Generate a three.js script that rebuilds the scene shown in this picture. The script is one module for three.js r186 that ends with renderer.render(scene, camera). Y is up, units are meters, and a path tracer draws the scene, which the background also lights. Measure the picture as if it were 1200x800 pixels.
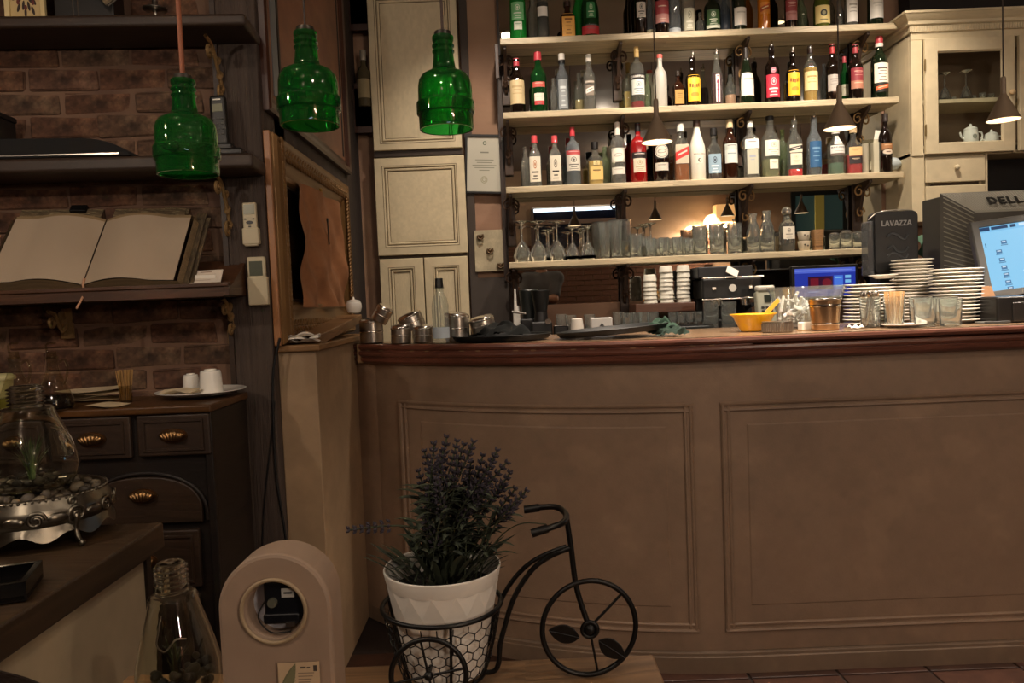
import * as THREE from 'three';
import { RoundedBoxGeometry } from 'three/addons/geometries/RoundedBoxGeometry.js';
import { mergeGeometries, toCreasedNormals } from 'three/addons/utils/BufferGeometryUtils.js';
import { MarchingCubes } from 'three/addons/objects/MarchingCubes.js';
import { RectAreaLightUniformsLib } from 'three/addons/lights/RectAreaLightUniformsLib.js';
import { FontLoader } from 'three/addons/loaders/FontLoader.js';
import { TextGeometry } from 'three/addons/geometries/TextGeometry.js';

// ---------- camera, exposure, large lights ----------
const scene = new THREE.Scene();
scene.background = new THREE.Color(0x020202);
const FOCAL = 900, EYE = new THREE.Vector3(0, 1.28, 0);
const camera = new THREE.PerspectiveCamera(2 * Math.atan(400 / FOCAL) * 180 / Math.PI, 1.5, 0.05, 40);
camera.position.copy(EYE);
camera.rotation.set(-0.05, 0, -0.04, 'YXZ');
camera.updateMatrixWorld(true);
scene.add(camera);
const renderer = new THREE.WebGLRenderer({ antialias: true });
renderer.toneMapping = THREE.LinearToneMapping;
renderer.toneMappingExposure = 1.0;
renderer.shadowMap.enabled = true;
RectAreaLightUniformsLib.init();
const LIGHT = { shelf: 8.5, pendant: 3.0, room: 1.8, leftLamp: 1.5, strip: 6 };
const WARM = 0xffecd8, WARMER = 0xffd2a4;
const CEIL = 2.95;

// ---------- helpers ----------
const V = (x, y, z) => new THREE.Vector3(x, y, z);
let seed = 7;
const rnd = () => { seed = (seed * 1664525 + 1013904223) >>> 0; return seed / 4294967296; };
const rr = (a, b) => a + (b - a) * rnd();
const lerp = (a, b, t) => a + (b - a) * t;
// where the sight line of a pixel of the 1200 x 800 photograph meets a plane of the room
function ray(px, py) { return V((px - 600) / FOCAL, (400 - py) / FOCAL, -1).applyQuaternion(camera.quaternion); }
function at(px, py, d) { const r = ray(px, py); return r.multiplyScalar(-d / r.z).add(EYE); }
function onX(px, py, x) { const r = ray(px, py); return r.multiplyScalar((x - EYE.x) / r.x).add(EYE); }
function onY(px, py, y) { const r = ray(px, py); return r.multiplyScalar((y - EYE.y) / r.y).add(EYE); }
function rect(x0, y0, x1, y1, d) {
  const mx = (x0 + x1) / 2, my = (y0 + y1) / 2;
  const a = at(x0, my, d).x, b = at(x1, my, d).x, c = at(mx, y1, d).y, e = at(mx, y0, d).y;
  return { x0: a, x1: b, y0: c, y1: e, w: b - a, h: e - c, cx: (a + b) / 2, cy: (c + e) / 2, z: -d };
}
const used = {};
function numbered(n) { const k = used[n] = (used[n] ?? -1) + 1; return k ? n + '_' + String(k).padStart(3, '0') : n; }
function tag(o, label, category, group) { o.userData.label = label; o.userData.category = category; if (group) o.userData.group = group; return o; }
function thing(name, label, category, p = [0, 0, 0], turn = 0, group) {
  const o = new THREE.Group(); o.name = numbered(name); o.position.set(...(p.isVector3 ? p.toArray() : p)); o.rotation.y = turn;
  scene.add(o); return tag(o, label, category, group);
}
function clean(g) {
  g = g.index ? g.toNonIndexed() : g;
  for (const k of Object.keys(g.attributes)) if (!['position', 'normal', 'uv'].includes(k)) g.deleteAttribute(k);
  if (!g.attributes.normal) g.computeVertexNormals();
  if (!g.attributes.uv) g.setAttribute('uv', new THREE.BufferAttribute(new Float32Array(g.attributes.position.count * 2), 2));
  return g;
}
const merge = (list) => list.length === 1 ? list[0] : mergeGeometries(list.map(clean), false);
function part(name, geo, mat, parent, label) {
  const m = new THREE.Mesh(Array.isArray(geo) ? merge(geo) : geo, mat);
  m.castShadow = m.receiveShadow = true;
  if (parent) { const n = parent.children.filter((c) => c.userData.base === name).length; m.name = n ? name + '_' + String(n).padStart(3, '0') : name; m.userData.base = name; parent.add(m); }
  else { m.name = numbered(name); scene.add(m); }
  if (label) m.userData.label = label;
  return m;
}
function solo(name, geo, mat, label, category, p = [0, 0, 0], turn = 0, group) {
  const m = part(name, geo, mat, null); m.position.set(...(p.isVector3 ? p.toArray() : p)); m.rotation.y = turn; return tag(m, label, category, group);
}
function struct(name, geo, mat) { const m = part(name, geo, mat, null); m.userData.kind = 'structure'; return m; }
function copy(o, label, p, turn = 0) {
  const c = o.clone(); c.name = numbered(o.name.replace(/_\d{3}$/, '')); c.userData = { ...o.userData }; if (label) c.userData.label = label;
  scene.add(c); if (p) c.position.set(...(p.isVector3 ? p.toArray() : p)); c.rotation.y = turn; return c;
}
const T = (g, x, y, z) => g.translate(x, y, z);
const box = (w, h, d, x = 0, y = 0, z = 0, r = 0) => T(r ? new RoundedBoxGeometry(w, h, d, 2, Math.min(r, w / 2.01, h / 2.01, d / 2.01)) : new THREE.BoxGeometry(w, h, d), x, y, z);
const bx = (x0, x1, y0, y1, z0, z1, r = 0) => box(x1 - x0, y1 - y0, z1 - z0, (x0 + x1) / 2, (y0 + y1) / 2, (z0 + z1) / 2, r);
const cyl = (r0, r1, h, x = 0, y = 0, z = 0, s = 24, open = false) => T(new THREE.CylinderGeometry(r0, r1, h, s, 1, open), x, y, z);
const ball = (r, x = 0, y = 0, z = 0, s = 12) => T(new THREE.SphereGeometry(r, s, Math.ceil(s * .7)), x, y, z);
const lathe = (pts, s = 32) => new THREE.LatheGeometry(pts.map(([r, y]) => new THREE.Vector2(Math.max(r, 0.00001), y)), s);
const crease = (g, a = .6) => toCreasedNormals(g, a);
function tube(pts, r, n = 24, s = 6, closed = false) { return new THREE.TubeGeometry(new THREE.CatmullRomCurve3(pts.map((p) => p.isVector3 ? p : V(...p)), closed), n, r, s, closed); }
const bar = (a, b, r, s = 6) => new THREE.TubeGeometry(new THREE.LineCurve3(a, b), 1, r, s);
function shape(pts) { const s = new THREE.Shape(); pts.forEach(([x, y], i) => i ? s.lineTo(x, y) : s.moveTo(x, y)); s.closePath(); return s; }
function extr(s, depth, bev = 0, curveSegments = 16) { return new THREE.ExtrudeGeometry(s, { depth, bevelEnabled: bev > 0, bevelSize: bev, bevelThickness: bev, bevelSegments: 2, curveSegments }); }
function rot(g, x = 0, y = 0, z = 0) { if (x) g.rotateX(x); if (y) g.rotateY(y); if (z) g.rotateZ(z); return g; }
// a picture-frame border of four mitred members with a profile [[across, out], ...] around a w x h opening, in the xy plane facing +z
function frameGeo(w, h, profile) {
  const out = [];
  const cs = [[-1, -1], [1, -1], [1, 1], [-1, 1]];
  for (let k = 0; k < 4; k++) {
    const [ax, ay] = cs[k], [b0, b1] = cs[(k + 1) % 4], pos = [];
    const P = ([a, o], sx, sy) => [sx * (w / 2 + a), sy * (h / 2 + a), o];
    for (let i = 0; i + 1 < profile.length; i++) {
      const p = P(profile[i], ax, ay), q = P(profile[i], b0, b1), r = P(profile[i + 1], b0, b1), s = P(profile[i + 1], ax, ay);
      pos.push(...p, ...r, ...q, ...p, ...s, ...r);
    }
    const g = new THREE.BufferGeometry(); g.setAttribute('position', new THREE.Float32BufferAttribute(pos, 3));
    g.computeVertexNormals();
    const uv = []; for (let i = 0; i < pos.length; i += 3) uv.push(k % 2 ? pos[i + 1] : pos[i], k % 2 ? pos[i] : pos[i + 1]);
    g.setAttribute('uv', new THREE.Float32BufferAttribute(uv, 2)); out.push(g);
  }
  return merge(out);
}
// uv in metres from position, by facing
function metricUV(g, s = 1) {
  g = clean(g); const p = g.attributes.position, n = g.attributes.normal, u = g.attributes.uv;
  for (let i = 0; i < p.count; i++) {
    const x = Math.abs(n.getX(i)), y = Math.abs(n.getY(i)), z = Math.abs(n.getZ(i));
    if (y >= x && y >= z) u.setXY(i, p.getX(i) * s, p.getZ(i) * s); else if (x >= z) u.setXY(i, p.getZ(i) * s, p.getY(i) * s); else u.setXY(i, p.getX(i) * s, p.getY(i) * s);
  }
  return g;
}

// ---------- textures ----------
const hash = (x, y) => { let h = (x * 374761393 + y * 668265263) | 0; h = Math.imul(h ^ (h >>> 13), 1274126177); return ((h ^ (h >>> 16)) >>> 0) / 4294967296; };
function vn(x, y, P) { const xi = Math.floor(x), yi = Math.floor(y), fx = x - xi, fy = y - yi, s = fx * fx * (3 - 2 * fx), t = fy * fy * (3 - 2 * fy), w = (k) => ((k % P) + P) % P; return lerp(lerp(hash(w(xi), w(yi)), hash(w(xi + 1), w(yi)), s), lerp(hash(w(xi), w(yi + 1)), hash(w(xi + 1), w(yi + 1)), s), t); }
function tex(N, f, srgb = true, repeat = 1, repeatY = repeat) {
  const a = new Uint8Array(N * N * 4);
  for (let y = 0; y < N; y++) for (let x = 0; x < N; x++) { const c = f(x / N, y / N); const i = (y * N + x) * 4; a[i] = c[0] * 255; a[i + 1] = c[1] * 255; a[i + 2] = c[2] * 255; a[i + 3] = 255; }
  const t = new THREE.DataTexture(a, N, N); t.wrapS = t.wrapT = THREE.RepeatWrapping; t.magFilter = THREE.LinearFilter; t.minFilter = THREE.LinearMipmapLinearFilter; t.generateMipmaps = true;
  if (srgb) t.colorSpace = THREE.SRGBColorSpace; t.repeat.set(repeat, repeatY); t.needsUpdate = true; return t;
}
const fbm = (u, v, b, o = 4) => { let s = 0, a = .5, f = b; for (let i = 0; i < o; i++) { s += a * vn(u * f, v * f, f); f *= 2; a *= .5; } return s; };
const cl = (x) => Math.min(1, Math.max(0, x));
// variation around white, to multiply a base colour: grain along u
const texWood = tex(512, (u, v) => { const w = fbm(u * .5, v, 8, 3), g = vn(u * 6, v * 160 + w * 14, 4096), k = .72 + .2 * g + .16 * (w - .4); return [cl(k), cl(k * .97), cl(k * .93)]; }, true, 1.2);
const texPlaster = tex(512, (u, v) => { const a = fbm(u, v, 5, 5), b = fbm(u + .37, v + .11, 24, 3), k = .74 + .3 * (a - .45) + .18 * (b - .45); return [cl(k), cl(k * (.98 + .05 * (b - .5))), cl(k * .97)]; }, true, .7);
const texWorn = tex(512, (u, v) => { const a = fbm(u, v, 4, 5), b = fbm(u + .2, v, 40, 3), s = cl((fbm(u + .6, v + .3, 9, 4) - .56) * 9), k = .84 + .16 * (a - .45) + .08 * (b - .4); return [cl(k + s * .05), cl(k + s * .05), cl(k + s * .045)]; }, true, .8);
const texSoft = tex(256, (u, v) => { const a = fbm(u, v, 4, 4), b = fbm(u + .2, v, 30, 3), k = .93 + .08 * (a - .45) + .1 * (b - .45); return [k, k, k].map(cl); }, true, .9);
const texBrick = tex(512, (u, v) => { const a = fbm(u, v, 6, 5), b = fbm(u + .3, v + .7, 40, 3), d = cl((fbm(u + .8, v + .2, 8, 5) - .5) * 6), k = .55 + .5 * (a - .4) + .3 * (b - .4); return [cl(k + d * .16), cl(k * .97 + d * .2), cl(k * .93 + d * .2)]; }, true, 2.2);
const bumpNoise = tex(512, (u, v) => { const k = fbm(u, v, 14, 5); return [k, k, k]; }, false, 3);
const bumpFine = tex(512, (u, v) => { const k = fbm(u, v, 60, 3); return [k, k, k]; }, false, 4);
const texCloth = tex(256, (u, v) => { const k = .82 + .1 * Math.sin(u * 402) * Math.sin(v * 402) + .12 * (fbm(u, v, 8, 3) - .4); return [k, k, k].map(cl); }, true, 3);

// ---------- materials ----------
const mats = {};
function M(color, roughness = .6, metalness = 0, extra = {}) {
  const key = color + '|' + roughness + '|' + metalness + '|' + Object.entries(extra).map(([k, v]) => k + (v?.uuid ?? v)).join();
  return mats[key] ??= new THREE.MeshPhysicalMaterial({ color, roughness, metalness, side: THREE.DoubleSide, ...extra });
}
const solidGlass = (color = 0xffffff, extra = {}) => M(color, 0, 0, { transmission: 1, thickness: .003, ior: 1.5, ...extra });
const glass = (color = 0xf4f8f4, extra = {}) => M(color, .03, 0, { transmission: 1, thickness: 0, ior: 1.5, ...extra });
const wood = (c, r = .5, extra = {}) => M(c, r, 0, { map: texWood, bumpMap: texWood, bumpScale: .0006, ...extra });
const plaster = (c, r = .8) => M(c, r, 0, { map: texPlaster, bumpMap: bumpNoise, bumpScale: .003 });
const CREAM = M(0xd8c9a6, .5, 0, { map: texSoft, bumpMap: bumpFine, bumpScale: .0003 });
const CHROME = M(0xd8d4cc, .18, 1), STEEL = M(0xbdb6ac, .28, 1), BLACK = M(0x0c0b0b, .45), BLACKGLOSS = M(0x0a0a0a, .15), WHITE = M(0xeeeae0, .25, 0, { clearcoat: .4 }), PAPER = M(0xeae4d6, .9);
const BRASS = M(0xb48a45, .35, 1, { bumpMap: bumpNoise, bumpScale: .002 }), IRON = M(0x17130f, .5, .6), BLACKWIRE = M(0x0b0a09, .4, .3);
const font = await new FontLoader().loadAsync('fonts/droid/droid_sans_bold.typeface.json');
function textGeo(s, size, depth = .001) { const g = new TextGeometry(s, { font, size, depth, curveSegments: 4 }); g.computeBoundingBox(); const b = g.boundingBox; return g.translate(-(b.min.x + b.max.x) / 2, -(b.min.y + b.max.y) / 2, 0); }
function canvasTex(w, h, draw) { const c = document.createElement('canvas'); c.width = w; c.height = h; draw(c.getContext('2d'), w, h); const t = new THREE.CanvasTexture(c); t.colorSpace = THREE.SRGBColorSpace; t.anisotropy = 4; return t; }

// ---------- room shell ----------
const Dwall = 4.06;                                   // distance of the wall behind the bar
const tileA = M(0x4a2f22, .45, 0, { map: texPlaster }), tileB = M(0x58382a, .45, 0, { map: texPlaster });
{
  const f = struct('floor', bx(-2.6, 5.3, -.12, -.006, -4.3, 3.2), M(0x241812, .7));
  for (let i = 0; i < 12; i++) for (let j = 0; j < 4; j++) part('tile', box(.292, .008, .292, 0, 0, 0, .003), (i * 7 + j * 3) % 5 < 2 ? tileA : tileB, f).position.set(-.9 + i * .3, -.004, -1.75 - j * .3);
  struct('ceiling', bx(-2.6, 5.3, CEIL, CEIL + .12, -4.3, 3.2), plaster(0xb6a290));
  struct('wall_back', bx(-1.2, 5.3, 0, CEIL, -4.26, -Dwall - .02), plaster(0xc8a284));
  struct('wall_right', bx(5.2, 5.35, 0, CEIL, -4.3, 3.2), plaster(0x806450));
  struct('wall_left', bx(-2.6, -2.45, 0, CEIL, -3.2, 3.2), plaster(0x4a3626));
}
const wallDark = plaster(0x43301f);
// brick wall at the left, turned a little: LW(u, y, out) with u along the wall (0 at its right end)
const LA = .075, LO = at(292, 370, 2.5);
const LW = (u, y, n) => V(LO.x + u * Math.cos(LA) + n * Math.sin(LA), y, LO.z - u * Math.sin(LA) + n * Math.cos(LA));
function lwHit(px, py, n = 0) { const r = ray(px, py), N = V(Math.sin(LA), 0, Math.cos(LA)), O = LW(0, 0, n); const t = (O.clone().sub(EYE)).dot(N) / r.dot(N); const p = r.multiplyScalar(t).add(EYE); return { u: (p.x - O.x) / Math.cos(LA), y: p.y }; }
{
  const w = struct('wall_brick', bx(-1.9, 0, 0, CEIL, -.15, 0), M(0x8c6e5a, .95, 0, { map: texPlaster, bumpMap: bumpNoise, bumpScale: .004 }));
  w.position.copy(LW(0, 0, 0)); w.rotation.y = LA;
  const shapes = [];
  for (let k = 0; k < 5; k++) {
    const g = new RoundedBoxGeometry(.209 + .003 * (k % 3), .0685, .05, 2, .009), p = g.attributes.position;
    for (let i = 0; i < p.count; i++) { const x = p.getX(i), y = p.getY(i), a = hash(Math.round(x * 90) + k * 31, Math.round(y * 120)), b = hash(Math.round(y * 90) + k * 17, Math.round(x * 60) + 5); p.setXYZ(i, x + (a - .5) * .008, y + (b - .5) * .008, p.getZ(i) + (a - .5) * .008); }
    g.computeVertexNormals(); shapes.push(metricUV(g));
  }
  const tones = [0x9c6e54, 0xa47862, 0x946850, 0x9c7860, 0xa6826a].map((c) => M(c, .95, 0, { map: texBrick, bumpMap: bumpNoise, bumpScale: .005 }));
  for (let row = 0; row < 27; row++) for (let i = 0; i < 9; i++) {
    const u = -.075 - i * .216 - (row % 2 ? .108 : 0) + rr(-.008, .008), y = .86 + row * .0735;
    if (y > CEIL - .03 || u < -1.85) continue;
    const m = part('brick', shapes[(row * 5 + i * 3) % 5], tones[Math.floor(rr(0, 4.99))], w);
    m.position.set(u - .03, y, -.0185 + rr(-.004, .004)); m.rotation.z = rr(-.012, .012);
  }
}
const XS = -.765;                                      // side wall with the gilt mirror, faces +x
{
  const pl = at(268, 300, 2.46);
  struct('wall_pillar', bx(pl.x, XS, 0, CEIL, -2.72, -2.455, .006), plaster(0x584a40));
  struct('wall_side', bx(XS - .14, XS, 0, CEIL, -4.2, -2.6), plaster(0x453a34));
  struct('trim_1', metricUV(bx(pl.x - .012, pl.x + .004, 0, CEIL, -2.62, -2.449)), wood(0x3a2616));
}
// low wall that closes the end of the bar, with its cap
const halfPaint = M(0xb49674, .6, 0, { map: texWorn, bumpMap: bumpFine, bumpScale: .0003 });
const YL = at(350, 404, 2.49).y;                       // top of the low wall
{
  const x1 = onX(371, 520, -.64).x;
  struct('wall_partition', metricUV(bx(XS, x1, 0, YL - .022, -3.35, -2.5, .004)), halfPaint);
  struct('trim_2', metricUV(bx(XS, x1 + .016, YL - .022, YL, -3.4, -2.484, .005)), wood(0xa07a50));
  const e = at(427, 368, 3.28), a = at(376, 392, 2.56), ln = Math.hypot(e.z - a.z, e.y - a.y);
  const sl = struct('trim_5', metricUV(bx(XS + .002, x1 + .004, -.034, 0, -ln, 0, .004)), wood(0xa07a50)); sl.position.set(0, a.y, a.z); sl.rotation.x = Math.atan2(e.y - a.y, a.z - e.z);
}

// ---------- the bar ----------
const BR = 1.9, BX0 = .75, BD = 2.55;
const barD = (x) => BD + (x < BX0 ? BR - Math.sqrt(BR * BR - (BX0 - x) ** 2) : 0);
function S(x, y, out) { const s = (barD(x + .001) - barD(x - .001)) / .002, l = Math.hypot(1, s); return V(x + out * (s / l), y, -barD(x) + out / l); }
function barAt(px, py, out = 0) { let d = 2.6; for (let i = 0; i < 30; i++) d = lerp(d, barD(at(px, py, d).x) - out, .6); return at(px, py, d); }
const YB = barAt(830, 395.5, .04).y;                   // bar top
function gridGeo(nu, nv, f, uvf) {
  const pos = [], uv = [], idx = [];
  for (let i = 0; i <= nu; i++) for (let j = 0; j <= nv; j++) { const p = f(i / nu, j / nv, i, j); pos.push(p.x, p.y, p.z); uv.push(...(uvf ? uvf(i / nu, j / nv, p) : [i / nu, j / nv])); }
  for (let i = 0; i < nu; i++) for (let j = 0; j < nv; j++) { const a = i * (nv + 1) + j, b = a + nv + 1; idx.push(a, b, a + 1, b, b + 1, a + 1); }
  const g = new THREE.BufferGeometry(); g.setAttribute('position', new THREE.Float32BufferAttribute(pos, 3)); g.setAttribute('uv', new THREE.Float32BufferAttribute(uv, 2)); g.setIndex(idx); g.computeVertexNormals(); return g;
}
const sweepH = (x0, x1, prof, n = 48) => crease(gridGeo(n, prof.length - 1, (u, v, i, j) => S(lerp(x0, x1, u), prof[j][1], prof[j][0]), (u, v, p) => [p.x, p.y]), .35);
const sweepV = (xc, y0, y1, prof) => crease(gridGeo(prof.length - 1, 6, (u, v, i) => S(xc + prof[i][0], lerp(y0, y1, v), prof[i][1]), (u, v, p) => [p.x, p.y]), .35);
const barPaint = M(0x9e826a, .55, 0, { map: texWorn, bumpMap: bumpFine, bumpScale: .0004 });
const mahog = wood(0x784a3c, .32);
{
  const bar = thing('bar_counter', 'long curved tan panelled bar counter with a dark red-brown moulded top edge', 'bar');
  const xl = -.612, xr = 3.2;
  part('front', gridGeo(80, 1, (u, v) => S(lerp(xl, xr, u), lerp(0, YB - .07, v), 0), (u, v, p) => [p.x, p.y]), barPaint, bar);
  part('back', bx(-.3, xr, 0, YB - .05, -3.18, -3.15), barPaint, bar);
  const plan = []; for (let i = 0; i <= 60; i++) { const p = S(lerp(xl, xr, i / 60), 0, .034); plan.push([p.x, -p.z]); }
  plan.push([xr, 3.22], [xl, 3.22]);
  const top = extr(shape(plan), .03, .002); top.rotateX(-Math.PI / 2); top.translate(0, YB - .032, 0);
  part('countertop', metricUV(top), wood(0xa98c70, .25), bar);
  const r = YB;
  part('edge_moulding', sweepH(xl, xr, [[0, r], [.034, r], [.041, r - .004], [.043, r - .012], [.041, r - .02], [.036, r - .024], [.036, r - .028], [.041, r - .031], [.042, r - .04], [.039, r - .048], [.034, r - .05], [.034, r - .055], [.038, r - .058], [.036, r - .068], [.028, r - .076], [.018, r - .08], [0, r - .08]], 80), mahog, bar);
  part('edge_end_block', metricUV(box(.03, .078, .05, xl + .004, r - .039, -barD(xl) + .03, .004)), wood(0x9a7b55), bar);
  // end pilaster
  const q0 = barAt(409, 520).x, q1 = barAt(444, 520).x;
  part('pilaster', gridGeo(6, 1, (u, v) => S(lerp(q0, q1, u), lerp(0, YB - .079, v), u <= 0 || u >= 1 ? 0 : .012), (u, v, p) => [p.x, p.y]), barPaint, bar);
  // panels
  const yt = barAt(640, 474).y, yb = barAt(640, 731).y;
  const bead = [[-.017, 0], [-.0165, .006], [-.012, .011], [-.006, .009], [-.003, .0035], [.003, .0035], [.006, .007], [.011, .008], [.0145, .004], [.015, 0]];
  for (const [a, b] of [[barAt(474, 600).x, barAt(815, 600).x], [barAt(847, 600).x, 2.06]]) {
    part('panel_moulding', [
      sweepH(a + .0, b - .0, bead.map(([s, o]) => [o, yt - .017 - s]).reverse()), sweepH(a, b, bead.map(([s, o]) => [o, yb + .017 + s])),
      sweepV(a + .017, yb + .004, yt - .004, bead), sweepV(b - .017, yb + .004, yt - .004, bead.map(([s, o]) => [-s, o]).reverse()),
    ], barPaint, bar);
    const i0 = a + .086, i1 = b - .086, j0 = yb + .086, j1 = yt - .075;
    const f = gridGeo(28, 8, (u, v, i, j) => { const eu = Math.min(i, 28 - i), ev = Math.min(j, 8 - j); const x = eu === 0 ? (i ? i1 : i0) : eu === 1 ? (i < 14 ? i0 + .006 : i1 - .006) : lerp(i0 + .006, i1 - .006, (i - 1) / 26); const y = ev === 0 ? (j ? j1 : j0) : ev === 1 ? (j < 4 ? j0 + .006 : j1 - .006) : lerp(j0 + .006, j1 - .006, (j - 1) / 6); return S(x, y, eu && ev ? .0028 : -.001); }, (u, v, p) => [p.x, p.y]);
    part('raised_panel', crease(f, .3), barPaint, bar);
  }
  part('base_board', sweepH(xl, xr, [[0, .075], [.006, .074], [.010, .068], [.010, .058], [.014, .055], [.014, .0]], 60), M(0x8c745e, .6, 0, { map: texWorn }), bar);
}

// ---------- lamps ----------
function addPoint(p, color, I, radius = 2) { const l = new THREE.PointLight(color, I, 0, 2); l.position.copy(p); l.castShadow = true; l.shadow.radius = radius; scene.add(l); return l; }
function addSpot(p, target, color, I, angle, pen = .5, radius = 2) { const l = new THREE.SpotLight(color, I, 0, angle, pen, 2); l.position.copy(p); l.castShadow = true; l.shadow.radius = radius; scene.add(l); l.target.position.copy(target); scene.add(l.target); return l; }
// five small cone lamps in a row above the front of the bar
{
  const bronze = M(0x7a6854, .5, .1), cordM = M(0x2a1c12, .6);
  const inner = M(0xfff0d8, .6, 0, { emissive: 0xffe2b8, emissiveIntensity: 1.3 });
  const dP = 2.5, spec = [[770, 168], [984, 152], [1176, 142]].map(([x, y]) => at(x, y - 1, dP));
  const dx = .54; spec.push(V(spec[2].x + dx, spec[2].y, -dP), V(spec[2].x + 2 * dx, spec[2].y, -dP));
  const R = .050, H = .082;
  const outer = lathe([[R, 0], [R * .98, .002], [.0095, H], [.0085, H + .004], [.008, H + .05], [.006, H + .056], [0, H + .057]], 36);
  const inn = lathe([[R * .97, .001], [.012, H - .006], [0, H - .006]], 36);
  const t = thing('cone_pendant', 'small dark bronze cone lamp hanging before the red bottle on the shelf', 'pendant lamp', spec[0], 0, 'cone lamps over the bar');
  part('shade', outer, bronze, t); part('shade_lining', inn, inner, t); part('bulb', ball(.013, 0, .022, 0), M(0xfff4e0, .4, 0, { emissive: 0xffe8c4, emissiveIntensity: 6 }), t);
  part('cord', cyl(.0022, .0022, CEIL - spec[0].y - H - .057, 0, (CEIL - spec[0].y + H + .057) / 2, 0, 6), cordM, t);
  const L = ['small dark bronze cone lamp hanging just left of the cream glass cabinet', 'small dark bronze cone lamp hanging before the glass cabinet door', 'cone lamp beyond the right edge of the photo, second last of the row', 'cone lamp beyond the right edge of the photo, last of the row'];
  spec.slice(1).forEach((p, i) => copy(t, L[i], p));
  spec.forEach((p) => addSpot(V(p.x, p.y - .004, p.z), V(p.x, 0, p.z), WARM, LIGHT.pendant, 1.05, .6, 1.5));
}
// recessed downlights over the shelves and lamps of the room behind the camera
function downlight(p, label) {
  const t = thing('downlight', label, 'ceiling lamp', p, 0, 'recessed ceiling lamps over the bottle shelves');
  part('trim_ring', lathe([[.05, 0], [.055, -.008], [.042, -.01], [.04, 0]], 28), CHROME, t);
  part('lens', cyl(.04, .04, .004, 0, -.003, 0, 24), M(0xffffff, .4, 0, { emissive: 0xffdcaa, emissiveIntensity: 4 }), t);
}
[[.05, -3.2, .75], [.95, -3.2, 1.15], [1.75, -3.2, 1.0]].forEach(([x, z, k], i) => {
  downlight(V(x, CEIL - .001, z), ['ceiling downlight above the left end of the bottle shelves', 'ceiling downlight above the middle of the bottle shelves', 'ceiling downlight above the right end of the bottle shelves'][i]);
  addSpot(V(x, CEIL - .02, z), V(x, 1.6, -3.85), WARM, LIGHT.shelf * k, .85, .7, 2);
});
[[-.95, -.7, .6, 'flush round ceiling lamp over the table area, the left one'], [.95, -.7, .8, 'flush round ceiling lamp over the table area, the middle one'], [2.9, -.6, .7, 'flush round ceiling lamp over the table area, the right one'], [-.6, 1.2, 1.5, 'flush round ceiling lamp behind the viewer at the left'], [1.5, 1.3, 1.6, 'flush round ceiling lamp behind the viewer at the right']].forEach(([x, z, k, lab]) => {
  const t = thing('ceiling_lamp', lab, 'ceiling lamp', [x, CEIL - .001, z], 0, 'flush ceiling lamps of the room');
  part('rim', lathe([[.085, 0], [.09, -.012], [.08, -.02], [.075, -.016]], 32), STEEL, t); part('lens', cyl(.077, .077, .006, 0, -.012, 0, 32), M(0xfff0d0, .5, 0, { emissive: 0xffe6c4, emissiveIntensity: 4 }), t);
  addPoint(V(x, CEIL - .05, z), WARM, LIGHT.room * k, 1.2);
});
// shaded lamp hanging at the left, outside the picture, that lights the brick wall
{
  const p = V(-1.5, 2.05, -.85), t = thing('shade_pendant', 'small shaded lamp hanging beyond the left edge in front of the brick wall', 'pendant lamp', p);
  part('shade', lathe([[.05, .1], [.1, -.02], [.098, -.02], [.048, .1]], 28), M(0xe8d0a4, .8, 0, { transmission: .4, thickness: 0 }), t);
  part('cord', cyl(.003, .003, CEIL - p.y - .1, 0, (CEIL - p.y + .1) / 2, 0, 8), BLACK, t); part('socket', cyl(.02, .02, .05, 0, .08, 0, 16), BRASS, t);
  part('bulb', ball(.022, 0, .02, 0), M(0xffffff, .4, 0, { emissive: 0xffd8a0, emissiveIntensity: 8 }), t);
  addPoint(V(p.x, p.y - .045, p.z), WARM, LIGHT.leftLamp, 1.5);
}

// ---------- brick wall at the left: shelves and what stands on them ----------
const darkWood = wood(0x3a281a, .55), midWood = wood(0x5a3a24, .45);
function onWall(o, u, y, n = 0, turn = 0) { o.position.copy(LW(u, y, n)); o.rotation.y = LA + turn; return o; }
// scroll bracket: plate on the wall, curled iron out to the shelf front; origin at the top of the plate
function scrollBracketParts(t, depth, h, matPlate, matScroll, w = .022) {
  part('plate', [box(w, h, .006, 0, -h / 2, .003, .002), box(w * 1.3, .05, .008, 0, -h + .02, .004, .003)], matPlate, t);
  const pts = []; for (let i = 0; i <= 26; i++) { const a = i / 26 * Math.PI * 2.6, r = depth * .10 * (1 - i / 32) + .004; pts.push(V(0, -.035 - r * Math.sin(a) - depth * .05, depth * .80 - r * Math.cos(a) * 1.1)); }
  const low = []; for (let i = 0; i <= 22; i++) { const a = i / 22 * Math.PI * 2.4, r = h * .11 * (1 - i / 30) + .004; low.push(V(0, -h * .72 + r * Math.sin(a), .022 + h * .1 - r * Math.cos(a))); }
  part('scroll', [tube(pts.map((p) => p.clone()), .0055, 50, 6), tube(low, .005, 44, 6), tube([V(0, -.008, depth * .95), V(0, -.02, depth * .6), V(0, -.06, depth * .38), V(0, -h * .5, depth * .2), V(0, -h * .62, .02)], .006, 30, 6)], matScroll, t);
  part('leaf', [.3, .55, .8].map((k) => { const g = new THREE.SphereGeometry(1, 10, 7); g.scale(.011, .017, .007); g.rotateX(-.5); return g.translate(0, -h * k * .8, .014 + depth * .3 * (1 - k)); }), matScroll, t);
}
const giltOld = M(0x94754a, .45, .3, { bumpMap: bumpNoise, bumpScale: .003 });
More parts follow.
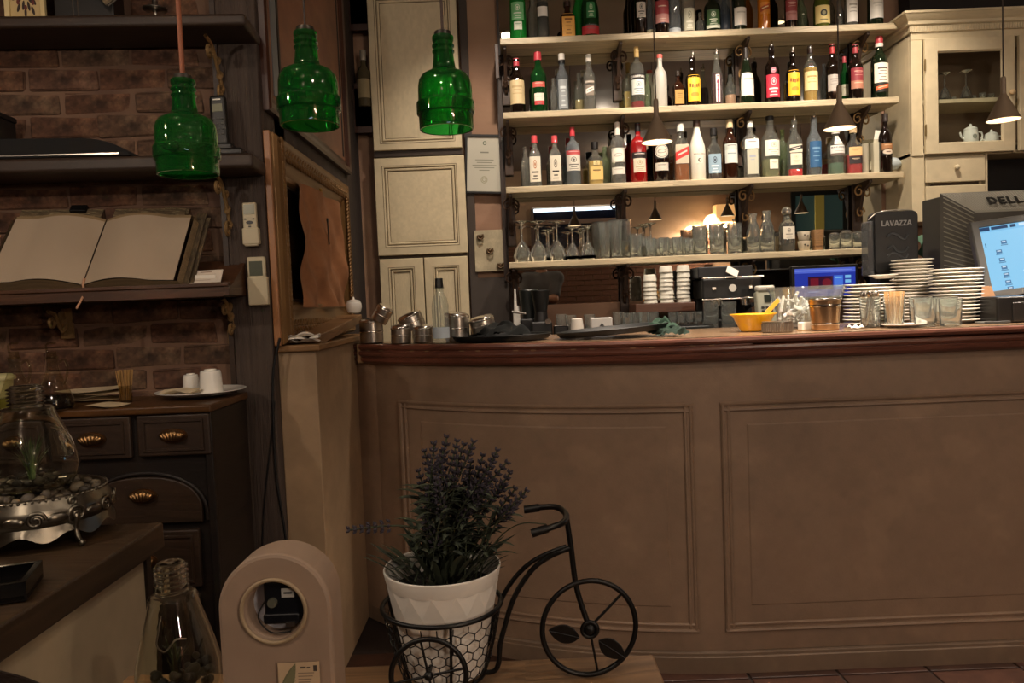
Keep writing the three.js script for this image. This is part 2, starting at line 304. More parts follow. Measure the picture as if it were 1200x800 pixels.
function wallShelf(label, pxR, pyTop, pyBot, depth) {
  const R = lwHit(pxR, pyTop, depth), b = lwHit(150, pyBot, depth).y, top = lwHit(150, pyTop, depth).y, L = 1.75;
  const t = thing('wall_shelf', label, 'shelf'); onWall(t, R.u, top, 0);
  part('board', metricUV(bx(-L, 0, b - top, 0, .02, depth, .012)), darkWood, t);
  return { t, top, R: R.u, depth };
}
const sh1 = wallShelf('dark wooden wall shelf at the top left with small pictures on it', 287, 16, 31, .21);
const sh2 = wallShelf('dark wooden wall shelf holding the cordless telephone', 296, 182, 200, .2);
function shelfBracket(sh, px, py, depth, h, lab) { const p = lwHit(px, py, .03); const t = thing('shelf_bracket', lab, 'bracket', [0, 0, 0], 0, 'gilt brackets of the brick wall shelves'); onWall(t, p.u, sh - .035, .021); scrollBracketParts(t, depth, h, giltOld, giltOld, .032); }
shelfBracket(sh1.top - .012, 260, 80, .17, .2, 'worn gilt scroll bracket behind the cordless telephone under the top shelf');
shelfBracket(sh2.top - .012, 269, 240, .16, .23, 'worn gilt scroll bracket under the shelf that holds the telephone');
shelfBracket(lwHit(75, 356, .03).y + .02, 77, 370, .12, .09, 'short gilt bracket under the book rest near the ribbon bookmark');
shelfBracket(lwHit(270, 345, .03).y + .03, 272, 360, .12, .15, 'short gilt bracket under the right end of the book rest');
{
  // things on the top shelf, seen only at their lower ends
  const y = sh1.top;
  const pic = canvasTex(256, 256, (c, w, h) => { c.fillStyle = '#b8a070'; c.fillRect(0, 0, w, h); c.fillStyle = '#2a1a14'; for (let i = 0; i < 26; i++) { const a = i * 2.4, r = 30 + (i * 37) % 90; c.beginPath(); c.ellipse(128 + r * Math.cos(a), 128 + r * Math.sin(a), 22, 10, a, 0, 7); c.fill(); } c.fillStyle = '#5a1f1a'; for (let i = 0; i < 8; i++) { c.beginPath(); c.arc(128 + 80 * Math.cos(i * .8), 128 + 80 * Math.sin(i * .8), 12, 0, 7); c.fill(); } });
  const a = lwHit(8, 16, .15), b = lwHit(55, 16, .15), w = b.u - a.u;
  let t = thing('picture_frame', 'small cream framed patterned picture standing on the top left shelf', 'picture'); onWall(t, (a.u + b.u) / 2, y + .001, .15);
  part('frame', frameGeo(w - .026, .16, [[0, 0], [0, .01], [.013, .012], [.013, 0]]).translate(0, .093, 0), M(0xcbb684, .6), t);
  part('picture', box(w - .02, .166, .006, 0, .093, 0), M(0xffffff, .7, 0, { map: pic }), t);
  const c = lwHit(104, 16, .12);
  t = thing('storage_box', 'black box with thin bright edges standing on the top left shelf', 'box'); onWall(t, c.u, y + .001, .11);
  part('body', box(.17, .2, .08, 0, .1, 0, .004), M(0x15120f, .4), t); part('edge', [box(.003, .19, .003, -.03, .1, .041), box(.003, .19, .003, -.016, .1, .041)], CHROME, t);
  const d = lwHit(138, 16, .15);
  t = thing('notebook', 'worn cream notebook leaning at an angle on the top left shelf', 'book'); onWall(t, d.u + .02, y + .052, .17); t.rotation.z = .62;
  part('cover', box(.085, .16, .004, 0, .09, .008, .001), M(0x9a8668, .8, 0, { map: texBrick }), t); part('page_block', box(.08, .155, .012, 0, .09, 0), PAPER, t);
  const e = lwHit(182, 14, .13);
  t = thing('candle_holder', 'small silvery stemmed stand on the top left shelf', 'candle holder'); onWall(t, e.u, y + .001, .13);
  part('stem', lathe([[0, 0], [.022, 0], [.02, .004], [.005, .01], [.004, .03], [.01, .036], [.034, .038], [.035, .043], [.01, .045], [.006, .08], [.02, .1], [0, .1]], 24), STEEL, t);
}
{
  // shelf with the telephone
  const y = sh2.top, a = lwHit(78, 175, .13);
  let t = thing('document_case', 'flat black folder lying on the shelf left of the telephone', 'folder'); onWall(t, a.u - .04, y + .001, .12);
  const s = new THREE.Shape(); s.moveTo(-.26, 0); s.lineTo(.245, 0); s.quadraticCurveTo(.20, .045, .11, .05); s.lineTo(-.26, .054); s.closePath();
  part('cover', extr(s, .13, .003).translate(0, .003, -.065), M(0x0b0908, .9), t); part('edge_strip', box(.47, .004, .004, -.02, .008, .069), STEEL, t);
  const b = lwHit(0, 150, .12);
  t = thing('storage_box', 'dark box at the left edge on the folder shelf', 'box'); onWall(t, b.u - .085, y + .062, .12); part('body', box(.2, .07, .12, 0, .035, 0, .004), M(0x1b1613, .6), t); part('lid', box(.206, .016, .126, 0, .078, 0, .004), M(0x1b1613, .6), t);
  const p = lwHit(264, 170, .12);
  t = thing('cordless_phone', 'black cordless telephone standing upright in its base on the shelf', 'telephone'); onWall(t, p.u, y + .001, .12);
  part('base', [box(.095, .026, .07, .012, .013, .0, .01), box(.05, .03, .05, .0, .03, -.005, .01)], M(0x17130f, .4), t);
  const hs = part('handset', box(.05, .165, .026, 0, .0825, 0, .012), M(0x12100e, .4), t); hs.position.set(-.012, .03, 0); hs.rotation.set(-.12, 0, .05);
  part('screen', box(.03, .024, .002, 0, .122, .0135), M(0x6a6a50, .3), hs); part('earpiece', box(.022, .003, .002, 0, .148, .0135), STEEL, hs);
  for (let i = 0; i < 4; i++) for (let j = 0; j < 3; j++) part('button', box(.008, .006, .003, -.012 + j * .012, .088 - i * .016, .0135, .001), M(0x3a3834, .5), hs);
}
// sloping book rest with the open book
{
  const dep = .24, f = lwHit(130, 352, dep), ft = lwHit(130, 337, dep), r = lwHit(262, 345, dep), bk = lwHit(270, 305, .03);
  const t = thing('book_rest', 'sloping dark wooden wall desk carrying the open book', 'desk'); onWall(t, r.u, f.y, 0);
  const h = ft.y - f.y, rise = bk.y - f.y, L = 1.6;
  const side = new THREE.Shape(); side.moveTo(.01, 0); side.lineTo(dep, 0); side.lineTo(dep, h); side.lineTo(dep - .02, h); side.lineTo(dep - .022, h - .012); side.lineTo(.01, rise); side.closePath();
  const g = extr(side, L, 0); g.rotateY(-Math.PI / 2); part('desk', metricUV(g), midWood, t);
  part('side_panel', metricUV(rot(extr(side, .014, .001), 0, -Math.PI / 2, 0).translate(.015, .004, 0)), midWood, t);
  part('lip', metricUV(bx(-L, .016, h - .008, h + .003, dep - .012, dep + .006, .002)), midWood, t);
  // open book on the slope: its own frame, x along the wall, y up the leaf, z out of the page
  const b0 = lwHit(96, 335, dep - .03), top = lwHit(113, 262, .07);
  let nTop = .2; while (nTop > .012 && lwHit(113, 262, nTop).u > lwHit(89, 335, dep - .03).u) nTop -= .004;
  const topY = lwHit(113, 262, nTop).y, dN = dep - .03 - nTop;
  const k = thing('open_book', 'large open book with blank cream pages leaning on the sloping desk', 'book'); onWall(k, b0.u + .006, f.y + h + .002, dep - .035);
  const inner = new THREE.Group(); inner.name = 'book_block'; k.add(inner); inner.rotation.x = -Math.atan2(dN, topY - b0.y); inner.rotation.z = -.03; console.log('book', nTop, dN, topY - b0.y);
  const PH = Math.hypot(topY - b0.y, dN), PW = .262;
  const pageM = M(0xa6947e, .9), edgeM = M(0xa08a68, .9, 0, { map: texWood });
  const arch = (v) => .034 * Math.sin(Math.min(1, v * 1.35 + .02) * Math.PI * .78) * (1 - v * .25) + .004;
  for (const s of [-1, 1]) {
    part('page', gridGeo(16, 4, (u, v) => V(s * (.002 + u * PW), v * PH, arch(u) + .012)), pageM, inner);
    const blk = gridGeo(16, 1, (u, v) => V(s * (.002 + u * (PW + .012)), -.002, lerp(-.012, arch(u) + .01, v)));
    const out = gridGeo(1, 1, (u, v) => V(s * (PW + .012 + u * .012), lerp(-.002, PH + .0, v), lerp(arch(1) + .011, -.012, u)));
    part('page_block', [blk, out, gridGeo(16, 1, (u, v) => V(s * (.002 + u * (PW + .012)), PH + .012, lerp(-.012, arch(u) + .008, v))), gridGeo(12, 1, (u, v) => V(s * (.002 + u * PW), PH + v * .012, arch(u) + .011))], edgeM, inner);
    part('cover', box(PW + .03, PH + .02, .004, s * (PW / 2 + .018), PH / 2 + .004, -.015), M(0x3a2618, .6), inner);
  }
  // older loose sheets that show above and right of the book
  const torn = M(0xb09a78, .9, 0, { map: texBrick });
  part('loose_sheet', [box(.25, .06, .004, -.15, PH + .034, .008), box(.22, .062, .003, .12, PH + .036, .006), box(.08, .03, .003, .2, PH + .06, .004)], torn, inner);
  part('loose_sheet', [box(.03, PH + .045, .004, PW + .02, PH / 2 + .022, .004), box(.026, PH + .035, .004, PW + .034, PH / 2 + .017, -.004)], M(0x7d6a4e, .9, 0, { map: texBrick }), inner);
  part('clip', box(.05, .026, .012, -.1, PH + .062, .014, .002), BLACK, inner);
  part('ribbon', tube([V(.0, .02, .02), V(.004, -.006, .02), V(.006, -.02, .008), V(.008, -.058, .012), V(.004, -.085, .012)].map((p) => p), .004, 20, 4), M(0xc09070, .7), inner);
  const pen = thing('pencil', 'short pale pencil stub lying right of the open book', 'pencil'); onWall(pen, lwHit(198, 322, .15).u, f.y + h + .03, .19); part('shaft', rot(cyl(.004, .004, .075, 0, .03, 0, 6), -.6, 0, -.35), M(0xb09878, .7), pen); part('tip', rot(cyl(.0005, .004, .012, 0, .073, 0, 6), -.6, 0, -.35), M(0x8a6a48, .7), pen);
  const cd = thing('place_card', 'small white card leaning on the sloping desk', 'card'); const cp = lwHit(239, 331, .2); onWall(cd, cp.u, f.y + h + .004, .2); 
  const cm = canvasTex(128, 64, (c, w, h2) => { c.fillStyle = '#d8ccbc'; c.fillRect(0, 0, w, h2); c.fillStyle = '#8a6a5a'; c.fillRect(40, 8, 44, 4); for (let i = 0; i < 4; i++) { c.fillStyle = '#b09c8a'; c.fillRect(20, 22 + i * 9, 84 - i * 6, 3); } });
  const cg = part('sheet', box(.096, .056, .002, 0, .03, 0), M(0xffffff, .8, 0, { map: cm }), cd); cg.rotation.set(-.8, 0, .03);
  part('stand', rot(box(.06, .03, .002, 0, .014, -.012), -.2, 0, 0), PAPER, cd);
}
// two remote controls on the pillar
{
  const body = M(0xc3b698, .5), dk = M(0x2a2622, .4);
  let r = rect(286, 238, 305, 289, 2.455);
  let t = thing('remote_control', 'white air conditioner remote control in a wall holder, the upper one', 'remote control', [r.cx, r.cy, -2.454], 0);
  part('body', box(r.w * .85, r.h, .016, 0, 0, .014, .005), body, t); part('holder', box(r.w, r.h * .38, .024, 0, -r.h * .27, .012, .004), body, t);
  part('screen', box(r.w * .66, r.h * .22, .002, 0, r.h * .34, .0225), M(0x8a8a72, .3), t);
  part('button', [rot(cyl(.011, .011, .003, 0, 0, 0, 16), Math.PI / 2, 0, 0).scale(1, .5, 1).translate(0, r.h * .04, .0225), box(.006, .004, .003, -.013, r.h * .12, .0225), box(.006, .004, .003, .013, r.h * .12, .0225), box(.008, .004, .003, 0, -r.h * .05, .0225)], dk, t);
  r = rect(293, 301, 316, 358, 2.455);
  t = thing('remote_control', 'larger white remote control with a grey display on the pillar, the lower one', 'remote control', [r.cx, r.cy, -2.454], 0);
  part('body', box(r.w * .9, r.h, .018, -r.w * .05, 0, .012, .005), body, t); part('cover', box(r.w, r.h * .58, .02, 0, -r.h * .2, .016, .004), body, t);
  part('screen', box(r.w * .66, r.h * .3, .002, -r.w * .05, r.h * .26, .0215), M(0x55584a, .25), t);
}
// dresser under the book
const YC = at(150, 477, 2.1).y, CZ = -2.1;
{
  const x1 = at(249, 520, 2.1).x, x0 = -1.6, zb = -2.385;
  const t = thing('dresser', 'dark wooden dresser with small drawers and bronze cup pulls', 'dresser', [0, 0, 0]);
  const dk = wood(0x1e140e, .5), dr = wood(0x3c2c20, .5), topW = wood(0x60401f, .4);
  part('carcass', metricUV(bx(x0, x1 - .0, .06, YC - .022, zb, CZ - .012, .003)), dk, t);
  part('top', metricUV(bx(x0 - .01, x1 + .006, YC - .022, YC, zb - .004, CZ + .012, .006)), topW, t);
  part('plinth', bx(x0 + .02, x1 - .02, 0, .062, zb, CZ - .04), dk, t);
  part('stile', [bx(x1 - .022, x1, .06, YC - .022, CZ - .015, CZ, .003)], dk, t);
  const pull = lathe([[0, .018], [.008, .017], [.016, .013], [.022, .005], [.024, 0], [.022, 0], [.0, .012]], 24);
  const bronze = M(0x9a7850, .36, 1), rose = M(0x5a3f26, .4, .8);
  const drawers = [[64, 489, 154, 539], [161, 485, 247, 534], [-32, 493, 57, 544]];
  const cupPull = (d) => {
    const gs = []; for (let i = 0; i < 7; i++) { const a = -Math.PI / 2 + (i - 3) * .42; const g = new THREE.SphereGeometry(1, 8, 8); g.scale(.0062, .012, .0075); g.rotateZ((i - 3) * -.28); gs.push(g.translate(Math.sin((i - 3) * .36) * .021, -.004 + Math.cos((i - 3) * .36) * .004, .011)); }
    const cap = new THREE.SphereGeometry(1, 16, 8, 0, Math.PI * 2, 0, Math.PI / 2); cap.scale(.026, .016, .014); gs.push(cap.translate(0, -.002, .003));
    const plate = new THREE.CylinderGeometry(1, 1, 1, 24); plate.rotateX(Math.PI / 2); plate.scale(.036, .019, .002);
    const h = part('handle', gs.map((g) => g.scale(1.2, 1.2, 1.2)), bronze, d, 'bronze shell cup pull'); part('back_plate', plate.scale(1.1, 1.1, 1).translate(0, -.001, .001), rose, h);
  };
  const mkDrawer = (q, parent) => {
    const r = rect(...q, 2.1); const d = part('drawer', metricUV(box(r.w, r.h, .018, 0, 0, -.004, .006)), dr, parent); d.position.set(r.cx, r.cy, CZ);
    const inset = frameGeo(r.w - .05, r.h - .045, [[0, 0], [.002, .004], [.007, .004], [.009, 0]]); const ig = part('moulding', inset.translate(0, 0, .0055), dr, d); cupPull(d); d.children.filter((c) => c.name.startsWith('handle')).forEach((c) => { c.position.z = .005; }); return d;
  };
  drawers.forEach((q) => mkDrawer(q, t));
  // arched middle door with its own pull, plain drawers below
  const r = rect(103, 612, 236, 560, 2.1), w = r.w / 2, hh = Math.abs(r.h), yb = Math.min(r.y0, r.y1);
  const s = new THREE.Shape(); s.moveTo(-w, 0); s.lineTo(-w, hh * .35); s.quadraticCurveTo(-w * .9, hh, 0, hh * 1.0); s.quadraticCurveTo(w * .9, hh, w, hh * .35); s.lineTo(w, 0); s.closePath();
  const door = part('drawer', metricUV(extr(s, .008, .003)), wood(0x3a2a1c, .5), t); door.position.set(r.cx, yb, CZ - .005); 
  const arch = []; for (let i = 0; i <= 24; i++) { const a = Math.PI * (1 - i / 24); arch.push(V(Math.cos(a) * (w + .014), Math.max(0, Math.sin(a)) ** .75 * (hh + .012), 0)); }
  part('arch_moulding', tube(arch, .006, 48, 8), dk, door); cupPull(door); door.children.filter((c) => c.name.startsWith('handle')).forEach((c) => { c.position.set(0, hh * .62, .012); });
  mkDrawer([103, 622, 236, 690], t); mkDrawer([103, 698, 236, 766], t);
}
// things on the dresser
{
  const P = (px, py) => onY(px, py, YC);
  // white plate with two cups turned over and folded paper
  let p = onY(236, 462, YC + .006), t = thing('plate', 'round white plate with cups on it at the right end of the dresser', 'plate', [p.x, YC, Math.min(p.z, -2.2)]);
  const pz = t.position.z, px = t.position.x;
  part('dish', lathe([[0, .004], [.07, .004], [.1, .012], [.128, .018], [.13, .02], [.128, .021], [.1, .0155], [.07, .008], [0, .008]], 40), WHITE, t);
  const cup = (r, h, x, z, lab, tilt = 0) => { const c = thing('cup', lab, 'cup', [x, YC + .0085, z]); part('body', lathe([[r * .0, h], [r * .78, h], [r * .86, h - .004], [r * .9, h * .8], [r, .002], [r, 0], [r - .003, 0], [r * .86, h * .8], [r * .8, h - .006], [0, h - .005]], 32), WHITE, c); part('foot_ring', lathe([[r * .5, h], [r * .52, h + .003], [r * .46, h + .003], [r * .45, h]], 24), WHITE, c); };
  cup(.034, .072, px + .045, pz + .035, 'taller upturned white cup at the right of the plate on the dresser');
  cup(.025, .055, px - .05, pz - .05, 'smaller upturned white cup at the back of the plate on the dresser');
  const nap = thing('napkin', 'crumpled paper napkin lying on the plate between the cups', 'napkin', [px - .03, YC + .012, pz + .03]); part('sheet', gridGeo(10, 10, (u, v) => V((u - .5) * .13, .012 * Math.abs(Math.sin(u * 5 + v * 3)) + .004, (v - .5) * .09)), M(0xcdbb9c, .9), nap);
  // toothpick holder
  p = P(177, 464); t = thing('toothpick_holder', 'small holder packed with wooden toothpicks on the dresser', 'toothpick holder', [p.x, YC, -2.22]);
  part('holder', lathe([[0, .0], [.016, 0], [.017, .004], [.019, .05], [.018, .05], [.016, .006], [0, .006]], 24), glass(0xe8e4d8), t);
  const picks = []; for (let i = 0; i < 46; i++) { const a = rr(0, 6.28), r = Math.sqrt(rnd()) * .014; picks.push(rot(cyl(.0011, .0009, .088, 0, .045, 0, 5), rr(-.1, .1), 0, -Math.cos(a) * r * 9).translate(Math.cos(a) * r, .006, Math.sin(a) * r)); }
  part('toothpick', picks, M(0xb08850, .8), t).userData.kind = 'stuff';
  // two glass cruets with handles
  const cruet = (px_, py_, k, liquid, level, lab) => {
    const q = onY(px_, py_, YC), c = thing('cruet', lab, 'cruet', [q.x, YC, Math.max(q.z, -2.2)]);
    part('glass', lathe([[0, .001], [.046, .001], [.05, .006], [.048, .03], [.03, .075], [.017, .11], [.014, .135], [.018, .15]].map(([a, b]) => [a * k, b * k]), 36), glass(0xf0f0e4), c);
    part('liquid', lathe([[0, .004], [.044, .004], [.047, .008], [.0455, .03], [lerp(.0455, .03, (level - .03) / .045), level], [0, level]].map(([a, b]) => [a * k, b * k]), 32), M(liquid, .1), c);
    part('stopper', [cyl(.012 * k, .014 * k, .02 * k, 0, .155 * k, 0), tube([V(-.012 * k, .16 * k, 0), V(-.012 * k, .185 * k, 0), V(.014 * k, .188 * k, 0)], .003, 16)], glass(0xe4e0d0), c);
    part('handle', tube([V(.016 * k, .13 * k, 0), V(.034 * k, .14 * k, 0), V(.042 * k, .125 * k, 0), V(.036 * k, .085 * k, 0), V(.03 * k, .072 * k, 0)], .0035, 24), glass(0xf0f0e4, { roughness: .05 }), c);
  };
  cruet(65, 480, .98, 0x0e0806, .044, 'glass cruet of dark vinegar on the dresser left of the napkins');
  cruet(21, 482, 1.0, 0x6a6428, .04, 'glass cruet of yellowish oil at the left on the dresser');
  // paper napkin stacks
  const stack = (px_, py_, w, d, n, turn, lab, z) => { const q = onY(px_, py_, YC), c = thing('napkin', lab, 'napkin', [q.x, YC, z ?? Math.max(q.z, -2.32)], turn); for (let i = 0; i < n; i++) part('sheet', gridGeo(6, 6, (u, v) => V((u - .5) * w, .004 + i * .009 + .006 * Math.sin(u * 4 + i) * Math.sin(v * 3 + i * 2) + .002, (v - .5) * d)), M(i % 2 ? 0xcbb795 : 0xbfa986, .9), c).rotation.y = (i - 1) * .25; };
  stack(112, 468, .17, .13, 4, .3, 'stack of crumpled cream paper napkins on the dresser'); stack(150, 470, .1, .08, 1, -.35, 'single flat paper napkin at the front of the dresser', -2.14);
  const tb = (px_, r, h, lab) => { const q = onY(px_, 470, YC), c = thing('tub', lab, 'tub', [q.x * 1.06, YC, -2.3]); part('body', lathe([[0, 0], [r * .8, 0], [r, h], [r + .004, h + .004], [r * .9, h + .012], [0, h + .014]], 28), M(0xc8c08c, .6), c); part('lid_rim', lathe([[r + .004, h - .006], [r + .007, h], [r + .004, h + .006]], 28), M(0xd2c898, .6), c); };
  tb(4, .05, .085, 'pale yellow lidded tub at the left edge behind the cruets'); tb(46, .042, .08, 'pale yellow lidded tub between the two cruets');
}
// loose black cables on the pillar
{
  const t = thing('cable', 'black cable hanging down beside the low wall at the end of the bar', 'cable');
  const pts = [[329, 396], [322, 430], [321, 480], [325, 560], [333, 610], [338, 650], [340, 720], [339, 800]].map(([x, y]) => at(x - 1, y, 2.448)); part('wire', tube(pts, .0042, 60, 6), BLACK, t);
  const t2 = thing('cable', 'thin black cable hanging on the dark pillar', 'cable');
  part('wire', tube([[322, 470], [316, 530], [309, 600], [307, 680], [309, 800]].map(([x, y]) => at(x, y, 2.449)), .0022, 50, 5), BLACK, t2);
}

// ---------- side wall: gilt mirror frame with brown cloth, upper picture, small shelves ----------
{
  const P = (px, py) => onX(px, py, XS);
  // helper group whose x runs from the viewer into the depth of the wall, y up, z out of the wall
  const side = (name, label, cat, z, y) => { const t = thing(name, label, cat, [XS + .001, y, z], Math.PI / 2); return t; };
  const n0 = P(324, 280), f0 = P(402, 290), yT = P(324, 166).y, yB = YL + .004;
  const z0 = -2.475, z1 = f0.z, w = z0 - z1, h = yT - yB;
  let t = side('wall_mirror', 'large gilt framed mirror on the side wall, draped with brown cloth', 'mirror', (z0 + z1) / 2, (yT + yB) / 2);
  const gold = M(0x7a5a34, .42, .45), goldDark = M(0x3a2a18, .5, .6, { bumpMap: bumpNoise, bumpScale: .008 });
  const fw = .14;
  part('frame', crease(frameGeo(w - 2 * fw, h - 2 * fw, [[0, .004], [.012, .018], [.03, .014], [.05, .022], [.085, .04], [.105, .044], [.118, .036], [.13, .04], [.14, .03], [.14, 0]]), .5), gold, t);
  part('inner_liner', crease(frameGeo(w - 2 * fw - .02, h - 2 * fw - .02, [[0, .004], [.004, .012], [.012, .01]]), .5), goldDark, t);
  part('pane', box(w - 2 * fw + .01, h - 2 * fw + .01, .006, 0, 0, .004), M(0x8a9498, .03, 1), t);
  part('rope_bead', (() => { const g = []; for (let i = 0; i < 44; i++) { const b = new THREE.SphereGeometry(1, 8, 6); b.scale(.011, .02, .009); b.rotateZ(.7 * (i % 2 ? 1 : .6)); g.push(b.translate(-w / 2 + .058, -h / 2 + .02 + i * (h - .04) / 43, .04)); } return g; })(), gold, t);
  for (const [x0, y0, x1, y1, n] of [[-w / 2 + .07, h / 2 - .055, w / 2 - .07, h / 2 - .055, 30], [w / 2 - .055, -h / 2 + .07, w / 2 - .055, h / 2 - .07, 34], [-w / 2 + .07, -h / 2 + .055, w / 2 - .07, -h / 2 + .055, 30]]) { const g = []; for (let i = 0; i < n; i++) for (const s of [-1, 1]) { const b = new THREE.SphereGeometry(1, 8, 6); b.scale(.006, .015, .006); b.rotateZ(s * .8 + (x0 === x1 ? 0 : Math.PI / 2)); const k = i / (n - 1); g.push(b.translate(lerp(x0, x1, k) + (x0 === x1 ? s * .012 : 0), lerp(y0, y1, k) + (x0 === x1 ? 0 : s * .012), .041)); } part('carved_leaf', g, gold, t); }
  part('outer_strip', metricUV(box(.014, h + .01, .022, -w / 2 - .006, 0, .012, .004)), M(0x9a6a44, .4), t);
  // cloth
  const c0 = P(341, 300), c1 = P(394, 300), cyT = P(346, 212).y - .01, cyB = P(370, 360).y;
  const cl_ = side('cloth', 'brown cloth hanging in folds in front of the gilt mirror', 'cloth', (c0.z + c1.z) / 2, cyB);
  const cw = c0.z - c1.z, chh = cyT - cyB;
  part('drape', gridGeo(40, 30, (u, v) => { const x = (u - .5) * cw * lerp(1, .94, v * v), fold = .012 * Math.sin(u * 13 + v * 2.4) + .009 * Math.sin((u * 1.3 - v) * 9) + .007 * Math.sin((u + v * .7) * 22); return V(x, v * chh, .028 + fold * (.5 + .5 * (1 - v)) + .004); }), M(0xb87c50, .85, 0, { map: texCloth, sheen: .3 }), cl_);
  part('slit', rot(box(.012, .1, .003, 0, 0, 0, .001), 0, 0, .12).translate(.0, chh * .66, .052), M(0x120a06, .9), cl_);
  part('button', rot(cyl(.01, .01, .004, 0, 0, 0, 14), Math.PI / 2, 0, 0).translate(.004, chh * .76, .05), M(0x1a0f0a, .6), cl_);
  part('peg', cyl(.006, .006, .03, 0, chh + .003, .03, 8), BRASS, cl_);
  // picture above
  const yb2 = P(338, 152).y, yt2 = CEIL - .12, zz1 = P(401, 100).z, w2 = z0 - .01 - zz1, h2 = yt2 - yb2;
  t = side('picture_frame', 'tall dark framed panel on the side wall above the gilt mirror', 'picture', (z0 - .01 + zz1) / 2, (yb2 + yt2) / 2);
  part('frame', crease(frameGeo(w2 - .12, h2 - .12, [[0, .004], [.008, .012], [.02, .01], [.03, .022], [.05, .026], [.06, .02], [.06, 0]]), .5), wood(0x4a2a1c, .35), t);
  part('picture', box(w2 - .1, h2 - .1, .005, 0, 0, .005), M(0xa8765a, .5, 0, { map: texPlaster }), t);
  part('stripe', [box(.06, h2 - .14, .004, -w2 / 2 + .13, 0, .009), ], M(0x6c7276, .4), t);
  part('dark_stripe', [box(.018, h2 - .14, .005, -w2 / 2 + .18, 0, .009), box(.012, h2 - .14, .005, w2 / 2 - .1, 0, .009), rot(box(.3, .025, .005, 0, 0, 0), 0, 0, -.1).translate(0, -h2 / 2 + .13, .009)], M(0x1c1410, .5), t);
  // napkins and white pot on the cap of the low wall
  t = thing('napkin', 'crumpled white paper napkins lying on the cap of the low wall', 'napkin', [-.70, YL, -2.525]);
  for (let i = 0; i < 3; i++) part('sheet', gridGeo(10, 8, (u, v) => V((u - .5) * .135, .006 + i * .01 + .016 * Math.abs(Math.sin(u * 6 + i * 2)) * Math.abs(Math.sin(v * 5 + i)), (v - .5) * .07)), M(0xe0d8cc, .9), t).rotation.y = i * .12;
  const q = at(415, 367, 3.12);
  t = thing('sugar_bowl', 'small round white lidded pot on the far end of the low wall', 'pot', [q.x, q.y, q.z]);
  const k = 1.0;
  part('body', lathe([[0, 0], [.02, 0], [.027, .006], [.032, .024], [.031, .04], [.026, .048], [0, .048]].map(([a, b]) => [a * k, b * k]), 28), WHITE, t);
  part('lid', lathe([[.027, .048], [.026, .051], [.012, .055], [.005, .057], [.005, .061], [.003, .066], [0, .067]].map(([a, b]) => [a * k, b * k]), 24), WHITE, t);
  // two small wall shelves, bottles, narrow dark mirror
  const shelfW = wood(0x3c2218, .45);
  const zA = P(418, 40).z, zB = -4.0;
  const smallShelf = (pyF, lab) => { const y = P(420, pyF).y; const s = side('wall_shelf', lab, 'shelf', (zA + zB) / 2, y); part('board', metricUV(box(zA - zB, .035, .11, 0, -.0175, .055, .004)), shelfW, s); part('rail', metricUV(box(zA - zB, .03, .01, 0, .012, .106, .003)), shelfW, s); part('bolt', ball(.005, -(zA - zB) / 2 - .001, -.02, .03, 8), CHROME, s); return y; };
  const ya = smallShelf(27, 'upper of two short dark wooden shelves on the side wall'), yb = smallShelf(133, 'lower of two short dark wooden shelves on the side wall');
  const wine = (z, y, glassM, lab, r = .036, hh = .3) => { const b = thing('bottle', lab, 'bottle', [XS + .058, y, z]); part('glass', lathe([[0, 0], [r * .95, 0], [r, .006], [r, hh * .58], [r * .8, hh * .66], [r * .4, hh * .74], [r * .36, hh * .97], [r * .42, hh * .98], [r * .4, hh], [0, hh]], 28), glassM, b); part('label', lathe([[r + .0006, hh * .15], [r + .0006, hh * .48]], 28), M(0x8d8060, .8), b); part('capsule', lathe([[r * .44, hh * .82], [r * .45, hh * 1.002], [0, hh * 1.004]], 20), M(0xb9b2a4, .3, .5), b); };
  wine((zA + zB) / 2 + .08, yb, M(0x6a6048, .1, 0, { transmission: .5, thickness: 0 }), 'pale glass bottle standing on the lower short side shelf', .036, .29);
  wine((zA + zB) / 2 - .12, yb, M(0x1c140e, .1), 'dark bottle behind the pale one on the lower short side shelf', .038, .27);
  wine((zA + zB) / 2, ya, M(0x1c140e, .1), 'dark bottle on the upper short side shelf, cut off by the picture edge', .037, .3);
  const m0 = P(427, 240), m1 = P(441, 240), mT = P(428, 180).y, mB = P(434, 342).y, mw = m0.z - m1.z;
  t = side('wall_mirror', 'narrow dark framed mirror on the side wall beside the cream doors', 'mirror', (m0.z + m1.z) / 2, (mT + mB) / 2);
  part('frame', crease(frameGeo(mw - .08, mT - mB - .08, [[0, .004], [.006, .016], [.03, .022], [.04, .016], [.04, 0]]), .5), M(0x120e0c, .35), t);
  part('pane', box(mw - .07, mT - mB - .07, .004, 0, 0, .005), M(0xb8b8b4, .04, 1), t);
}
// ---------- cream cupboard doors behind the left end of the bar ----------
const glaze = M(0x4a3820, .7);
function panelDoor(parent, w, h, x, y, z, inset, name = 'door') {
  const d = part(name, frameGeo(w - 2 * inset, h - 2 * inset, [[0, -.006], [0, .012], [inset - .003, .012], [inset, .009], [inset, -.012]]), CREAM, parent); d.position.set(x, y, z);
  const iw = w - 2 * inset, ih = h - 2 * inset;
  part('moulding', crease(frameGeo(iw - .05, ih - .05, [[0, .0], [.003, .007], [.009, .009], [.013, .004], [.016, .004], [.019, .012], [.0245, .013], [.025, 0]]), .4), CREAM, d);
  part('glaze_line', [frameGeo(iw - .0545, ih - .0545, [[0, .0012], [.0035, .0018]]), frameGeo(iw - .023, ih - .023, [[0, .0052], [.003, .0052]]), frameGeo(iw - .001, ih - .001, [[0, .0125], [.0025, .0125]])], glaze, d, 'dark brown antique line in the groove');
  part('panel', box(iw - .048, ih - .048, .006, 0, 0, -.002), CREAM, d);
  return d;
}
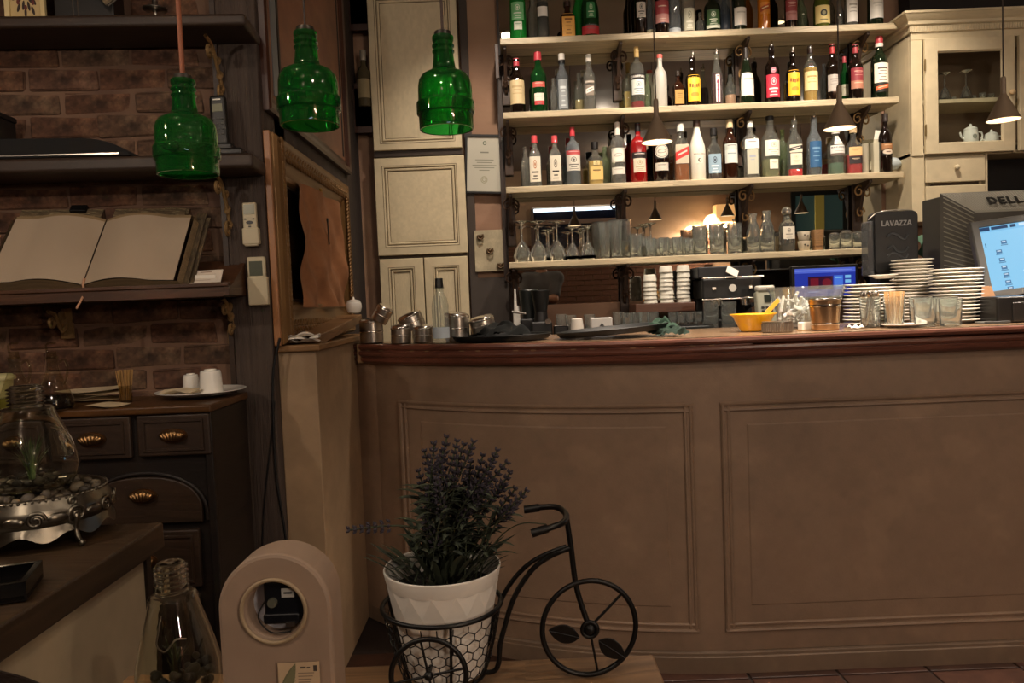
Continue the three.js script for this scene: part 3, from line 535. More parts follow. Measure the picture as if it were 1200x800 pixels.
{
  const d = 4.0, t = thing('cupboard', 'tall cream cupboard with panelled doors behind the left end of the bar', 'cupboard', [0, 0, 0]);
  const xa = at(441, 240, d).x, xb = at(550, 340, d).x, xm = at(545, 240, d).x;
  part('carcass', bx(xa + .002, xb - .004, .0, CEIL - .05, -Dwall - .018, -d - .013), M(0x3e3222, .7), t);
  const y = (py) => at(495, py, d).y, yU1 = CEIL - .06, yU0 = y(175), yM1 = y(184), yM0 = y(298), yS1 = y(302), yS0 = .95;
  panelDoor(t, xm - xa - .005, yU1 - yU0, (xa + xm) / 2, (yU0 + yU1) / 2, -d, .035);
  panelDoor(t, xm - xa + .006, yM1 - yM0, (xa + xm) / 2 + .002, (yM0 + yM1) / 2, -d, .042);
  const xc = at(498, 340, d).x;
  panelDoor(t, xc - xa - .006, yS1 - yS0, (xa + xc) / 2, (yS0 + yS1) / 2, -d, .046); panelDoor(t, xb - xc - .006, yS1 - yS0, (xb + xc) / 2, (yS0 + yS1) / 2, -d, .046);
  part('rail', bx(xa, xb - .01, yU0 - .03, yU0 + .002, -d - .012, -d - .004), M(0x2c2016, .6), t);
  // dark lower panel and posts between the cupboard and the shelves
  const q = rect(553, 325, 598, 420, 4.04); struct('trim_3', bx(q.x0, q.x1 + .01, .9, q.y1, -4.078, -4.05), M(0x3a322c, .7));
  const q2 = rect(545, 0, 553, 330, 4.04); struct('trim_4', bx(q2.x0 - .004, q2.x1, 1.2, CEIL - .02, -4.078, -4.055), M(0x3a3028, .7));
  // certificate in a black frame
  const r = rect(545, 157, 590, 226, 4.03);
  const cert = canvasTex(256, 384, (c, w, h) => { c.fillStyle = '#b6b3a4'; c.fillRect(0, 0, w, h); c.fillStyle = '#5a6650'; c.beginPath(); c.arc(128, 46, 14, 0, 7); c.fill(); c.fillStyle = '#d2cfc0'; c.beginPath(); c.arc(128, 46, 7, 0, 7); c.fill(); c.fillStyle = '#77786a'; c.fillRect(98, 106, 60, 9); [[60, 160, 136], [72, 178, 110], [40, 198, 176], [56, 214, 146], [90, 232, 76]].forEach(([x, y2, l]) => c.fillRect(x, y2, l, 5)); c.strokeStyle = '#8d8a70'; c.lineWidth = 5; c.beginPath(); c.arc(128, 300, 22, 0, 7); c.stroke(); c.beginPath(); c.arc(128, 300, 12, 0, 7); c.stroke(); });
  let f = thing('picture_frame', 'printed certificate in a thin black frame hanging beside the shelves', 'certificate', [r.cx, r.cy, -4.055]); f.rotation.z = -.055; f.rotation.x = .03;
  part('frame', frameGeo(r.w - .02, r.h - .02, [[0, .004], [0, .018], [.01, .018], [.01, -.006]]), BLACK, f); part('sheet', box(r.w - .018, r.h - .018, .004, 0, 0, .006), M(0xffffff, .6, 0, { map: cert }), f);
  const b = rect(556, 269, 592, 318, 4.03);
  f = thing('hook_board', 'cream board with three small dark hooks beside the shelves', 'hook board', [b.cx, b.cy, -4.05]);
  part('board', box(b.w, b.h, .012, 0, 0, 0, .002), M(0xcfc2a2, .7, 0, { map: texWorn }), f);
  for (const [x, y2] of [[-.3, .34], [.0, .0], [.32, -.36]]) { const hk = part('hook', [ball(.012, 0, 0, .012), tube([V(-.012, .008, .006), V(-.012, -.004, .022), V(.002, -.014, .026), V(.016, -.004, .024), V(.014, .012, .022)], .005, 20)], M(0x5a4630, .4, .6), f); hk.position.set(x * b.w, y2 * b.h, 0); }
}

// ---------- mirror wall and cream bottle shelves ----------
const ORD = ['first', 'second', 'third', 'fourth', 'fifth', 'sixth', 'seventh', 'eighth', 'ninth', 'tenth', 'eleventh', 'twelfth', 'thirteenth', 'fourteenth', 'fifteenth', 'sixteenth', 'seventeenth', 'eighteenth', 'nineteenth', 'twentieth', 'twenty-first', 'twenty-second', 'twenty-third', 'twenty-fourth'];
const SF = 3.86;                                       // shelf fronts
const shelfY = [[590, 44.5, 1050, 26.5], [588, 131, 1057, 113.5], [592, 219, 1063, 200.5], [595, 308, 1027, 289.5]].map(([a, b, c, d]) => (at(a, b, SF).y + at(c, d, SF).y) / 2);
const XL = .0, XR = [1.965, 1.968, 1.985, 1.845];
{
  const t = thing('wall_mirror', 'wide frameless mirror on the wall behind the bottle shelves', 'mirror', [0, 2.93, -Dwall + .001]);
  const m = part('pane', bx(XL - .0, 1.975, -1.8, 0, -.004, .004), M(0xc2c2bc, .01, 1), t);
  part('edge_strip', [bx(XL - .012, XL, -1.8, 0, -.004, .01)], wood(0x3a2a20, .5), t);
  t.rotation.x = .015;
  const shelfM = M(0xe4d8b8, .45, 0, { map: texWood, bumpMap: bumpFine, bumpScale: .0003 });
  const names = ['top', 'second', 'third', 'lowest'];
  const bxs = [.022, .60, 1.235, 1.83];
  const ironB = M(0x4a3424, .45, .4, { bumpMap: bumpNoise, bumpScale: .004 }), goldB = M(0x9a7a50, .4, .6), plank = wood(0x4a3526, .5);
  shelfY.forEach((y, i) => {
    const s = thing('wall_shelf', `${i === 0 ? 'top' : names[i]} long cream wooden shelf on the mirror ${i === 3 ? 'with rows of glasses' : 'lined with bottles'}`, 'shelf', [0, y, 0]);
    part('board', metricUV(bx(XL, XR[i], -.031, 0, -Dwall + .004, -SF, .004)), shelfM, s);
    for (const x of bxs) {
      const d = .15, b = new THREE.Group(); b.name = 'bracket'; const k = s.children.filter((c) => c.name.startsWith('bracket')).length; if (k) b.name += '_00' + k; b.position.set(x, -.031, -Dwall + .006); s.add(b);
      const hgt = i === 3 ? .30 : .25;
      part('plate', metricUV(box(.045, hgt, .016, 0, -hgt / 2, .008, .004)), plank, b);
      part('arm', rot(extr(shape([[.01, -.002], [d + .02, -.002], [d + .02, -.012], [d * .6, -.05], [.03, -.19], [.01, -.2]]), .012, .002), 0, -Math.PI / 2, 0).translate(.006, 0, 0), plank, b);
      const cu = (cx, cz, cy, r0, turns, s2, tilt) => { const p = []; for (let q = 0; q <= 30; q++) { const a = q / 30 * Math.PI * 2 * turns, r = r0 * (1 - .75 * q / 30); p.push(V(cx + s2 * r * Math.cos(a) * tilt, cy + r * Math.sin(a), cz + r * Math.cos(a) * (1 - tilt) * .8)); } return tube(p, .0048, 60, 6); };
      part('scroll', [cu(-.02, d * .55, -.045, .032, 1.4, 1, .75), cu(.022, d * .5, -.05, .034, 1.4, -1, .75), cu(.0, .05, -.15, .03, 1.3, 1, .6)], x > 1 ? goldB : ironB, b);
    }
  });
  // brown wooden end piece at the left end of the shelves
  const e = thing('end_bracket', 'dark brown wooden corner piece at the left end of the second shelf', 'bracket', [XL - .014, shelfY[0] - .03, 0]);
  part('board', rot(extr(shape([[0, 0], [.19, 0], [.02, -.16], [0, -.16]]), .014, .002), 0, Math.PI / 2, 0).translate(-.012, 0, -SF - .0), wood(0x3a2418, .5), e);
  part('post', bx(-.012, .002, -1.16, .0, -SF - .19, -SF - .17), wood(0x33231a, .5), e);
}

// ---------- bottle labels: one sheet of print ----------
const NC = 10, ATLAS = 2048; let cells = 0; const inked = [];
function cell(draw) { const i = cells++; inked.push([i, draw]); return i; }
const PROF = {
  wine: [[0, 0], [.93, 0], [1, .02], [1, .58], [.95, .635], [.75, .69], [.5, .74], [.4, .79], [.37, .85], [.36, .95], [.41, .955], [.41, .985], [.38, 1], [0, 1]],
  spirit: [[0, 0], [.94, 0], [1, .018], [1, .57], [.96, .63], [.8, .69], [.55, .745], [.42, .78], [.38, .83], [.37, .9], [.42, .905], [.42, .985], [.39, 1], [0, 1]],
  champ: [[0, 0], [.94, 0], [1, .02], [1, .38], [.95, .47], [.78, .58], [.55, .7], [.4, .8], [.34, .9], [.36, .91], [.37, .95], [.34, 1], [0, 1]],
  long: [[0, 0], [.94, 0], [1, .018], [1, .5], [.93, .58], [.72, .68], [.5, .78], [.38, .85], [.36, .92], [.4, .925], [.4, .99], [.36, 1], [0, 1]],
  round: [[0, 0], [.92, 0], [1, .02], [1, .6], [.97, .66], [.85, .715], [.6, .755], [.36, .785], [.32, .83], [.3, .97], [.34, .975], [.33, 1], [0, 1]],
  squat: [[0, 0], [.95, 0], [1, .025], [1, .56], [.93, .62], [.66, .68], [.42, .72], [.36, .78], [.36, .9], [.42, .905], [.42, .99], [.38, 1], [0, 1]],
  slim: [[0, 0], [.94, 0], [1, .015], [1, .6], [.9, .66], [.6, .73], [.46, .8], [.42, .94], [.48, .945], [.48, .99], [.44, 1], [0, 1]],
};
function rev(prof, seg, sq, p0 = 0, p1 = Math.PI * 2, uv = null) {
  const n = 5, ny = prof.length - 1, y0 = prof[0][1], y1 = prof[ny][1];
  const f = (u, v, i, j) => { const a = lerp(p0, p1, u), [r, y, s = 1] = prof[j]; const c = Math.abs(Math.cos(a)), d = Math.abs(Math.sin(a)); const m = sq ? lerp(1, .94 / Math.pow(c ** n + d ** n, 1 / n), s) : 1; return V(r * m * Math.sin(a), y, r * m * Math.cos(a)); };
  return gridGeo(seg, ny, f, uv ? (u, v, p) => uv(u, (p.y - y0) / (y1 - y0)) : null);
}
const radAt = (prof, y) => { for (let i = 1; i < prof.length - 1; i++) if (prof[i][1] >= y && prof[i][1] > prof[i - 1][1]) { const [r0, a] = prof[i - 1], [r1, b] = prof[i]; return lerp(r0, r1, cl((y - a) / (b - a))); } return prof[prof.length - 2][0]; };
const GLASS = {
  clear: glass(0xeef1ea, { transmission: .95 }), bluish: glass(0xd9e4ec, { transmission: .94 }), greenish: glass(0xcadcb8, { transmission: .92 }), green: glass(0x2fb44a, { transmission: .6 }), deepgreen: glass(0x1f5f2c, { transmission: .7 }), olive: glass(0x7c8a3a, { transmission: .6 }),
  dark: M(0x150d09, .06, 0, { clearcoat: .5 }), darkgreen: M(0x141f12, .06, 0, { clearcoat: .5 }), brown: M(0x2a140a, .08, 0, { clearcoat: .5 }),
  frost: M(0xe6e4da, .45, 0, { transmission: .5, thickness: 0 }), white: M(0xe6e2d2, .35, 0, { clearcoat: .3 }), amber: M(0xd07a1c, .12, 0, { clearcoat: .5 }), red: M(0x8a1414, .1, 0, { clearcoat: .5 }),
};
const SOLID = { clear: solidGlass(0xf4f6f0, { transmission: .93 }), bluish: solidGlass(0xe2ecf2, { transmission: .92 }), greenish: solidGlass(0xd6e6c4, { transmission: .92 }) };
const LIQ = {}; const liq = (c) => LIQ[c] ??= M(c, .08, 0, { clearcoat: .2 });
const liqT = (c) => LIQ['t' + c] ??= M(c, .05, 0, { transmission: .75, thickness: 0 });
let labelMat; const labelMeshes = [];
const CAPM = {}; const capMat = (c) => CAPM[c] ??= (c === 'chrome' ? CHROME : M(c, .4, 0, { clearcoat: .2 }));
const shelfGroup = ['bottles on the top shelf', 'bottles on the second shelf', 'bottles on the third shelf', 'bottles on the lowest shelf'];
function bottle(o) {
  const d = o.d ?? 3.925, y0 = o.y0 ?? shelfY[o.s], p = at(o.x, o.ym ?? 125, d);
  const basePy = o.s !== undefined ? [44.5 - (o.x - 590) * .039, 131 - (o.x - 588) * .0384, 219 - (o.x - 592) * .0406, 308 - (o.x - 595) * .044][o.s] : o.base;
  const pm = at(o.x, o.h ? basePy - 20 : (basePy + o.top) / 2, d), h = o.h ?? at(o.x, o.top, d).y - y0, r = o.w / 2 / FOCAL * d;
  const pr = PROF[o.k || 'spirit'], sq = o.sq ? 1 : 0;
  const sc = (k) => pr.map(([a, b]) => [Math.max(a * r + (k || 0), 0), b * h, cl((.74 - b) / .1)]);
  const t = thing('bottle', o.t, 'bottle', [pm.x, y0 + .0004, -d], o.turn ?? rr(-.12, .12), o.s !== undefined ? shelfGroup[o.s] : undefined);
  const g = GLASS[o.g || 'clear'];
  const real = o.lq === undefined && SOLID[o.g || 'clear'];
  const shell = real ? [...sc().slice(0, -1), ...pr.slice(1, -1).reverse().map(([a, b]) => [Math.max(a * r - .003, .002), Math.max(b * h, .006), cl((.74 - b) / .1)]), [0, .006, 1]] : sc();
  part('glass', crease(rev(shell, 32, sq), .8), real || g, t);
  if (o.lq !== undefined) {
    const lv = o.lv ?? .55, pp = pr.filter((q) => q[1] < lv - .001).map(([a, b]) => [Math.max(a * r - .0022, 0), Math.max(b * h, .003), cl((.74 - b) / .1)]);
    pp.push([radAt(pr, lv) * r - .0022, lv * h, 1], [0, lv * h, 1]); part('liquid', rev(pp, 24, sq), o.clearLiq ? liqT(o.lq) : liq(o.lq), t);
  }
  const ch = o.ch ?? .13;
  if (o.cap === 'pour') {
    part('pourer', [cyl(.0035, .005, .03, .004, h + .014, 0, 10).rotateZ(-.0), cyl(.0125, .011, .012, 0, h + .001, 0, 14)], CHROME, t);
  } else if (o.cap !== undefined) {
    const cr = radAt(pr, 1 - ch * .5) * r + .0016;
    part('cap', lathe([[cr, h * (1 - ch)], [cr * 1.02, h * (1 - ch) + .002], [cr * .98, h * 1.004], [cr * .9, h * 1.01], [0, h * 1.011]], 20), capMat(o.cap), t);
    if (o.ring !== undefined) part('neck_band', lathe([[cr + .0004, h * (1 - ch - .06)], [cr + .0006, h * (1 - ch)]], 18), capMat(o.ring), t);
  }
  for (const L of o.lab || []) {
    const ya = h - (L[1] - (o.top ?? basePy - h / d * FOCAL)) / FOCAL * d, yb = h - (L[0] - (o.top ?? basePy - h / d * FOCAL)) / FOCAL * d;
    const a = L[3] ?? 1.1, c = cell(L[2]), cu = (c % NC) / NC, cv = 1 - (Math.floor(c / NC) + 1) / NC, e = 2 / ATLAS;
    const ps = []; for (let i = 0; i <= 6; i++) { const y = Math.max(lerp(ya, yb, i / 6), .003); ps.push([radAt(pr, y / h) * r + .0009, y, cl((.74 - y / h) / .1)]); }
    const lm = part('label', rev(ps, 14, sq, -a, a, (u, v) => [cu + e + u * (1 / NC - 2 * e), cv + e + v * (1 / NC - 2 * e)]), null, t); labelMeshes.push(lm);
  }
  return t;
}
// print for labels
const ink = {
  plain: (bg, fg = '#555', n = 4) => (c) => { c.fillStyle = bg; c.fillRect(0, 0, 256, 256); c.fillStyle = fg; for (let i = 0; i < n; i++) { const w = 150 - (i * 53) % 90; c.fillRect(128 - w / 2, 60 + i * 40, w, i === 0 ? 22 : 9); } },
  seal: (bg, fg, fg2 = fg) => (c) => { c.fillStyle = bg; c.fillRect(0, 0, 256, 256); c.strokeStyle = fg; c.lineWidth = 10; c.beginPath(); c.arc(128, 80, 38, 0, 7); c.stroke(); c.fillStyle = fg; c.beginPath(); c.arc(128, 80, 18, 0, 7); c.fill(); c.fillStyle = fg2; c.fillRect(50, 150, 156, 16); c.fillRect(80, 190, 96, 12); c.fillRect(60, 222, 136, 8); },
  word: (bg, fg, s, px = 56, extra) => (c) => { c.fillStyle = bg; c.fillRect(0, 0, 256, 256); if (extra) extra(c); c.fillStyle = fg; c.font = `bold ${px}px sans-serif`; c.textAlign = 'center'; c.textBaseline = 'middle'; c.save(); c.translate(128, 128); const w = c.measureText(s).width; if (w > 236) c.scale(236 / w, 1); c.fillText(s, 0, 0); c.restore(); },
  two: (a, b, k = .5, fg = '#777') => (c) => { c.fillStyle = a; c.fillRect(0, 0, 256, 256 * k); c.fillStyle = b; c.fillRect(0, 256 * k, 256, 256); c.fillStyle = fg; c.fillRect(60, 256 * k * .4, 136, 14); c.fillRect(70, 256 * (k + .2), 116, 10); c.fillRect(90, 256 * (k + .3), 76, 8); },
  arch: (bg, sky, fg) => (c) => { c.fillStyle = bg; c.fillRect(0, 0, 256, 256); c.fillStyle = sky; c.fillRect(10, 10, 236, 236); c.fillStyle = fg; c.font = 'bold 54px sans-serif'; c.textAlign = 'center'; for (let i = 0; i < 5; i++) c.fillRect(40 + i * 36, 96 - Math.abs(i - 2) * 6, 26, 34); c.beginPath(); c.ellipse(128, 190, 70, 22, 0, 0, 7); c.globalAlpha = .4; c.fill(); c.globalAlpha = 1; },
  diag: (bg, fg, tx) => (c) => { c.fillStyle = bg; c.fillRect(0, 0, 256, 256); c.save(); c.translate(128, 120); c.rotate(-.3); c.fillStyle = fg; c.fillRect(-190, -50, 380, 100); c.fillStyle = tx; c.fillRect(-90, -16, 180, 22); c.restore(); },
};
const B = [
  // top shelf
  { s: 0, x: 607, h: .33, w: 19, k: 'spirit', g: 'green', cap: 0x2a6a30, lab: [[2, 22, ink.seal('#7ac486', '#e6f0e0'), .8], [24, 33, ink.plain('#e8eedd', '#7aa07a', 3), .5]], t: 'bright green bottle with white print at the left end of the top shelf' },
  { s: 0, x: 625, h: .27, w: 14, d: 4.0, k: 'slim', t: 'plain clear bottle behind the green one on the top shelf' },
  { s: 0, x: 636, h: .31, w: 14, k: 'wine', g: 'clear', lq: 0x55524c, lv: .6, clearLiq: 1, lab: [[6, 17, ink.plain('#f2eee4', '#f2eee4', 0), .9]], t: 'greyish clear bottle with a small square white label on the top shelf' },
  { s: 0, x: 665, h: .185, w: 18, k: 'squat', sq: 1, g: 'brown', cap: 0x2a1810, lab: [[14, 40, ink.plain('#e0a850', '#8a5a20', 5), .75]], t: 'squat brown bottle with an orange label on the top shelf' },
  { s: 0, x: 680, h: .3, w: 22, d: 3.99, k: 'champ', g: 'green', t: 'bright green bottle without label behind the green sparkling wine bottle' },
  { s: 0, x: 691, h: .32, w: 21, k: 'champ', g: 'deepgreen', lab: [[2, 20, ink.seal('#2f7a44', '#cfe0c0'), .5], [27, 38, ink.two('#2a2a20', '#c83a40', .15), 1.2]], t: 'green sparkling wine bottle with a red band on the top shelf' },
  { s: 0, x: 741, h: .31, w: 11, d: 3.985, k: 'wine', g: 'dark', t: 'slim black bottle just right of the second shelf bracket on the top shelf' },
  { s: 0, x: 750.5, h: .32, w: 14, k: 'wine', g: 'dark', d: 3.90, lab: [[3, 20, ink.seal('#cfc8bc', '#3a3a3a'), .8]], t: 'dark wine bottle with a grey white label on the top shelf' },
  { s: 0, x: 762, h: .25, w: 10, d: 3.97, k: 'long', g: 'bluish', lab: [[28, 36, ink.plain('#cfc8a8', '#9a947a', 2), 1.2]], t: 'slender bluish bottle with a pale band at its foot on the top shelf' },
  { s: 0, x: 775.5, h: .31, w: 16.5, k: 'wine', g: 'dark', d: 3.905, lab: [[1, 26, ink.two('#a8474a', '#c88c84', .6, '#e0c0b0'), 1.1]], t: 'dark bottle with a red and pink label on the top shelf' },
  { s: 0, x: 790, h: .33, w: 14, k: 'long', g: 'bluish', lab: [[30, 36, ink.plain('#b8c0c4', '#98a0a4', 1), 1.2]], t: 'tall pale blue clear bottle on the top shelf' },
  { s: 0, x: 806, h: .26, w: 16, k: 'round', g: 'clear', lab: [[8, 33, ink.seal('#c9c6ae', '#8a8870', '#f0eede'), .8]], t: 'clear bottle with an oval silvery label on the top shelf' },
  { s: 0, x: 820, h: .12, w: 9, k: 'squat', g: 'clear', d: 3.96, t: 'tiny clear bottle between two larger ones on the top shelf' },
  { s: 0, x: 834.5, h: .21, w: 19, k: 'spirit', g: 'darkgreen', lab: [[10, 28, ink.seal('#3c5a34', '#d8e0c8'), .8], [27, 31, ink.plain('#d8dcc8', '#d8dcc8', 0), .9]], t: 'dark green bottle with white print on the top shelf' },
  { s: 0, x: 849, h: .27, w: 14, k: 'slim', g: 'bluish', d: 3.98, lq: 0x6a7a8c, lv: .4, clearLiq: 1, t: 'blue grey clear bottle in the back row of the top shelf' },
  { s: 0, x: 866, h: .32, w: 15.5, k: 'wine', g: 'darkgreen', lab: [[7, 27, ink.plain('#f0ece0', '#c8c4b8', 1), 1.1]], t: 'dark wine bottle with a big blank white label on the top shelf' },
  { s: 0, x: 895, h: .32, w: 14, k: 'slim', g: 'amber', cap: 0x8a3a10, lab: [[1, 14, ink.diag('#d88a30', '#a84818', '#f0e0b0'), .8]], t: 'slim bright orange bottle on the top shelf' },
  { s: 0, x: 926.5, h: .33, w: 14, k: 'wine', g: 'dark', lab: [[-2, 11, ink.plain('#a04848', '#d8b0a0', 3), 1.1], [11, 21, ink.plain('#c48c86', '#a86a64', 2), 1.1]], t: 'dark bottle with two stacked red labels on the top shelf' },
  { s: 0, x: 939, h: .2, w: 13, d: 4.0, k: 'spirit', g: 'greenish', t: 'pale greenish bottle in the back row of the top shelf' },
  { s: 0, x: 962.5, h: .28, w: 18, k: 'champ', g: 'olive', lab: [[5, 25, (c) => { c.fillStyle = '#ecd890'; c.fillRect(0, 0, 256, 256); c.fillStyle = '#3a3a34'; c.beginPath(); c.arc(128, 110, 48, 0, 7); c.fill(); c.fillStyle = '#9a9670'; c.beginPath(); c.arc(128, 110, 26, 0, 7); c.fill(); c.fillStyle = '#6a6448'; c.fillRect(70, 200, 116, 12); }, 1.1]], t: 'olive green bottle with a yellow label and dark round seal on the top shelf' },
  { s: 0, x: 984, h: .17, w: 8, d: 3.97, k: 'slim', g: 'clear', t: 'thin clear bottle behind the lamp cord on the top shelf' },
  { s: 0, x: 997, h: .3, w: 14, k: 'slim', g: 'clear', lab: [[-4, 23, ink.plain('#eeebe2', '#a8a498', 3), 1.15]], t: 'straight clear bottle with a tall white label on the top shelf' },
  { s: 0, x: 1025.5, h: .3, w: 17, k: 'spirit', g: 'darkgreen', lab: [[-4, 19, ink.plain('#eae8de', '#c8c8be', 2), 1.1]], t: 'green bottle with a large white label at the right end of the top shelf' },
  // second shelf
  { s: 1, x: 606, top: 69.5, w: 17.5, k: 'wine', g: 'dark', cap: 0xb8404c, lab: [[95, 122, ink.plain('#cdb98e', '#b49c70', 3), 1.2]], t: 'dark wine bottle with a plain beige label at the left end of the second shelf' },
  { s: 1, x: 631, top: 62, w: 19, k: 'spirit', g: 'deepgreen', cap: 0xc84450, lq: 0x1a4a22, lv: .5, lab: [[97, 103, ink.plain('#c0544a', '#f0e0d0', 1), .8], [110, 123, ink.two('#ecdccc', '#c03c3c', .65), .6]], t: 'green bottle with a red cap and white red label on the second shelf' },
  { s: 1, x: 649, top: 92, w: 9, d: 3.985, k: 'slim', g: 'clear', t: 'small clear bottle in the back left of the second shelf' },
  { s: 1, x: 659, top: 64, w: 14, k: 'slim', g: 'bluish', cap: 0xe8e4da, ring: 0x1a1a1a, ch: .1, lab: [[94, 127, ink.plain('#8e9496', '#c8d0d2', 5), .8]], t: 'clear faceted bottle with a white and black cap on the second shelf' },
  { s: 1, x: 678.5, top: 86, w: 11, d: 3.985, k: 'spirit', g: 'clear', lq: 0x9a8a60, lv: .35, t: 'small clear bottle with amber remains behind on the second shelf' },
  { s: 1, x: 690.5, top: 65, w: 14, k: 'slim', g: 'clear', cap: 0xf0ece2, ch: .12, lab: [[95, 98, ink.word('#9a8c7c', '#f8f4ec', 'VODKA', 120), .8], [100, 112, ink.diag('#8a7e70', '#f0ece4', '#8a7e70'), .7]], t: 'clear bottle with a white cap and white slanted emblem on the second shelf' },
  { s: 1, x: 735, top: 92, w: 8, d: 3.97, k: 'slim', g: 'clear', lq: 0xc8b070, lv: .6, t: 'narrow bottle with yellow liquid left of the second shelf bracket' },
  { s: 1, x: 746.5, top: 56, w: 17, k: 'round', g: 'clear', cap: 0xd0b070, ch: .16, lq: 0x7a1018, lv: .12, lab: [[87.5, 93.5, ink.word('#1a1614', '#f6f2ea', 'CAMPARI', 150), 1.25], [94, 111, ink.seal('#d9e0d8', '#7a8a90'), 1.0]], t: 'nearly empty clear bitter bottle with a black name band and red remains' },
  { s: 1, x: 758.5, top: 87, w: 9, d: 3.98, k: 'spirit', g: 'greenish', t: 'small pale clear bottle behind the lamp cord on the second shelf' },
  { s: 1, x: 773.5, top: 65, w: 15.5, k: 'spirit', g: 'frost', cap: 0xd86a60, ch: .06, t: 'frosted white bottle with a small red cap on the second shelf' },
  { s: 1, x: 794.5, top: 84, w: 12.5, k: 'squat', sq: 1, g: 'brown', cap: 0x2a2018, lab: [[106, 122, ink.plain('#b08a44', '#8a682c', 3), .8]], t: 'small square brown bottle with a gold label on the second shelf' },
  { s: 1, x: 812, top: 68, w: 17, k: 'squat', g: 'dark', cap: 'pour', lab: [[89, 119, ink.arch('#e8b428', '#f0c43c', '#7a4a12'), 1.0]], t: 'dark bottle with a bright yellow label left of the magenta one, second shelf' },
  { s: 1, x: 840, top: 63, w: 14, k: 'long', g: 'clear', cap: 'pour', lq: 0x3a1420, lv: .62, lab: [[88, 119, ink.plain('#e8e0dc', '#8a5a6a', 3), .32], [89, 119, ink.plain('#8a2848', '#8a2848', 0), .1]], t: 'bottle of magenta liqueur with a narrow white strip label on the second shelf' },
  { s: 1, x: 856, top: 88, w: 13, d: 3.99, k: 'spirit', g: 'clear', lq: 0xb08870, lv: .4, t: 'short clear bottle with pinkish contents behind on the second shelf' },
  { s: 1, x: 874.5, top: 57, w: 16, k: 'champ', g: 'darkgreen', cap: 0x2c2620, ch: .2, lab: [[86, 112, ink.plain('#ece8da', '#b8b2a4', 1), 1.2]], t: 'dark green bottle with a waisted white label before the third bracket' },
  { s: 1, x: 904.5, top: 55, w: 16.5, k: 'spirit', g: 'dark', cap: 'pour', lab: [[80, 87, (c) => { c.fillStyle = '#1a0c0a'; c.fillRect(0, 0, 256, 256); c.fillStyle = '#d87a88'; c.beginPath(); c.arc(128, 128, 110, 0, 7); c.fill(); c.fillStyle = '#f2c8cc'; c.fillRect(70, 100, 116, 30); }, .4], [88, 114, ink.seal('#c02a42', '#f0c0c4', '#f4dcd8'), 1.05]], t: 'dark bottle with a crimson label and a chrome pourer on the second shelf' },
  { s: 1, x: 929, top: 62, w: 15.5, k: 'squat', g: 'dark', cap: 'pour', lab: [[83, 112, ink.arch('#e8a818', '#f4bc2c', '#8a4a10'), 1.0]], t: 'dark bottle with a bright yellow label left of the cream labelled whisky' },
  { s: 1, x: 949.5, top: 55, w: 16, k: 'wine', g: 'clear', cap: 0x2a1610, ch: .12, lq: 0xa8843c, lv: .62, lab: [[84.5, 106, ink.plain('#e8d69a', '#b0985c', 3), 1.1]], t: 'whisky bottle with a pale cream label and dark cap on the second shelf' },
  { s: 1, x: 966, top: 75, w: 9, d: 3.99, k: 'slim', g: 'bluish', t: 'thin clear bottle in the back row right of the whisky, second shelf' },
  { s: 1, x: 975.5, top: 52.5, w: 15, k: 'wine', g: 'dark', cap: 0xb03a3c, ch: .16, lab: [[88, 107, ink.plain('#b4aca4', '#8a847e', 3), 1.0]], t: 'dark wine bottle with a grey label and red cap behind the lamp cord' },
  { s: 1, x: 989.5, top: 67, w: 10, d: 3.985, k: 'wine', g: 'deepgreen', cap: 0xa84048, lab: [[99, 112, ink.plain('#a8a490', '#88846e', 2), 1.1]], t: 'small green bottle between two dark ones in the back of the second shelf' },
  { s: 1, x: 1002.5, top: 53, w: 16, k: 'wine', g: 'dark', cap: 0x9a3a40, ch: .15, lab: [[80.5, 95, ink.plain('#8a3038', '#c09080', 3), 1.15], [95, 104, ink.plain('#b07860', '#e0c0a0', 1), 1.15]], t: 'dark wine bottle with a dark red label on the second shelf' },
  { s: 1, x: 1030.5, top: 44, w: 18.5, k: 'spirit', g: 'darkgreen', cap: 0xb8444a, ring: 0xe8e0d4, ch: .1, lab: [[75, 97, ink.plain('#ece4d2', '#5a5048', 5), 1.05], [97, 108, ink.diag('#1a1a14', '#d8683c', '#f0c0a0'), .9]], t: 'tall dark vermouth bottle with a white and orange label, right end of second shelf' },
  // third shelf
  { s: 2, x: 616, top: 172, w: 11, d: 3.99, k: 'slim', g: 'clear', t: 'clear bottle in the back row at the left end of the third shelf' },
  { s: 2, x: 627, top: 160, w: 15, k: 'spirit', sq: 1, g: 'clear', cap: 0xcf4a50, lab: [[184, 213, ink.seal('#dcd4c0', '#b06a3c', '#3a3028'), .78]], t: 'square clear gin bottle with a red cap and an orange emblem on its label' },
  { s: 2, x: 650.5, top: 160, w: 15, k: 'spirit', sq: 1, g: 'clear', cap: 0xcf4a50, lab: [[183, 212, ink.seal('#d4ccb8', '#4a4034', '#2a2420'), .78]], t: 'square clear gin bottle with a red cap and a dark emblem on its label' },
  { s: 2, x: 671.5, top: 150, w: 17, k: 'round', g: 'bluish', cap: 0xcc3a44, ch: .14, lab: [[177, 182, ink.plain('#b84a4c', '#e8d8d8', 1), 1.15], [182, 200, ink.seal('#d2cdbf', '#58504a'), 1.1]], t: 'clear round vodka bottle with a red cap on the third shelf' },
  { s: 2, x: 697.5, top: 167, w: 18, k: 'squat', sq: 1, g: 'clear', lq: 0xb09048, lv: .55, cap: 0x14100e, ch: .16, lab: [[189, 194, ink.seal('#d8c488', '#6a4a20'), .4], [196, 211, ink.plain('#d2b36a', '#5a3a18', 2), .78]], t: 'low flask of golden tequila with a black stopper on the third shelf' },
  { s: 2, x: 709, top: 172, w: 13, d: 3.985, k: 'spirit', g: 'greenish', t: 'pale greenish bottle behind the golden flask on the third shelf' },
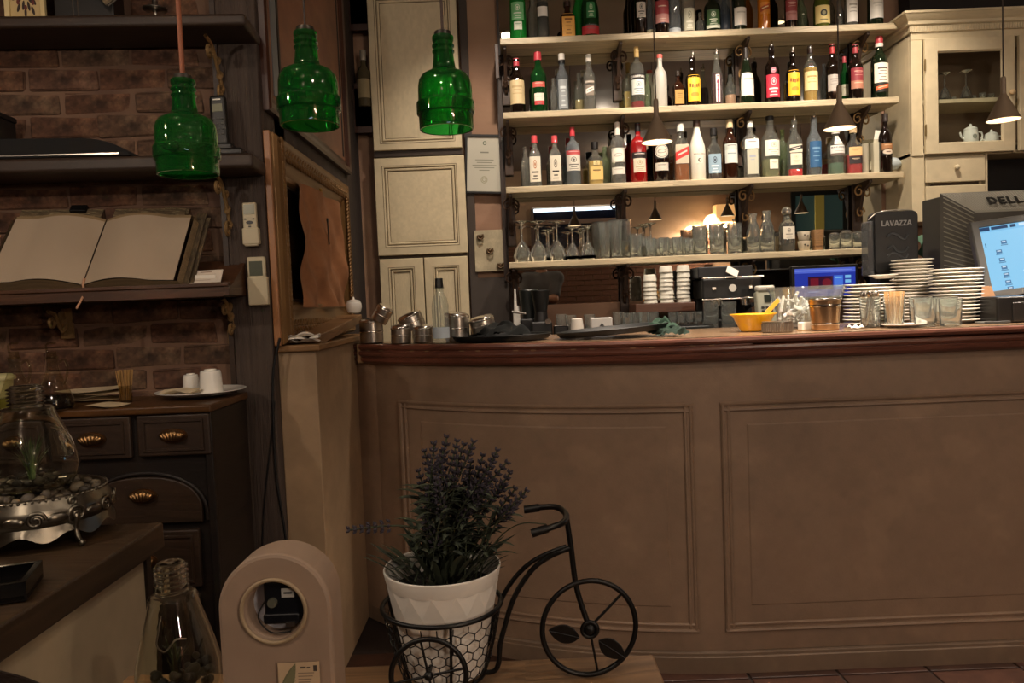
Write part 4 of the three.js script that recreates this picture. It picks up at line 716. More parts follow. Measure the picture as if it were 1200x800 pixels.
  { s: 2, x: 724, top: 144, w: 17.5, k: 'round', g: 'clear', cap: 0xe2dcd0, ch: .2, lab: [[174, 190, (c) => { c.fillStyle = '#c8c4b6'; c.fillRect(0, 0, 256, 256); c.fillStyle = '#e6e2d4'; c.beginPath(); c.arc(128, 128, 124, 0, 7); c.fill(); c.strokeStyle = '#6a6a64'; c.lineWidth = 8; c.beginPath(); c.ellipse(128, 128, 70, 26, -.1, 0, 7); c.stroke(); }, .95], [196, 204, ink.plain('#d6d2c6', '#9a968a', 2), .95]], t: 'clear vermouth bottle with a round white label left of the third shelf bracket' },
  { s: 2, x: 748, top: 145, w: 19, k: 'round', g: 'red', cap: 0x161212, ch: .14, lab: [[179, 186, ink.plain('#1c1412', '#e8dcd0', 1), 1.1], [186, 202, ink.seal('#d8cbb4', '#a89878'), .8]], t: 'red bitter bottle with a black name band under the first cone lamp' },
  { s: 2, x: 774.5, top: 148, w: 18.5, k: 'round', g: 'dark', d: 3.93, lab: [[170, 186, (c) => { c.fillStyle = '#1c1614'; c.fillRect(0, 0, 256, 256); c.fillStyle = '#d8d2c2'; c.beginPath(); c.arc(128, 128, 122, 0, 7); c.fill(); c.strokeStyle = '#5a544c'; c.lineWidth = 8; c.beginPath(); c.ellipse(128, 128, 64, 30, -.1, 0, 7); c.stroke(); c.beginPath(); c.arc(128, 128, 100, 0, 7); c.stroke(); }, .95], [191, 200, ink.plain('#cbc5b6', '#8a847a', 2), .9]], t: 'black bottle with a round white label behind the first cone lamp' },
  { s: 2, x: 798, top: 146, w: 18.5, k: 'spirit', sq: 1, g: 'clear', lq: 0x8a4a18, lv: .48, cap: 0xe8e2d6, lab: [[170, 192, ink.diag('#c8b8a0', '#d23430', '#f0c8b8'), .8]], t: 'square whisky bottle with a slanted red label on the third shelf' },
  { s: 2, x: 817, top: 142, w: 18.5, k: 'long', g: 'white', cap: 0x3a2418, ch: .1, lab: [[178, 184, ink.word('#e6e2d2', '#8a8678', 'MALIBU', 110), .8], [184, 192, (c) => { c.fillStyle = '#e6e2d2'; c.fillRect(0, 0, 256, 256); c.fillStyle = '#6a6254'; c.beginPath(); c.arc(128, 128, 70, 0, 7); c.fill(); c.fillStyle = '#e6e2d2'; c.beginPath(); c.arc(150, 120, 40, 0, 7); c.fill(); }, .4]], t: 'opaque white bottle with a brown cap on the third shelf' },
  { s: 2, x: 836.5, top: 151, w: 16.5, k: 'squat', sq: 1, g: 'clear', lq: 0x2a1408, lv: .5, cap: 0x161414, lab: [[181, 203, ink.seal('#8faabb', '#1a2430', '#e8ecec'), .8]], t: 'square bourbon bottle with a blue and black label on the third shelf' },
  { s: 2, x: 855.5, top: 141, w: 16.5, k: 'spirit', g: 'brown', cap: 0xd8c49a, lab: [[169, 176, ink.plain('#c4ccc4', '#3a3a40', 1), 1.05], [176, 191, ink.plain('#d9ddd4', '#8a9aa0', 2), 1.05]], t: 'dark red brown amaro bottle with a cream cap on the third shelf' },
  { s: 2, x: 879.5, top: 143, w: 19.5, k: 'round', sq: 1, g: 'clear', cap: 0xeae6dc, ch: .1, lab: [[164, 175, ink.plain('#e6e2d6', '#6a6a66', 1), .78], [176, 204, ink.plain('#b8b8a4', '#9aa0b0', 2), .6]], t: 'broad square gin bottle with a white cap below the third bracket' },
  { s: 2, x: 902.5, top: 137, w: 20.5, k: 'spirit', g: 'clear', lq: 0xd0cfa0, lv: .3, clearLiq: 1, cap: 0x141416, ch: .05, lab: [[165, 183, ink.seal('#e4e4d6', '#a0a894'), 1.0], [187, 198, ink.plain('#e0dfcc', '#b0b09a', 2), .5]], t: 'large clear rum bottle with a small black cap on the third shelf' },
  { s: 2, x: 917, top: 152, w: 12, d: 3.985, k: 'spirit', g: 'greenish', lq: 0x4a5a34, lv: .4, clearLiq: 1, t: 'green clear bottle behind the large rum bottle on the third shelf' },
  { s: 2, x: 931, top: 141, w: 17, k: 'spirit', sq: 1, g: 'clear', cap: 'pour', lq: 0xb82024, lv: .13, lab: [[170, 179, ink.diag('#d8d2bc', '#1e1a18', '#e8e0d0'), .78], [180, 193, ink.seal('#ddd6bf', '#c0b898'), .7]], t: 'square clear bottle with a slanted black label and red remains' },
  { s: 2, x: 954, top: 138, w: 16, k: 'slim', g: 'bluish', cap: 'pour', lab: [[166, 196, ink.plain('#2a5a86', '#6a94b4', 4), .95]], t: 'clear bottle with a big blue label on the third shelf' },
  { s: 2, x: 979.5, top: 150, w: 18.5, k: 'spirit', g: 'clear', cap: 0xd8d4cc, lq: 0x9ac0a8, lv: .25, clearLiq: 1, lab: [[160, 170, ink.seal('#e2e2da', '#585858'), .6], [171, 176, ink.word('#e2e2da', '#4a4a4a', 'BACARDI', 120), 1.05], [176, 183, ink.two('#e2e2da', '#6a5a50', .6), 1.05]], t: 'clear rum bottle with a white label under the second cone lamp' },
  { s: 2, x: 1000, top: 149, w: 18, k: 'squat', sq: 1, g: 'clear', lq: 0xa82026, lv: .42, cap: 0xc4ac84, lab: [[173, 183, ink.plain('#dcb880', '#a07a48', 2), .75], [184, 192, ink.plain('#2a2022', '#d8c0a0', 2), .75]], t: 'low square bottle with red liquid and a tan label on the third shelf' },
  { s: 2, x: 1037.5, top: 134, w: 14.5, k: 'spirit', g: 'dark', cap: 0x2a201c, d: 3.90, lab: [[168, 176, ink.plain('#a8764c', '#d8b890', 1), 1.0], [174, 182, (c) => { c.fillStyle = '#14100e'; c.fillRect(0, 0, 256, 256); c.fillStyle = '#d8c8b4'; c.beginPath(); c.ellipse(128, 128, 120, 90, 0, 0, 7); c.fill(); c.fillStyle = '#6a5040'; c.fillRect(80, 110, 96, 34); }, .9]], t: 'dark cream liqueur bottle at the right end of the third shelf' },
];
B.forEach(bottle);
{
  // clear holder with white paper and a grey bowl at the end of the third shelf
  const p = at(1021, 185, 3.92);
  let t = thing('napkin_holder', 'clear plastic holder with white folded papers on the third shelf', 'holder', [p.x, shelfY[2] + .0005, -3.92]);
  part('case', box(.1, .17, .05, -.005, .085, 0, .006), glass(0xe8e8e0), t); part('paper', [box(.035, .155, .035, .022, .079, 0, .003), rot(box(.04, .2, .005, 0, 0, 0, .002), 0, 0, -.16).translate(.032, .12, -.012)], PAPER, t); part('paper_roll', cyl(.016, .016, .15, -.03, .077, 0, 18), M(0xc8c0b4, .8), t);
  const q = at(1052, 192, 3.84);
  t = thing('bowl', 'pale grey blue bowl lying on its side at the third shelf right end', 'bowl', [q.x + .008, shelfY[2] + .036, -3.885]);
  const b = part('body', lathe([[0, 0], [.03, .001], [.052, .012], [.064, .03], [.066, .034], [.062, .031], [.05, .015], [.028, .005], [0, .004]], 32), M(0xa9b4b6, .4), t); b.scale.set(.84, 1, .52); b.rotation.set(-1.25, 0, .12);
}

// ---------- glasses on the lowest shelf ----------
const CG = solidGlass(0xf6faf6, { transmission: .96 });
const wineUp = (r, h, stem) => lathe([[0, h], [r * .95, h], [r * 1.0, h - .002], [r * .5, h - .006], [.005, h - .014], [.0042, h - stem * .5], [.0045, h - stem], [.012, h - stem - .008], [r * .82, h - stem - .04], [r * 1.05, h - stem - .075], [r * .98, .02], [r * .86, 0], [r * .84, 0], [r * .96, .02], [r * 1.03, h - stem - .075], [r * .8, h - stem - .042], [0, h - stem - .012]], 28);
const tumbler = (r, h, k = .86) => lathe([[0, .002], [r * k * .95, .002], [r * k, .005], [r, h], [r - .0018, h], [r * k - .0018, .012], [0, .012]], 26);
function glassRow(name, geos, list, cat, labf, group, y0, mat = CG, partName = 'body') {
  let proto; list.forEach(([px, d, s = 1], i) => { const p = at(px, 290, d); let t; if (!proto) { t = proto = thing(name, labf(i), cat, [p.x, y0 + .0004, -d], 0, group); const m = part(partName, geos, mat, t); } else t = copy(proto, labf(i), [p.x, y0 + .0004, -d], i * .7); t.scale.set(s, s, s); t.position.x = p.x; t.position.z = -d; });
}
{
  const y = shelfY[3];
  glassRow('wine_glass', [wineUp(.04, .185, .085)], [[612, 3.93, 1.12], [631, 3.925, 1.1], [653, 3.93, 1.08]], 'glass', (i) => `${ORD[i]} of the large upturned wine glasses at the left end of the lowest shelf`, 'large upturned wine glasses', y);
  glassRow('wine_glass', [wineUp(.032, .15, .07)], [[643, 3.985, 1.1], [671, 3.92, 1.12], [684, 3.985, 1.1], [689, 3.91, 1.15]], 'glass', (i) => `${ORD[i]} from the left of the smaller upturned wine glasses on the lowest shelf`, 'smaller upturned wine glasses', y);
  glassRow('beer_glass', [tumbler(.034, .185, .7)], [[702, 3.985, 1.05], [709, 3.91, 1.0], [722, 3.915, 1.05], [733, 3.985, 1.1]], 'glass', (i) => `${ORD[i]} from the left of the tall beer glasses on the lowest shelf`, 'tall beer glasses', y);
  glassRow('wine_glass', [wineUp(.03, .175, .08)], [[754, 3.99, 1], [763, 3.985, 1.02]], 'glass', (i) => `${ORD[i]} of two slender upturned stemmed glasses behind the tumblers`, 'slender upturned stemmed glasses', y);
  glassRow('tumbler', [tumbler(.026, .095)], [[745, 3.9, 1.25], [755, 3.97, 1.15], [762, 3.9], [772, 3.97], [778, 3.9], [788, 3.97], [794, 3.9], [803, 3.98], [808, 3.9, .9]], 'glass', (i) => `${ORD[i]} from the left of the small tumblers in the middle of the lowest shelf`, 'small tumblers on the lowest shelf', y);
  const mug = (r, h) => [tumbler(r, h, .92), tube([V(r, h * .8, 0), V(r + .022, h * .78, 0), V(r + .026, h * .5, 0), V(r + .018, h * .24, 0), V(r - .001, h * .22, 0)], .004, 20, 6), lathe([[r + .001, h * .5], [r + .003, h * .53], [r + .001, h * .56]], 24)];
  glassRow('glass_mug', mug(.038, .16), [[820, 3.94, .95], [840, 3.92, .98], [861, 3.94, .98]], 'glass', (i) => `${ORD[i]} from the left of the handled glass mugs on the lowest shelf`, 'handled glass mugs', y);
  // pitchers, a decanter with a paper label, small pots and jars
  const jug = (px, d, h, r, lab) => { const p = at(px, 280, d), t = thing('carafe', lab, 'carafe', [p.x, y + .0004, -d]); part('body', lathe([[0, .002], [r * .92, .002], [r, .008], [r, h * .5], [r * .7, h * .7], [r * .45, h * .8], [r * .5, h * .92], [r * .62, h], [r * .6, h], [r * .46, h * .92], [r * .42, h * .8], [r * .96, h * .5], [r * .95, .012], [0, .01]], 28), CG, t); return t; };
  jug(883, 3.93, .2, .036, 'plain glass carafe right of the third bracket on the lowest shelf'); jug(899, 3.92, .21, .037, 'plain glass carafe left of the stoppered decanter on the lowest shelf');
  const p = at(922, 270, 3.915), t = thing('decanter', 'glass decanter with a round stopper and a paper label on the lowest shelf', 'decanter', [p.x, y + .0004, -3.915]);
  part('body', rev([[0, .002], [.033, .002], [.036, .008], [.036, .125], [.03, .145], [.018, .158], [.016, .175], [.02, .178]], 28, 1), CG, t);
  part('stopper', [ball(.024, 0, .203, 0, 14), cyl(.013, .015, .02, 0, .176, 0, 14)], CG, t);
  const c = cell(ink.seal('#cfc8b6', '#5a5248')), cu = (c % NC) / NC, cv = 1 - (Math.floor(c / NC) + 1) / NC; labelMeshes.push(part('label', rev([[.0368, .062], [.0368, .125]], 14, 1, -.75, .75, (u, v) => [cu + u / NC, cv + v / NC]), null, t)); part('liquid', rev([[0, .004], [.034, .004], [.034, .04], [0, .04]], 24, 1), liqT(0x8a7a5a), t);
  const pot = (px, d, yb, w, h, c2, lab) => { const q = at(px, 280, d), k = thing('plant_pot', lab, 'pot', [q.x, y + yb, -d], .15); part('body', rev([[0, .001], [w * .8, .001], [w, h], [w * .9, h], [w * .75, .01], [0, .01]], 24, 1), M(c2, .6), k); part('hole', [ball(.0045, -w * .3, h * .6, w * .86, 8), ball(.0045, w * .3, h * .5, w * .85, 8)], M(0x4a4438, .7), k); };
  pot(942, 3.9, .0005, .028, .05, 0xc8baa0, 'lower of two stacked square pale pots on the lowest shelf'); pot(942, 3.9, .052, .028, .045, 0xd4c9b2, 'upper of two stacked square pale pots on the lowest shelf');
  { const q = at(958, 280, 3.92), k = thing('wooden_cup', 'tapered wooden cup right of the stacked square pots', 'cup', [q.x, y + .0005, -3.92]); part('body', rev([[0, .001], [.024, .001], [.03, .105], [.027, .105], [.022, .01], [0, .01]], 24, 1), wood(0xa8835a, .5), k); part('band', rev([[.0252, .018], [.0256, .024]], 20, 1), M(0x5a3a20, .6), k); }
  glassRow('jar', [tumbler(.028, .075, .98), lathe([[0, .09], [.016, .088], [.026, .08], [.028, .075]], 22)], [[978, 3.93], [992, 3.91, 1.1], [1006, 3.93, 1.05], [1018, 3.9, 1.15]], 'jar', (i) => `${ORD[i]} from the left of the small round glass jars on the lowest shelf`, 'small round glass jars', y);
}

// ---------- on and behind the bar ----------
const YK = 1.10;                                       // back counter
{
  const t = thing('back_counter', 'dark counter along the mirror wall behind the bar', 'counter', [0, 0, 0]);
  part('worktop', metricUV(bx(-.2, 3.2, YK - .035, YK, -4.03, -3.5, .004)), wood(0x2a1e18, .4), t); part('carcass', bx(-.18, 3.2, 0, YK - .035, -4.03, -3.53), M(0x241c18, .7), t);
}
const onBar = (px, py) => { const p = onY(px, py, YB + .0005); return p; };
function atBar(px, d) { const p = at(px, 390, d); return V(p.x, YB + .0005, -d); }
function atBack(px, d) { const p = at(px, 370, d); return V(p.x, YK + .0005, -d); }
// steel pots
{
  const potBody = (r, h) => lathe([[0, .001], [r * .94, .001], [r, .004], [r, h - .003], [r * .985, h], [r * .93, h], [r * .93, .006], [0, .006]], 32);
  const lidG = (r) => lathe([[0, .016], [r * .3, .016], [r * .85, .013], [r * 1.02, .006], [r * 1.02, 0], [r * .96, 0], [r * .9, .009], [0, .012]], 32);
  const mk = (px, d, r, h, lab, tilt = [0, 0], lift = 0, lid = true) => { r *= 1.12; h *= 1.1; const p = atBar(px, d), t = thing('steel_pot', lab, 'pot', [p.x, p.y + lift, p.z], 0, 'small steel pots on the left end of the bar'); const m = part('body', potBody(r, h), STEEL, t); if (lid) { const l = part('lid', lidG(r), CHROME, t); l.position.y = h; l.rotation.set(.1, 0, tilt[1]); } part('band', lathe([[r + .0003, h * .5], [r + .0012, h * .53], [r + .0003, h * .56]], 28), CHROME, t); m.rotation.z = 0; t.rotation.z = tilt[0]; return t; };
  mk(435.5, 3.09, .042, .078, 'steel pot at the far left end of the bar with another pot leaning on it'); mk(444, 3.07, .03, .05, 'small steel pot lying tilted on top of the leftmost steel pot', [-.55, 0], .086, true);
  mk(470, 2.95, .035, .055, 'low steel pot second from the left on the bar', [0, .12]); mk(496, 2.93, .034, .05, 'steel pot with a copper glint left of the clear bottle');
  mk(487, 2.98, .042, .05, 'wide steel pot tilted on top of two others left of the clear bottle', [.38, 0], .05); mk(536, 2.92, .042, .088, 'taller steel pot right of the clear bottle', [0, -.15]); mk(568, 2.95, .043, .045, 'steel pot tilted to the right behind the left black tray', [.22, 0], .03);
  // large clear bottle
  const p = atBar(517, 2.83), t = thing('water_bottle', 'tall clear plastic bottle with a black cap among the steel pots', 'bottle', p); const hh = .245;
  part('body', lathe([[0, .002], [.028, .002], [.031, .01], [.03, .02], [.031, .075], [.0295, .08], [.031, .085], [.031, .14], [.026, .165], [.016, .185], [.015, .205], [0, .205]], 32), glass(0xeef2ee, { transmission: .85 }), t); part('cap', cyl(.014, .016, .035, 0, .222, 0, 18), BLACK, t); part('ring', cyl(.018, .018, .006, 0, .203, 0, 18), glass(0xe0e4e0), t); part('label', lathe([[.0316, .02], [.0316, .06]], 24), M(0xb8c4cc, .6), t);
}
// black trays with cloths
{
  const tray = (r, px, d, tilt, lab, lift) => { const p = atBar(px, d), t = thing('tray', lab, 'tray', [p.x, p.y + lift, p.z]); const m = part('base', lathe([[0, .003], [r * .93, .003], [r * .95, .006], [r, .02], [r + .006, .021], [r + .006, .018], [r * .96, .001], [r * .93, 0], [0, 0]], 56), M(0x0b0d0c, .5), t); m.scale.z = .72; t.rotation.z = tilt; return t; };
  tray(.178, 588, 2.84, .004, 'round black serving tray, the left one on the bar', .004); tray(.205, 720, 2.78, .065, 'round black serving tray, the right one, resting on a green cloth', .016);
  const cloth = (name, lab, c, px, d, w, h, dz, y0, ph) => { const p = atBar(px, d), t = thing(name, lab, 'cloth', [p.x, p.y + y0, p.z]); part('fabric', gridGeo(36, 24, (u, v) => { const a = u * 2 - 1, b = v * 2 - 1, e = Math.max(0, 1 - (a * a + b * b) * .9); return V(a * w + .012 * Math.sin(v * 9 + ph), h * Math.sqrt(e) * (.72 + .28 * Math.sin(u * 11 + ph) * Math.cos(v * 8 + u * 4)) + .003 + .006 * Math.abs(Math.sin(u * 17 + v * 5)), b * dz + .01 * Math.sin(u * 12)); }), M(c, .9, 0, { map: texCloth, sheen: .4 }), t); return t; };
  cloth('cloth', 'crumpled green cloth on the right end of the right black tray', 0x2c4a38, 777, 2.74, .055, .06, .05, .006, .4); cloth('cloth', 'dark green cloth end hanging from the right tray onto the bar', 0x1f382b, 787, 2.68, .05, .03, .04, .002, 2); cloth('cloth', 'crumpled black cloth lying on the left black tray', 0x101412, 590, 2.86, .09, .055, .05, .016, 1.2);
}
// back counter
{
  const cg = CG;
  let p = atBack(634, 3.72), t = thing('coffee_grinder', 'black coffee grinder with a tapered hopper behind the left trays', 'grinder', p);
  part('hopper', lathe([[.03, .13], [.046, .23], [.048, .236], [.043, .236], [.0, .225]], 28), M(0x121414, .35), t); part('neck', cyl(.03, .034, .05, 0, .11, 0, 24), BLACK, t); part('body', box(.1, .085, .11, 0, .0425, 0, .01), BLACK, t); part('knob', rot(cyl(.014, .014, .03, 0, 0, 0, 20), Math.PI / 2, 0, 0).translate(.03, .085, .062), CHROME, t);
  p = atBack(620, 3.8); t = thing('coffee_grinder', 'second black hopper partly hidden behind the coffee grinder', 'grinder', p); part('hopper', lathe([[.034, .1], [.046, .235], [.048, .242], [0, .24]], 28), M(0x1c201e, .4), t); part('body', box(.09, .1, .09, 0, .05, 0, .01), BLACK, t); part('lever', rot(cyl(.006, .006, .07, 0, 0, 0, 10), 0, 0, 1.4).translate(-.05, .13, .03), CHROME, t);
  p = atBack(657, 3.7); t = thing('tamper', 'short black block with a chrome edge right of the coffee grinder', 'tamper', p); part('body', box(.07, .06, .06, 0, .03, 0, .006), BLACK, t); part('edge', box(.072, .005, .062, 0, .062, 0, .002), CHROME, t);
  p = atBack(606, 3.84); t = thing('pump_bottle', 'white pump bottle with a long nozzle at the left end of the mirror', 'bottle', p); part('body', box(.04, .14, .035, 0, .07, 0, .01), WHITE, t); part('nozzle', [cyl(.004, .009, .1, -.006, .2, 0, 12), cyl(.014, .016, .03, 0, .15, 0, 16)], WHITE, t);
  p = atBack(676, 3.62); t = thing('cup', 'single upturned white cup behind the right black tray', 'cup', p); part('body', lathe([[0, .095], [.023, .095], [.026, .09], [.036, 0], [.033, 0], [.024, .088], [0, .09]], 28), M(0xd8d0c4, .4), t); part('rim', lathe([[.0362, .0], [.0368, .004], [.0355, .008]], 28), WHITE, t);
  p = atBack(704, 3.62); t = thing('napkin_dispenser', 'square white napkin box with a small dark emblem behind the right tray', 'dispenser', p); part('case', box(.1, .095, .07, 0, .0475, 0, .006), M(0xd4d0ca, .4), t); part('emblem', extr(shape([[-.012, 0], [0, .016], [.012, 0]]), .001).translate(0, .055, .036), M(0x4a4a4a, .5), t); part('slot', box(.07, .006, .004, 0, .094, .02), BLACK, t);
  glassRow('water_glass', [tumbler(.027, .11, .9)], [[655, 3.78, 1.05], [666, 3.72], [688, 3.74], [722, 3.74, 1.05], [733, 3.69, 1], [743, 3.75], [752, 3.69], [763, 3.75]], 'glass', (i) => `${ORD[i]} from the left of the water glasses behind the black trays`, 'water glasses behind the black trays', YK);
  // low brown shelf with stacked cups
  const a = atBack(742, 3.85), b = atBack(811, 3.85), ys = at(780, 355, 3.85).y;
  t = thing('counter_shelf', 'low brown shelf on the back counter carrying stacked cups', 'shelf', [(a.x + b.x) / 2, YK + .0005, -3.87]);
  part('board', metricUV(box(b.x - a.x, .045, .2, 0, ys - YK - .0225, 0, .004)), wood(0x5a3826, .4), t); for (const s of [-1, 1]) part('leg', metricUV(box(.02, ys - YK - .045, .18, s * ((b.x - a.x) / 2 - .012), (ys - YK - .045) / 2, 0)), wood(0x4a2e20, .5), t);
  const cupG = lathe([[0, .033], [.027, .033], [.03, .03], [.0345, .003], [.035, 0], [.032, 0], [.028, .028], [0, .03]], 24); let proto;
  const names = ['left', 'middle', 'right'], order = ['lowest', 'second from below', 'third from below', 'fourth from below', 'fifth from below', 'sixth from below', 'seventh from below', 'eighth from below'];
  [[762, 6], [781, 8], [801, 8]].forEach(([px, n], s) => { for (let k = 0; k < n; k++) { const q = at(px, 340, 3.86), lab = `white upturned cup, ${order[k]} in the ${names[s]} cup stack on the brown shelf`, pos = V(q.x + rr(-.002, .002), ys + .001 + k * .0205 + (k === n - 1 ? .008 : 0), -3.86); if (!proto) { proto = thing('espresso_cup', lab, 'cup', pos, 0, 'white cups stacked on the brown shelf'); part('body', cupG, M(0xd8d6c8, .3, 0, { clearcoat: .3 }), proto); } else copy(proto, lab, pos, k); } });
  // drying tray with glasses
  p = atBack(805, 3.62); t = thing('drip_tray', 'dark flat tray with small glasses behind the green cloth', 'tray', p); part('base', box(.22, .04, .14, 0, .02, 0, .006), M(0x252b2b, .4), t); part('mat', box(.21, .004, .13, 0, .042, 0), BLACK, t);
  glassRow('small_glass', [tumbler(.021, .06, .92)], [[786, 3.62], [796, 3.6], [806, 3.63], [816, 3.6]], 'glass', (i) => `${ORD[i]} from the left of the small glasses on the dark drip tray`, 'small glasses on the drip tray', YK + .045);
  glassRow('water_glass', [tumbler(.036, .15, .95)], [[831, 3.58], [852, 3.56, .98]], 'glass', (i) => i ? 'right one of two tall straight glasses in front of the espresso machine' : 'left one of two tall straight glasses in front of the espresso machine', 'tall straight glasses', YK);
  // espresso machine
  p = atBack(853, 3.84); t = thing('espresso_machine', 'black espresso machine with chrome fittings under the lowest shelf', 'coffee machine', p);
  part('body', [box(.3, .06, .22, 0, .03, 0, .008), box(.29, .1, .2, 0, .21, -.01, .01), box(.28, .15, .05, 0, .1, -.09)], M(0x0e0f0f, .5), t); part('top_panel', box(.27, .055, .19, -.03, .29, -.01, .006), M(0x111216, .5), t);
  part('chrome_bar', [box(.3, .008, .01, 0, .262, .1, .003), box(.3, .006, .01, 0, .158, .095, .002)], CHROME, t); for (const s of [-1, 1]) { const g = part('group_head', cyl(.03, .028, .04, s * .07, .145, .06, 24), CHROME, t); part('handle', rot(cyl(.01, .012, .11, 0, 0, 0, 14), Math.PI / 2 - .15, 0, 0).translate(s * .07, .12, .13), BLACK, g); }
  part('gauge', rot(cyl(.018, .018, .006, 0, 0, 0, 20), Math.PI / 2, 0, 0).translate(0, .21, .094), M(0xd8d4c8, .4), t); part('steam_pipe', tube([V(.13, .18, .08), V(.15, .16, .11), V(.15, .1, .12), V(.145, .06, .12)], .005, 16), CHROME, t); part('paper', rot(box(.06, .04, .002, 0, 0, 0), -.5, 0, -.5).translate(-.0, .29, .096), PAPER, t); part('switch', [box(.02, .014, .004, -.09, .21, .093, .002), box(.02, .014, .004, .09, .21, .093, .002)], STEEL, t);
  p = atBack(899, 3.6); t = thing('card_terminal', 'small pale payment terminal right of the espresso machine', 'terminal', p); part('body', rot(box(.09, .19, .05, 0, .095, 0, .01), -.2, 0, 0), M(0xa8a894, .5), t); part('paper_roll', box(.085, .028, .045, 0, .2, -.03, .01), M(0xd0cdbf, .4), t); part('screen', rot(box(.03, .034, .004, .005, .15, .026), -.2, 0, 0), M(0x1a241a, .3), t); for (let i = 0; i < 9; i++) part('key', rot(box(.014, .01, .005, -.02 + (i % 3) * .02, .11 - Math.floor(i / 3) * .018, .026, .002), -.2, 0, 0), M(0x3a3a34, .5), t);
  // small blue screen
  const r = rect(932, 314, 1003, 347, 3.7); t = thing('monitor', 'small monitor with a blue screen image under the lowest shelf', 'monitor', [r.cx, YK + .0005, -3.72]);
  const blue = canvasTex(512, 240, (c, w, h) => { c.fillStyle = '#2a3cae'; c.fillRect(0, 0, w, h); c.fillStyle = '#5a70e0'; c.fillRect(0, 0, w, 40); c.fillStyle = '#7a90f0'; c.fillRect(0, 14, 480, 10); c.fillStyle = '#3a1430'; c.fillRect(110, 70, 210, 110); c.fillStyle = '#7a1c2c'; c.fillRect(130, 86, 70, 70); c.beginPath(); c.ellipse(270, 124, 40, 34, 0, 0, 7); c.fill(); c.fillStyle = '#4a80f0'; c.fillRect(330, 66, 76, 120); c.fillStyle = '#8ad0ff'; c.fillRect(424, 66, 50, 26); c.fillRect(424, 104, 50, 26); c.fillRect(340, 80, 56, 10); c.fillRect(340, 150, 60, 12); c.fillStyle = '#a8b8ff'; c.fillRect(110, 196, 90, 8); });
  const yc = r.cy - YK, hgt = r.h + .03;
  part('bezel', box(r.w + .03, hgt, .03, 0, yc, 0, .005), BLACK, t); part('screen', box(r.w, r.h, .002, 0, yc, .0155), M(0x000000, .3, 0, { emissive: 0xffffff, emissiveMap: blue, emissiveIntensity: .75 }), t); part('stand', [box(.05, yc - hgt / 2 + .02, .03, 0, (yc - hgt / 2 + .02) / 2, -.01), box(.16, .012, .12, 0, .006, 0, .004)], BLACK, t);
}
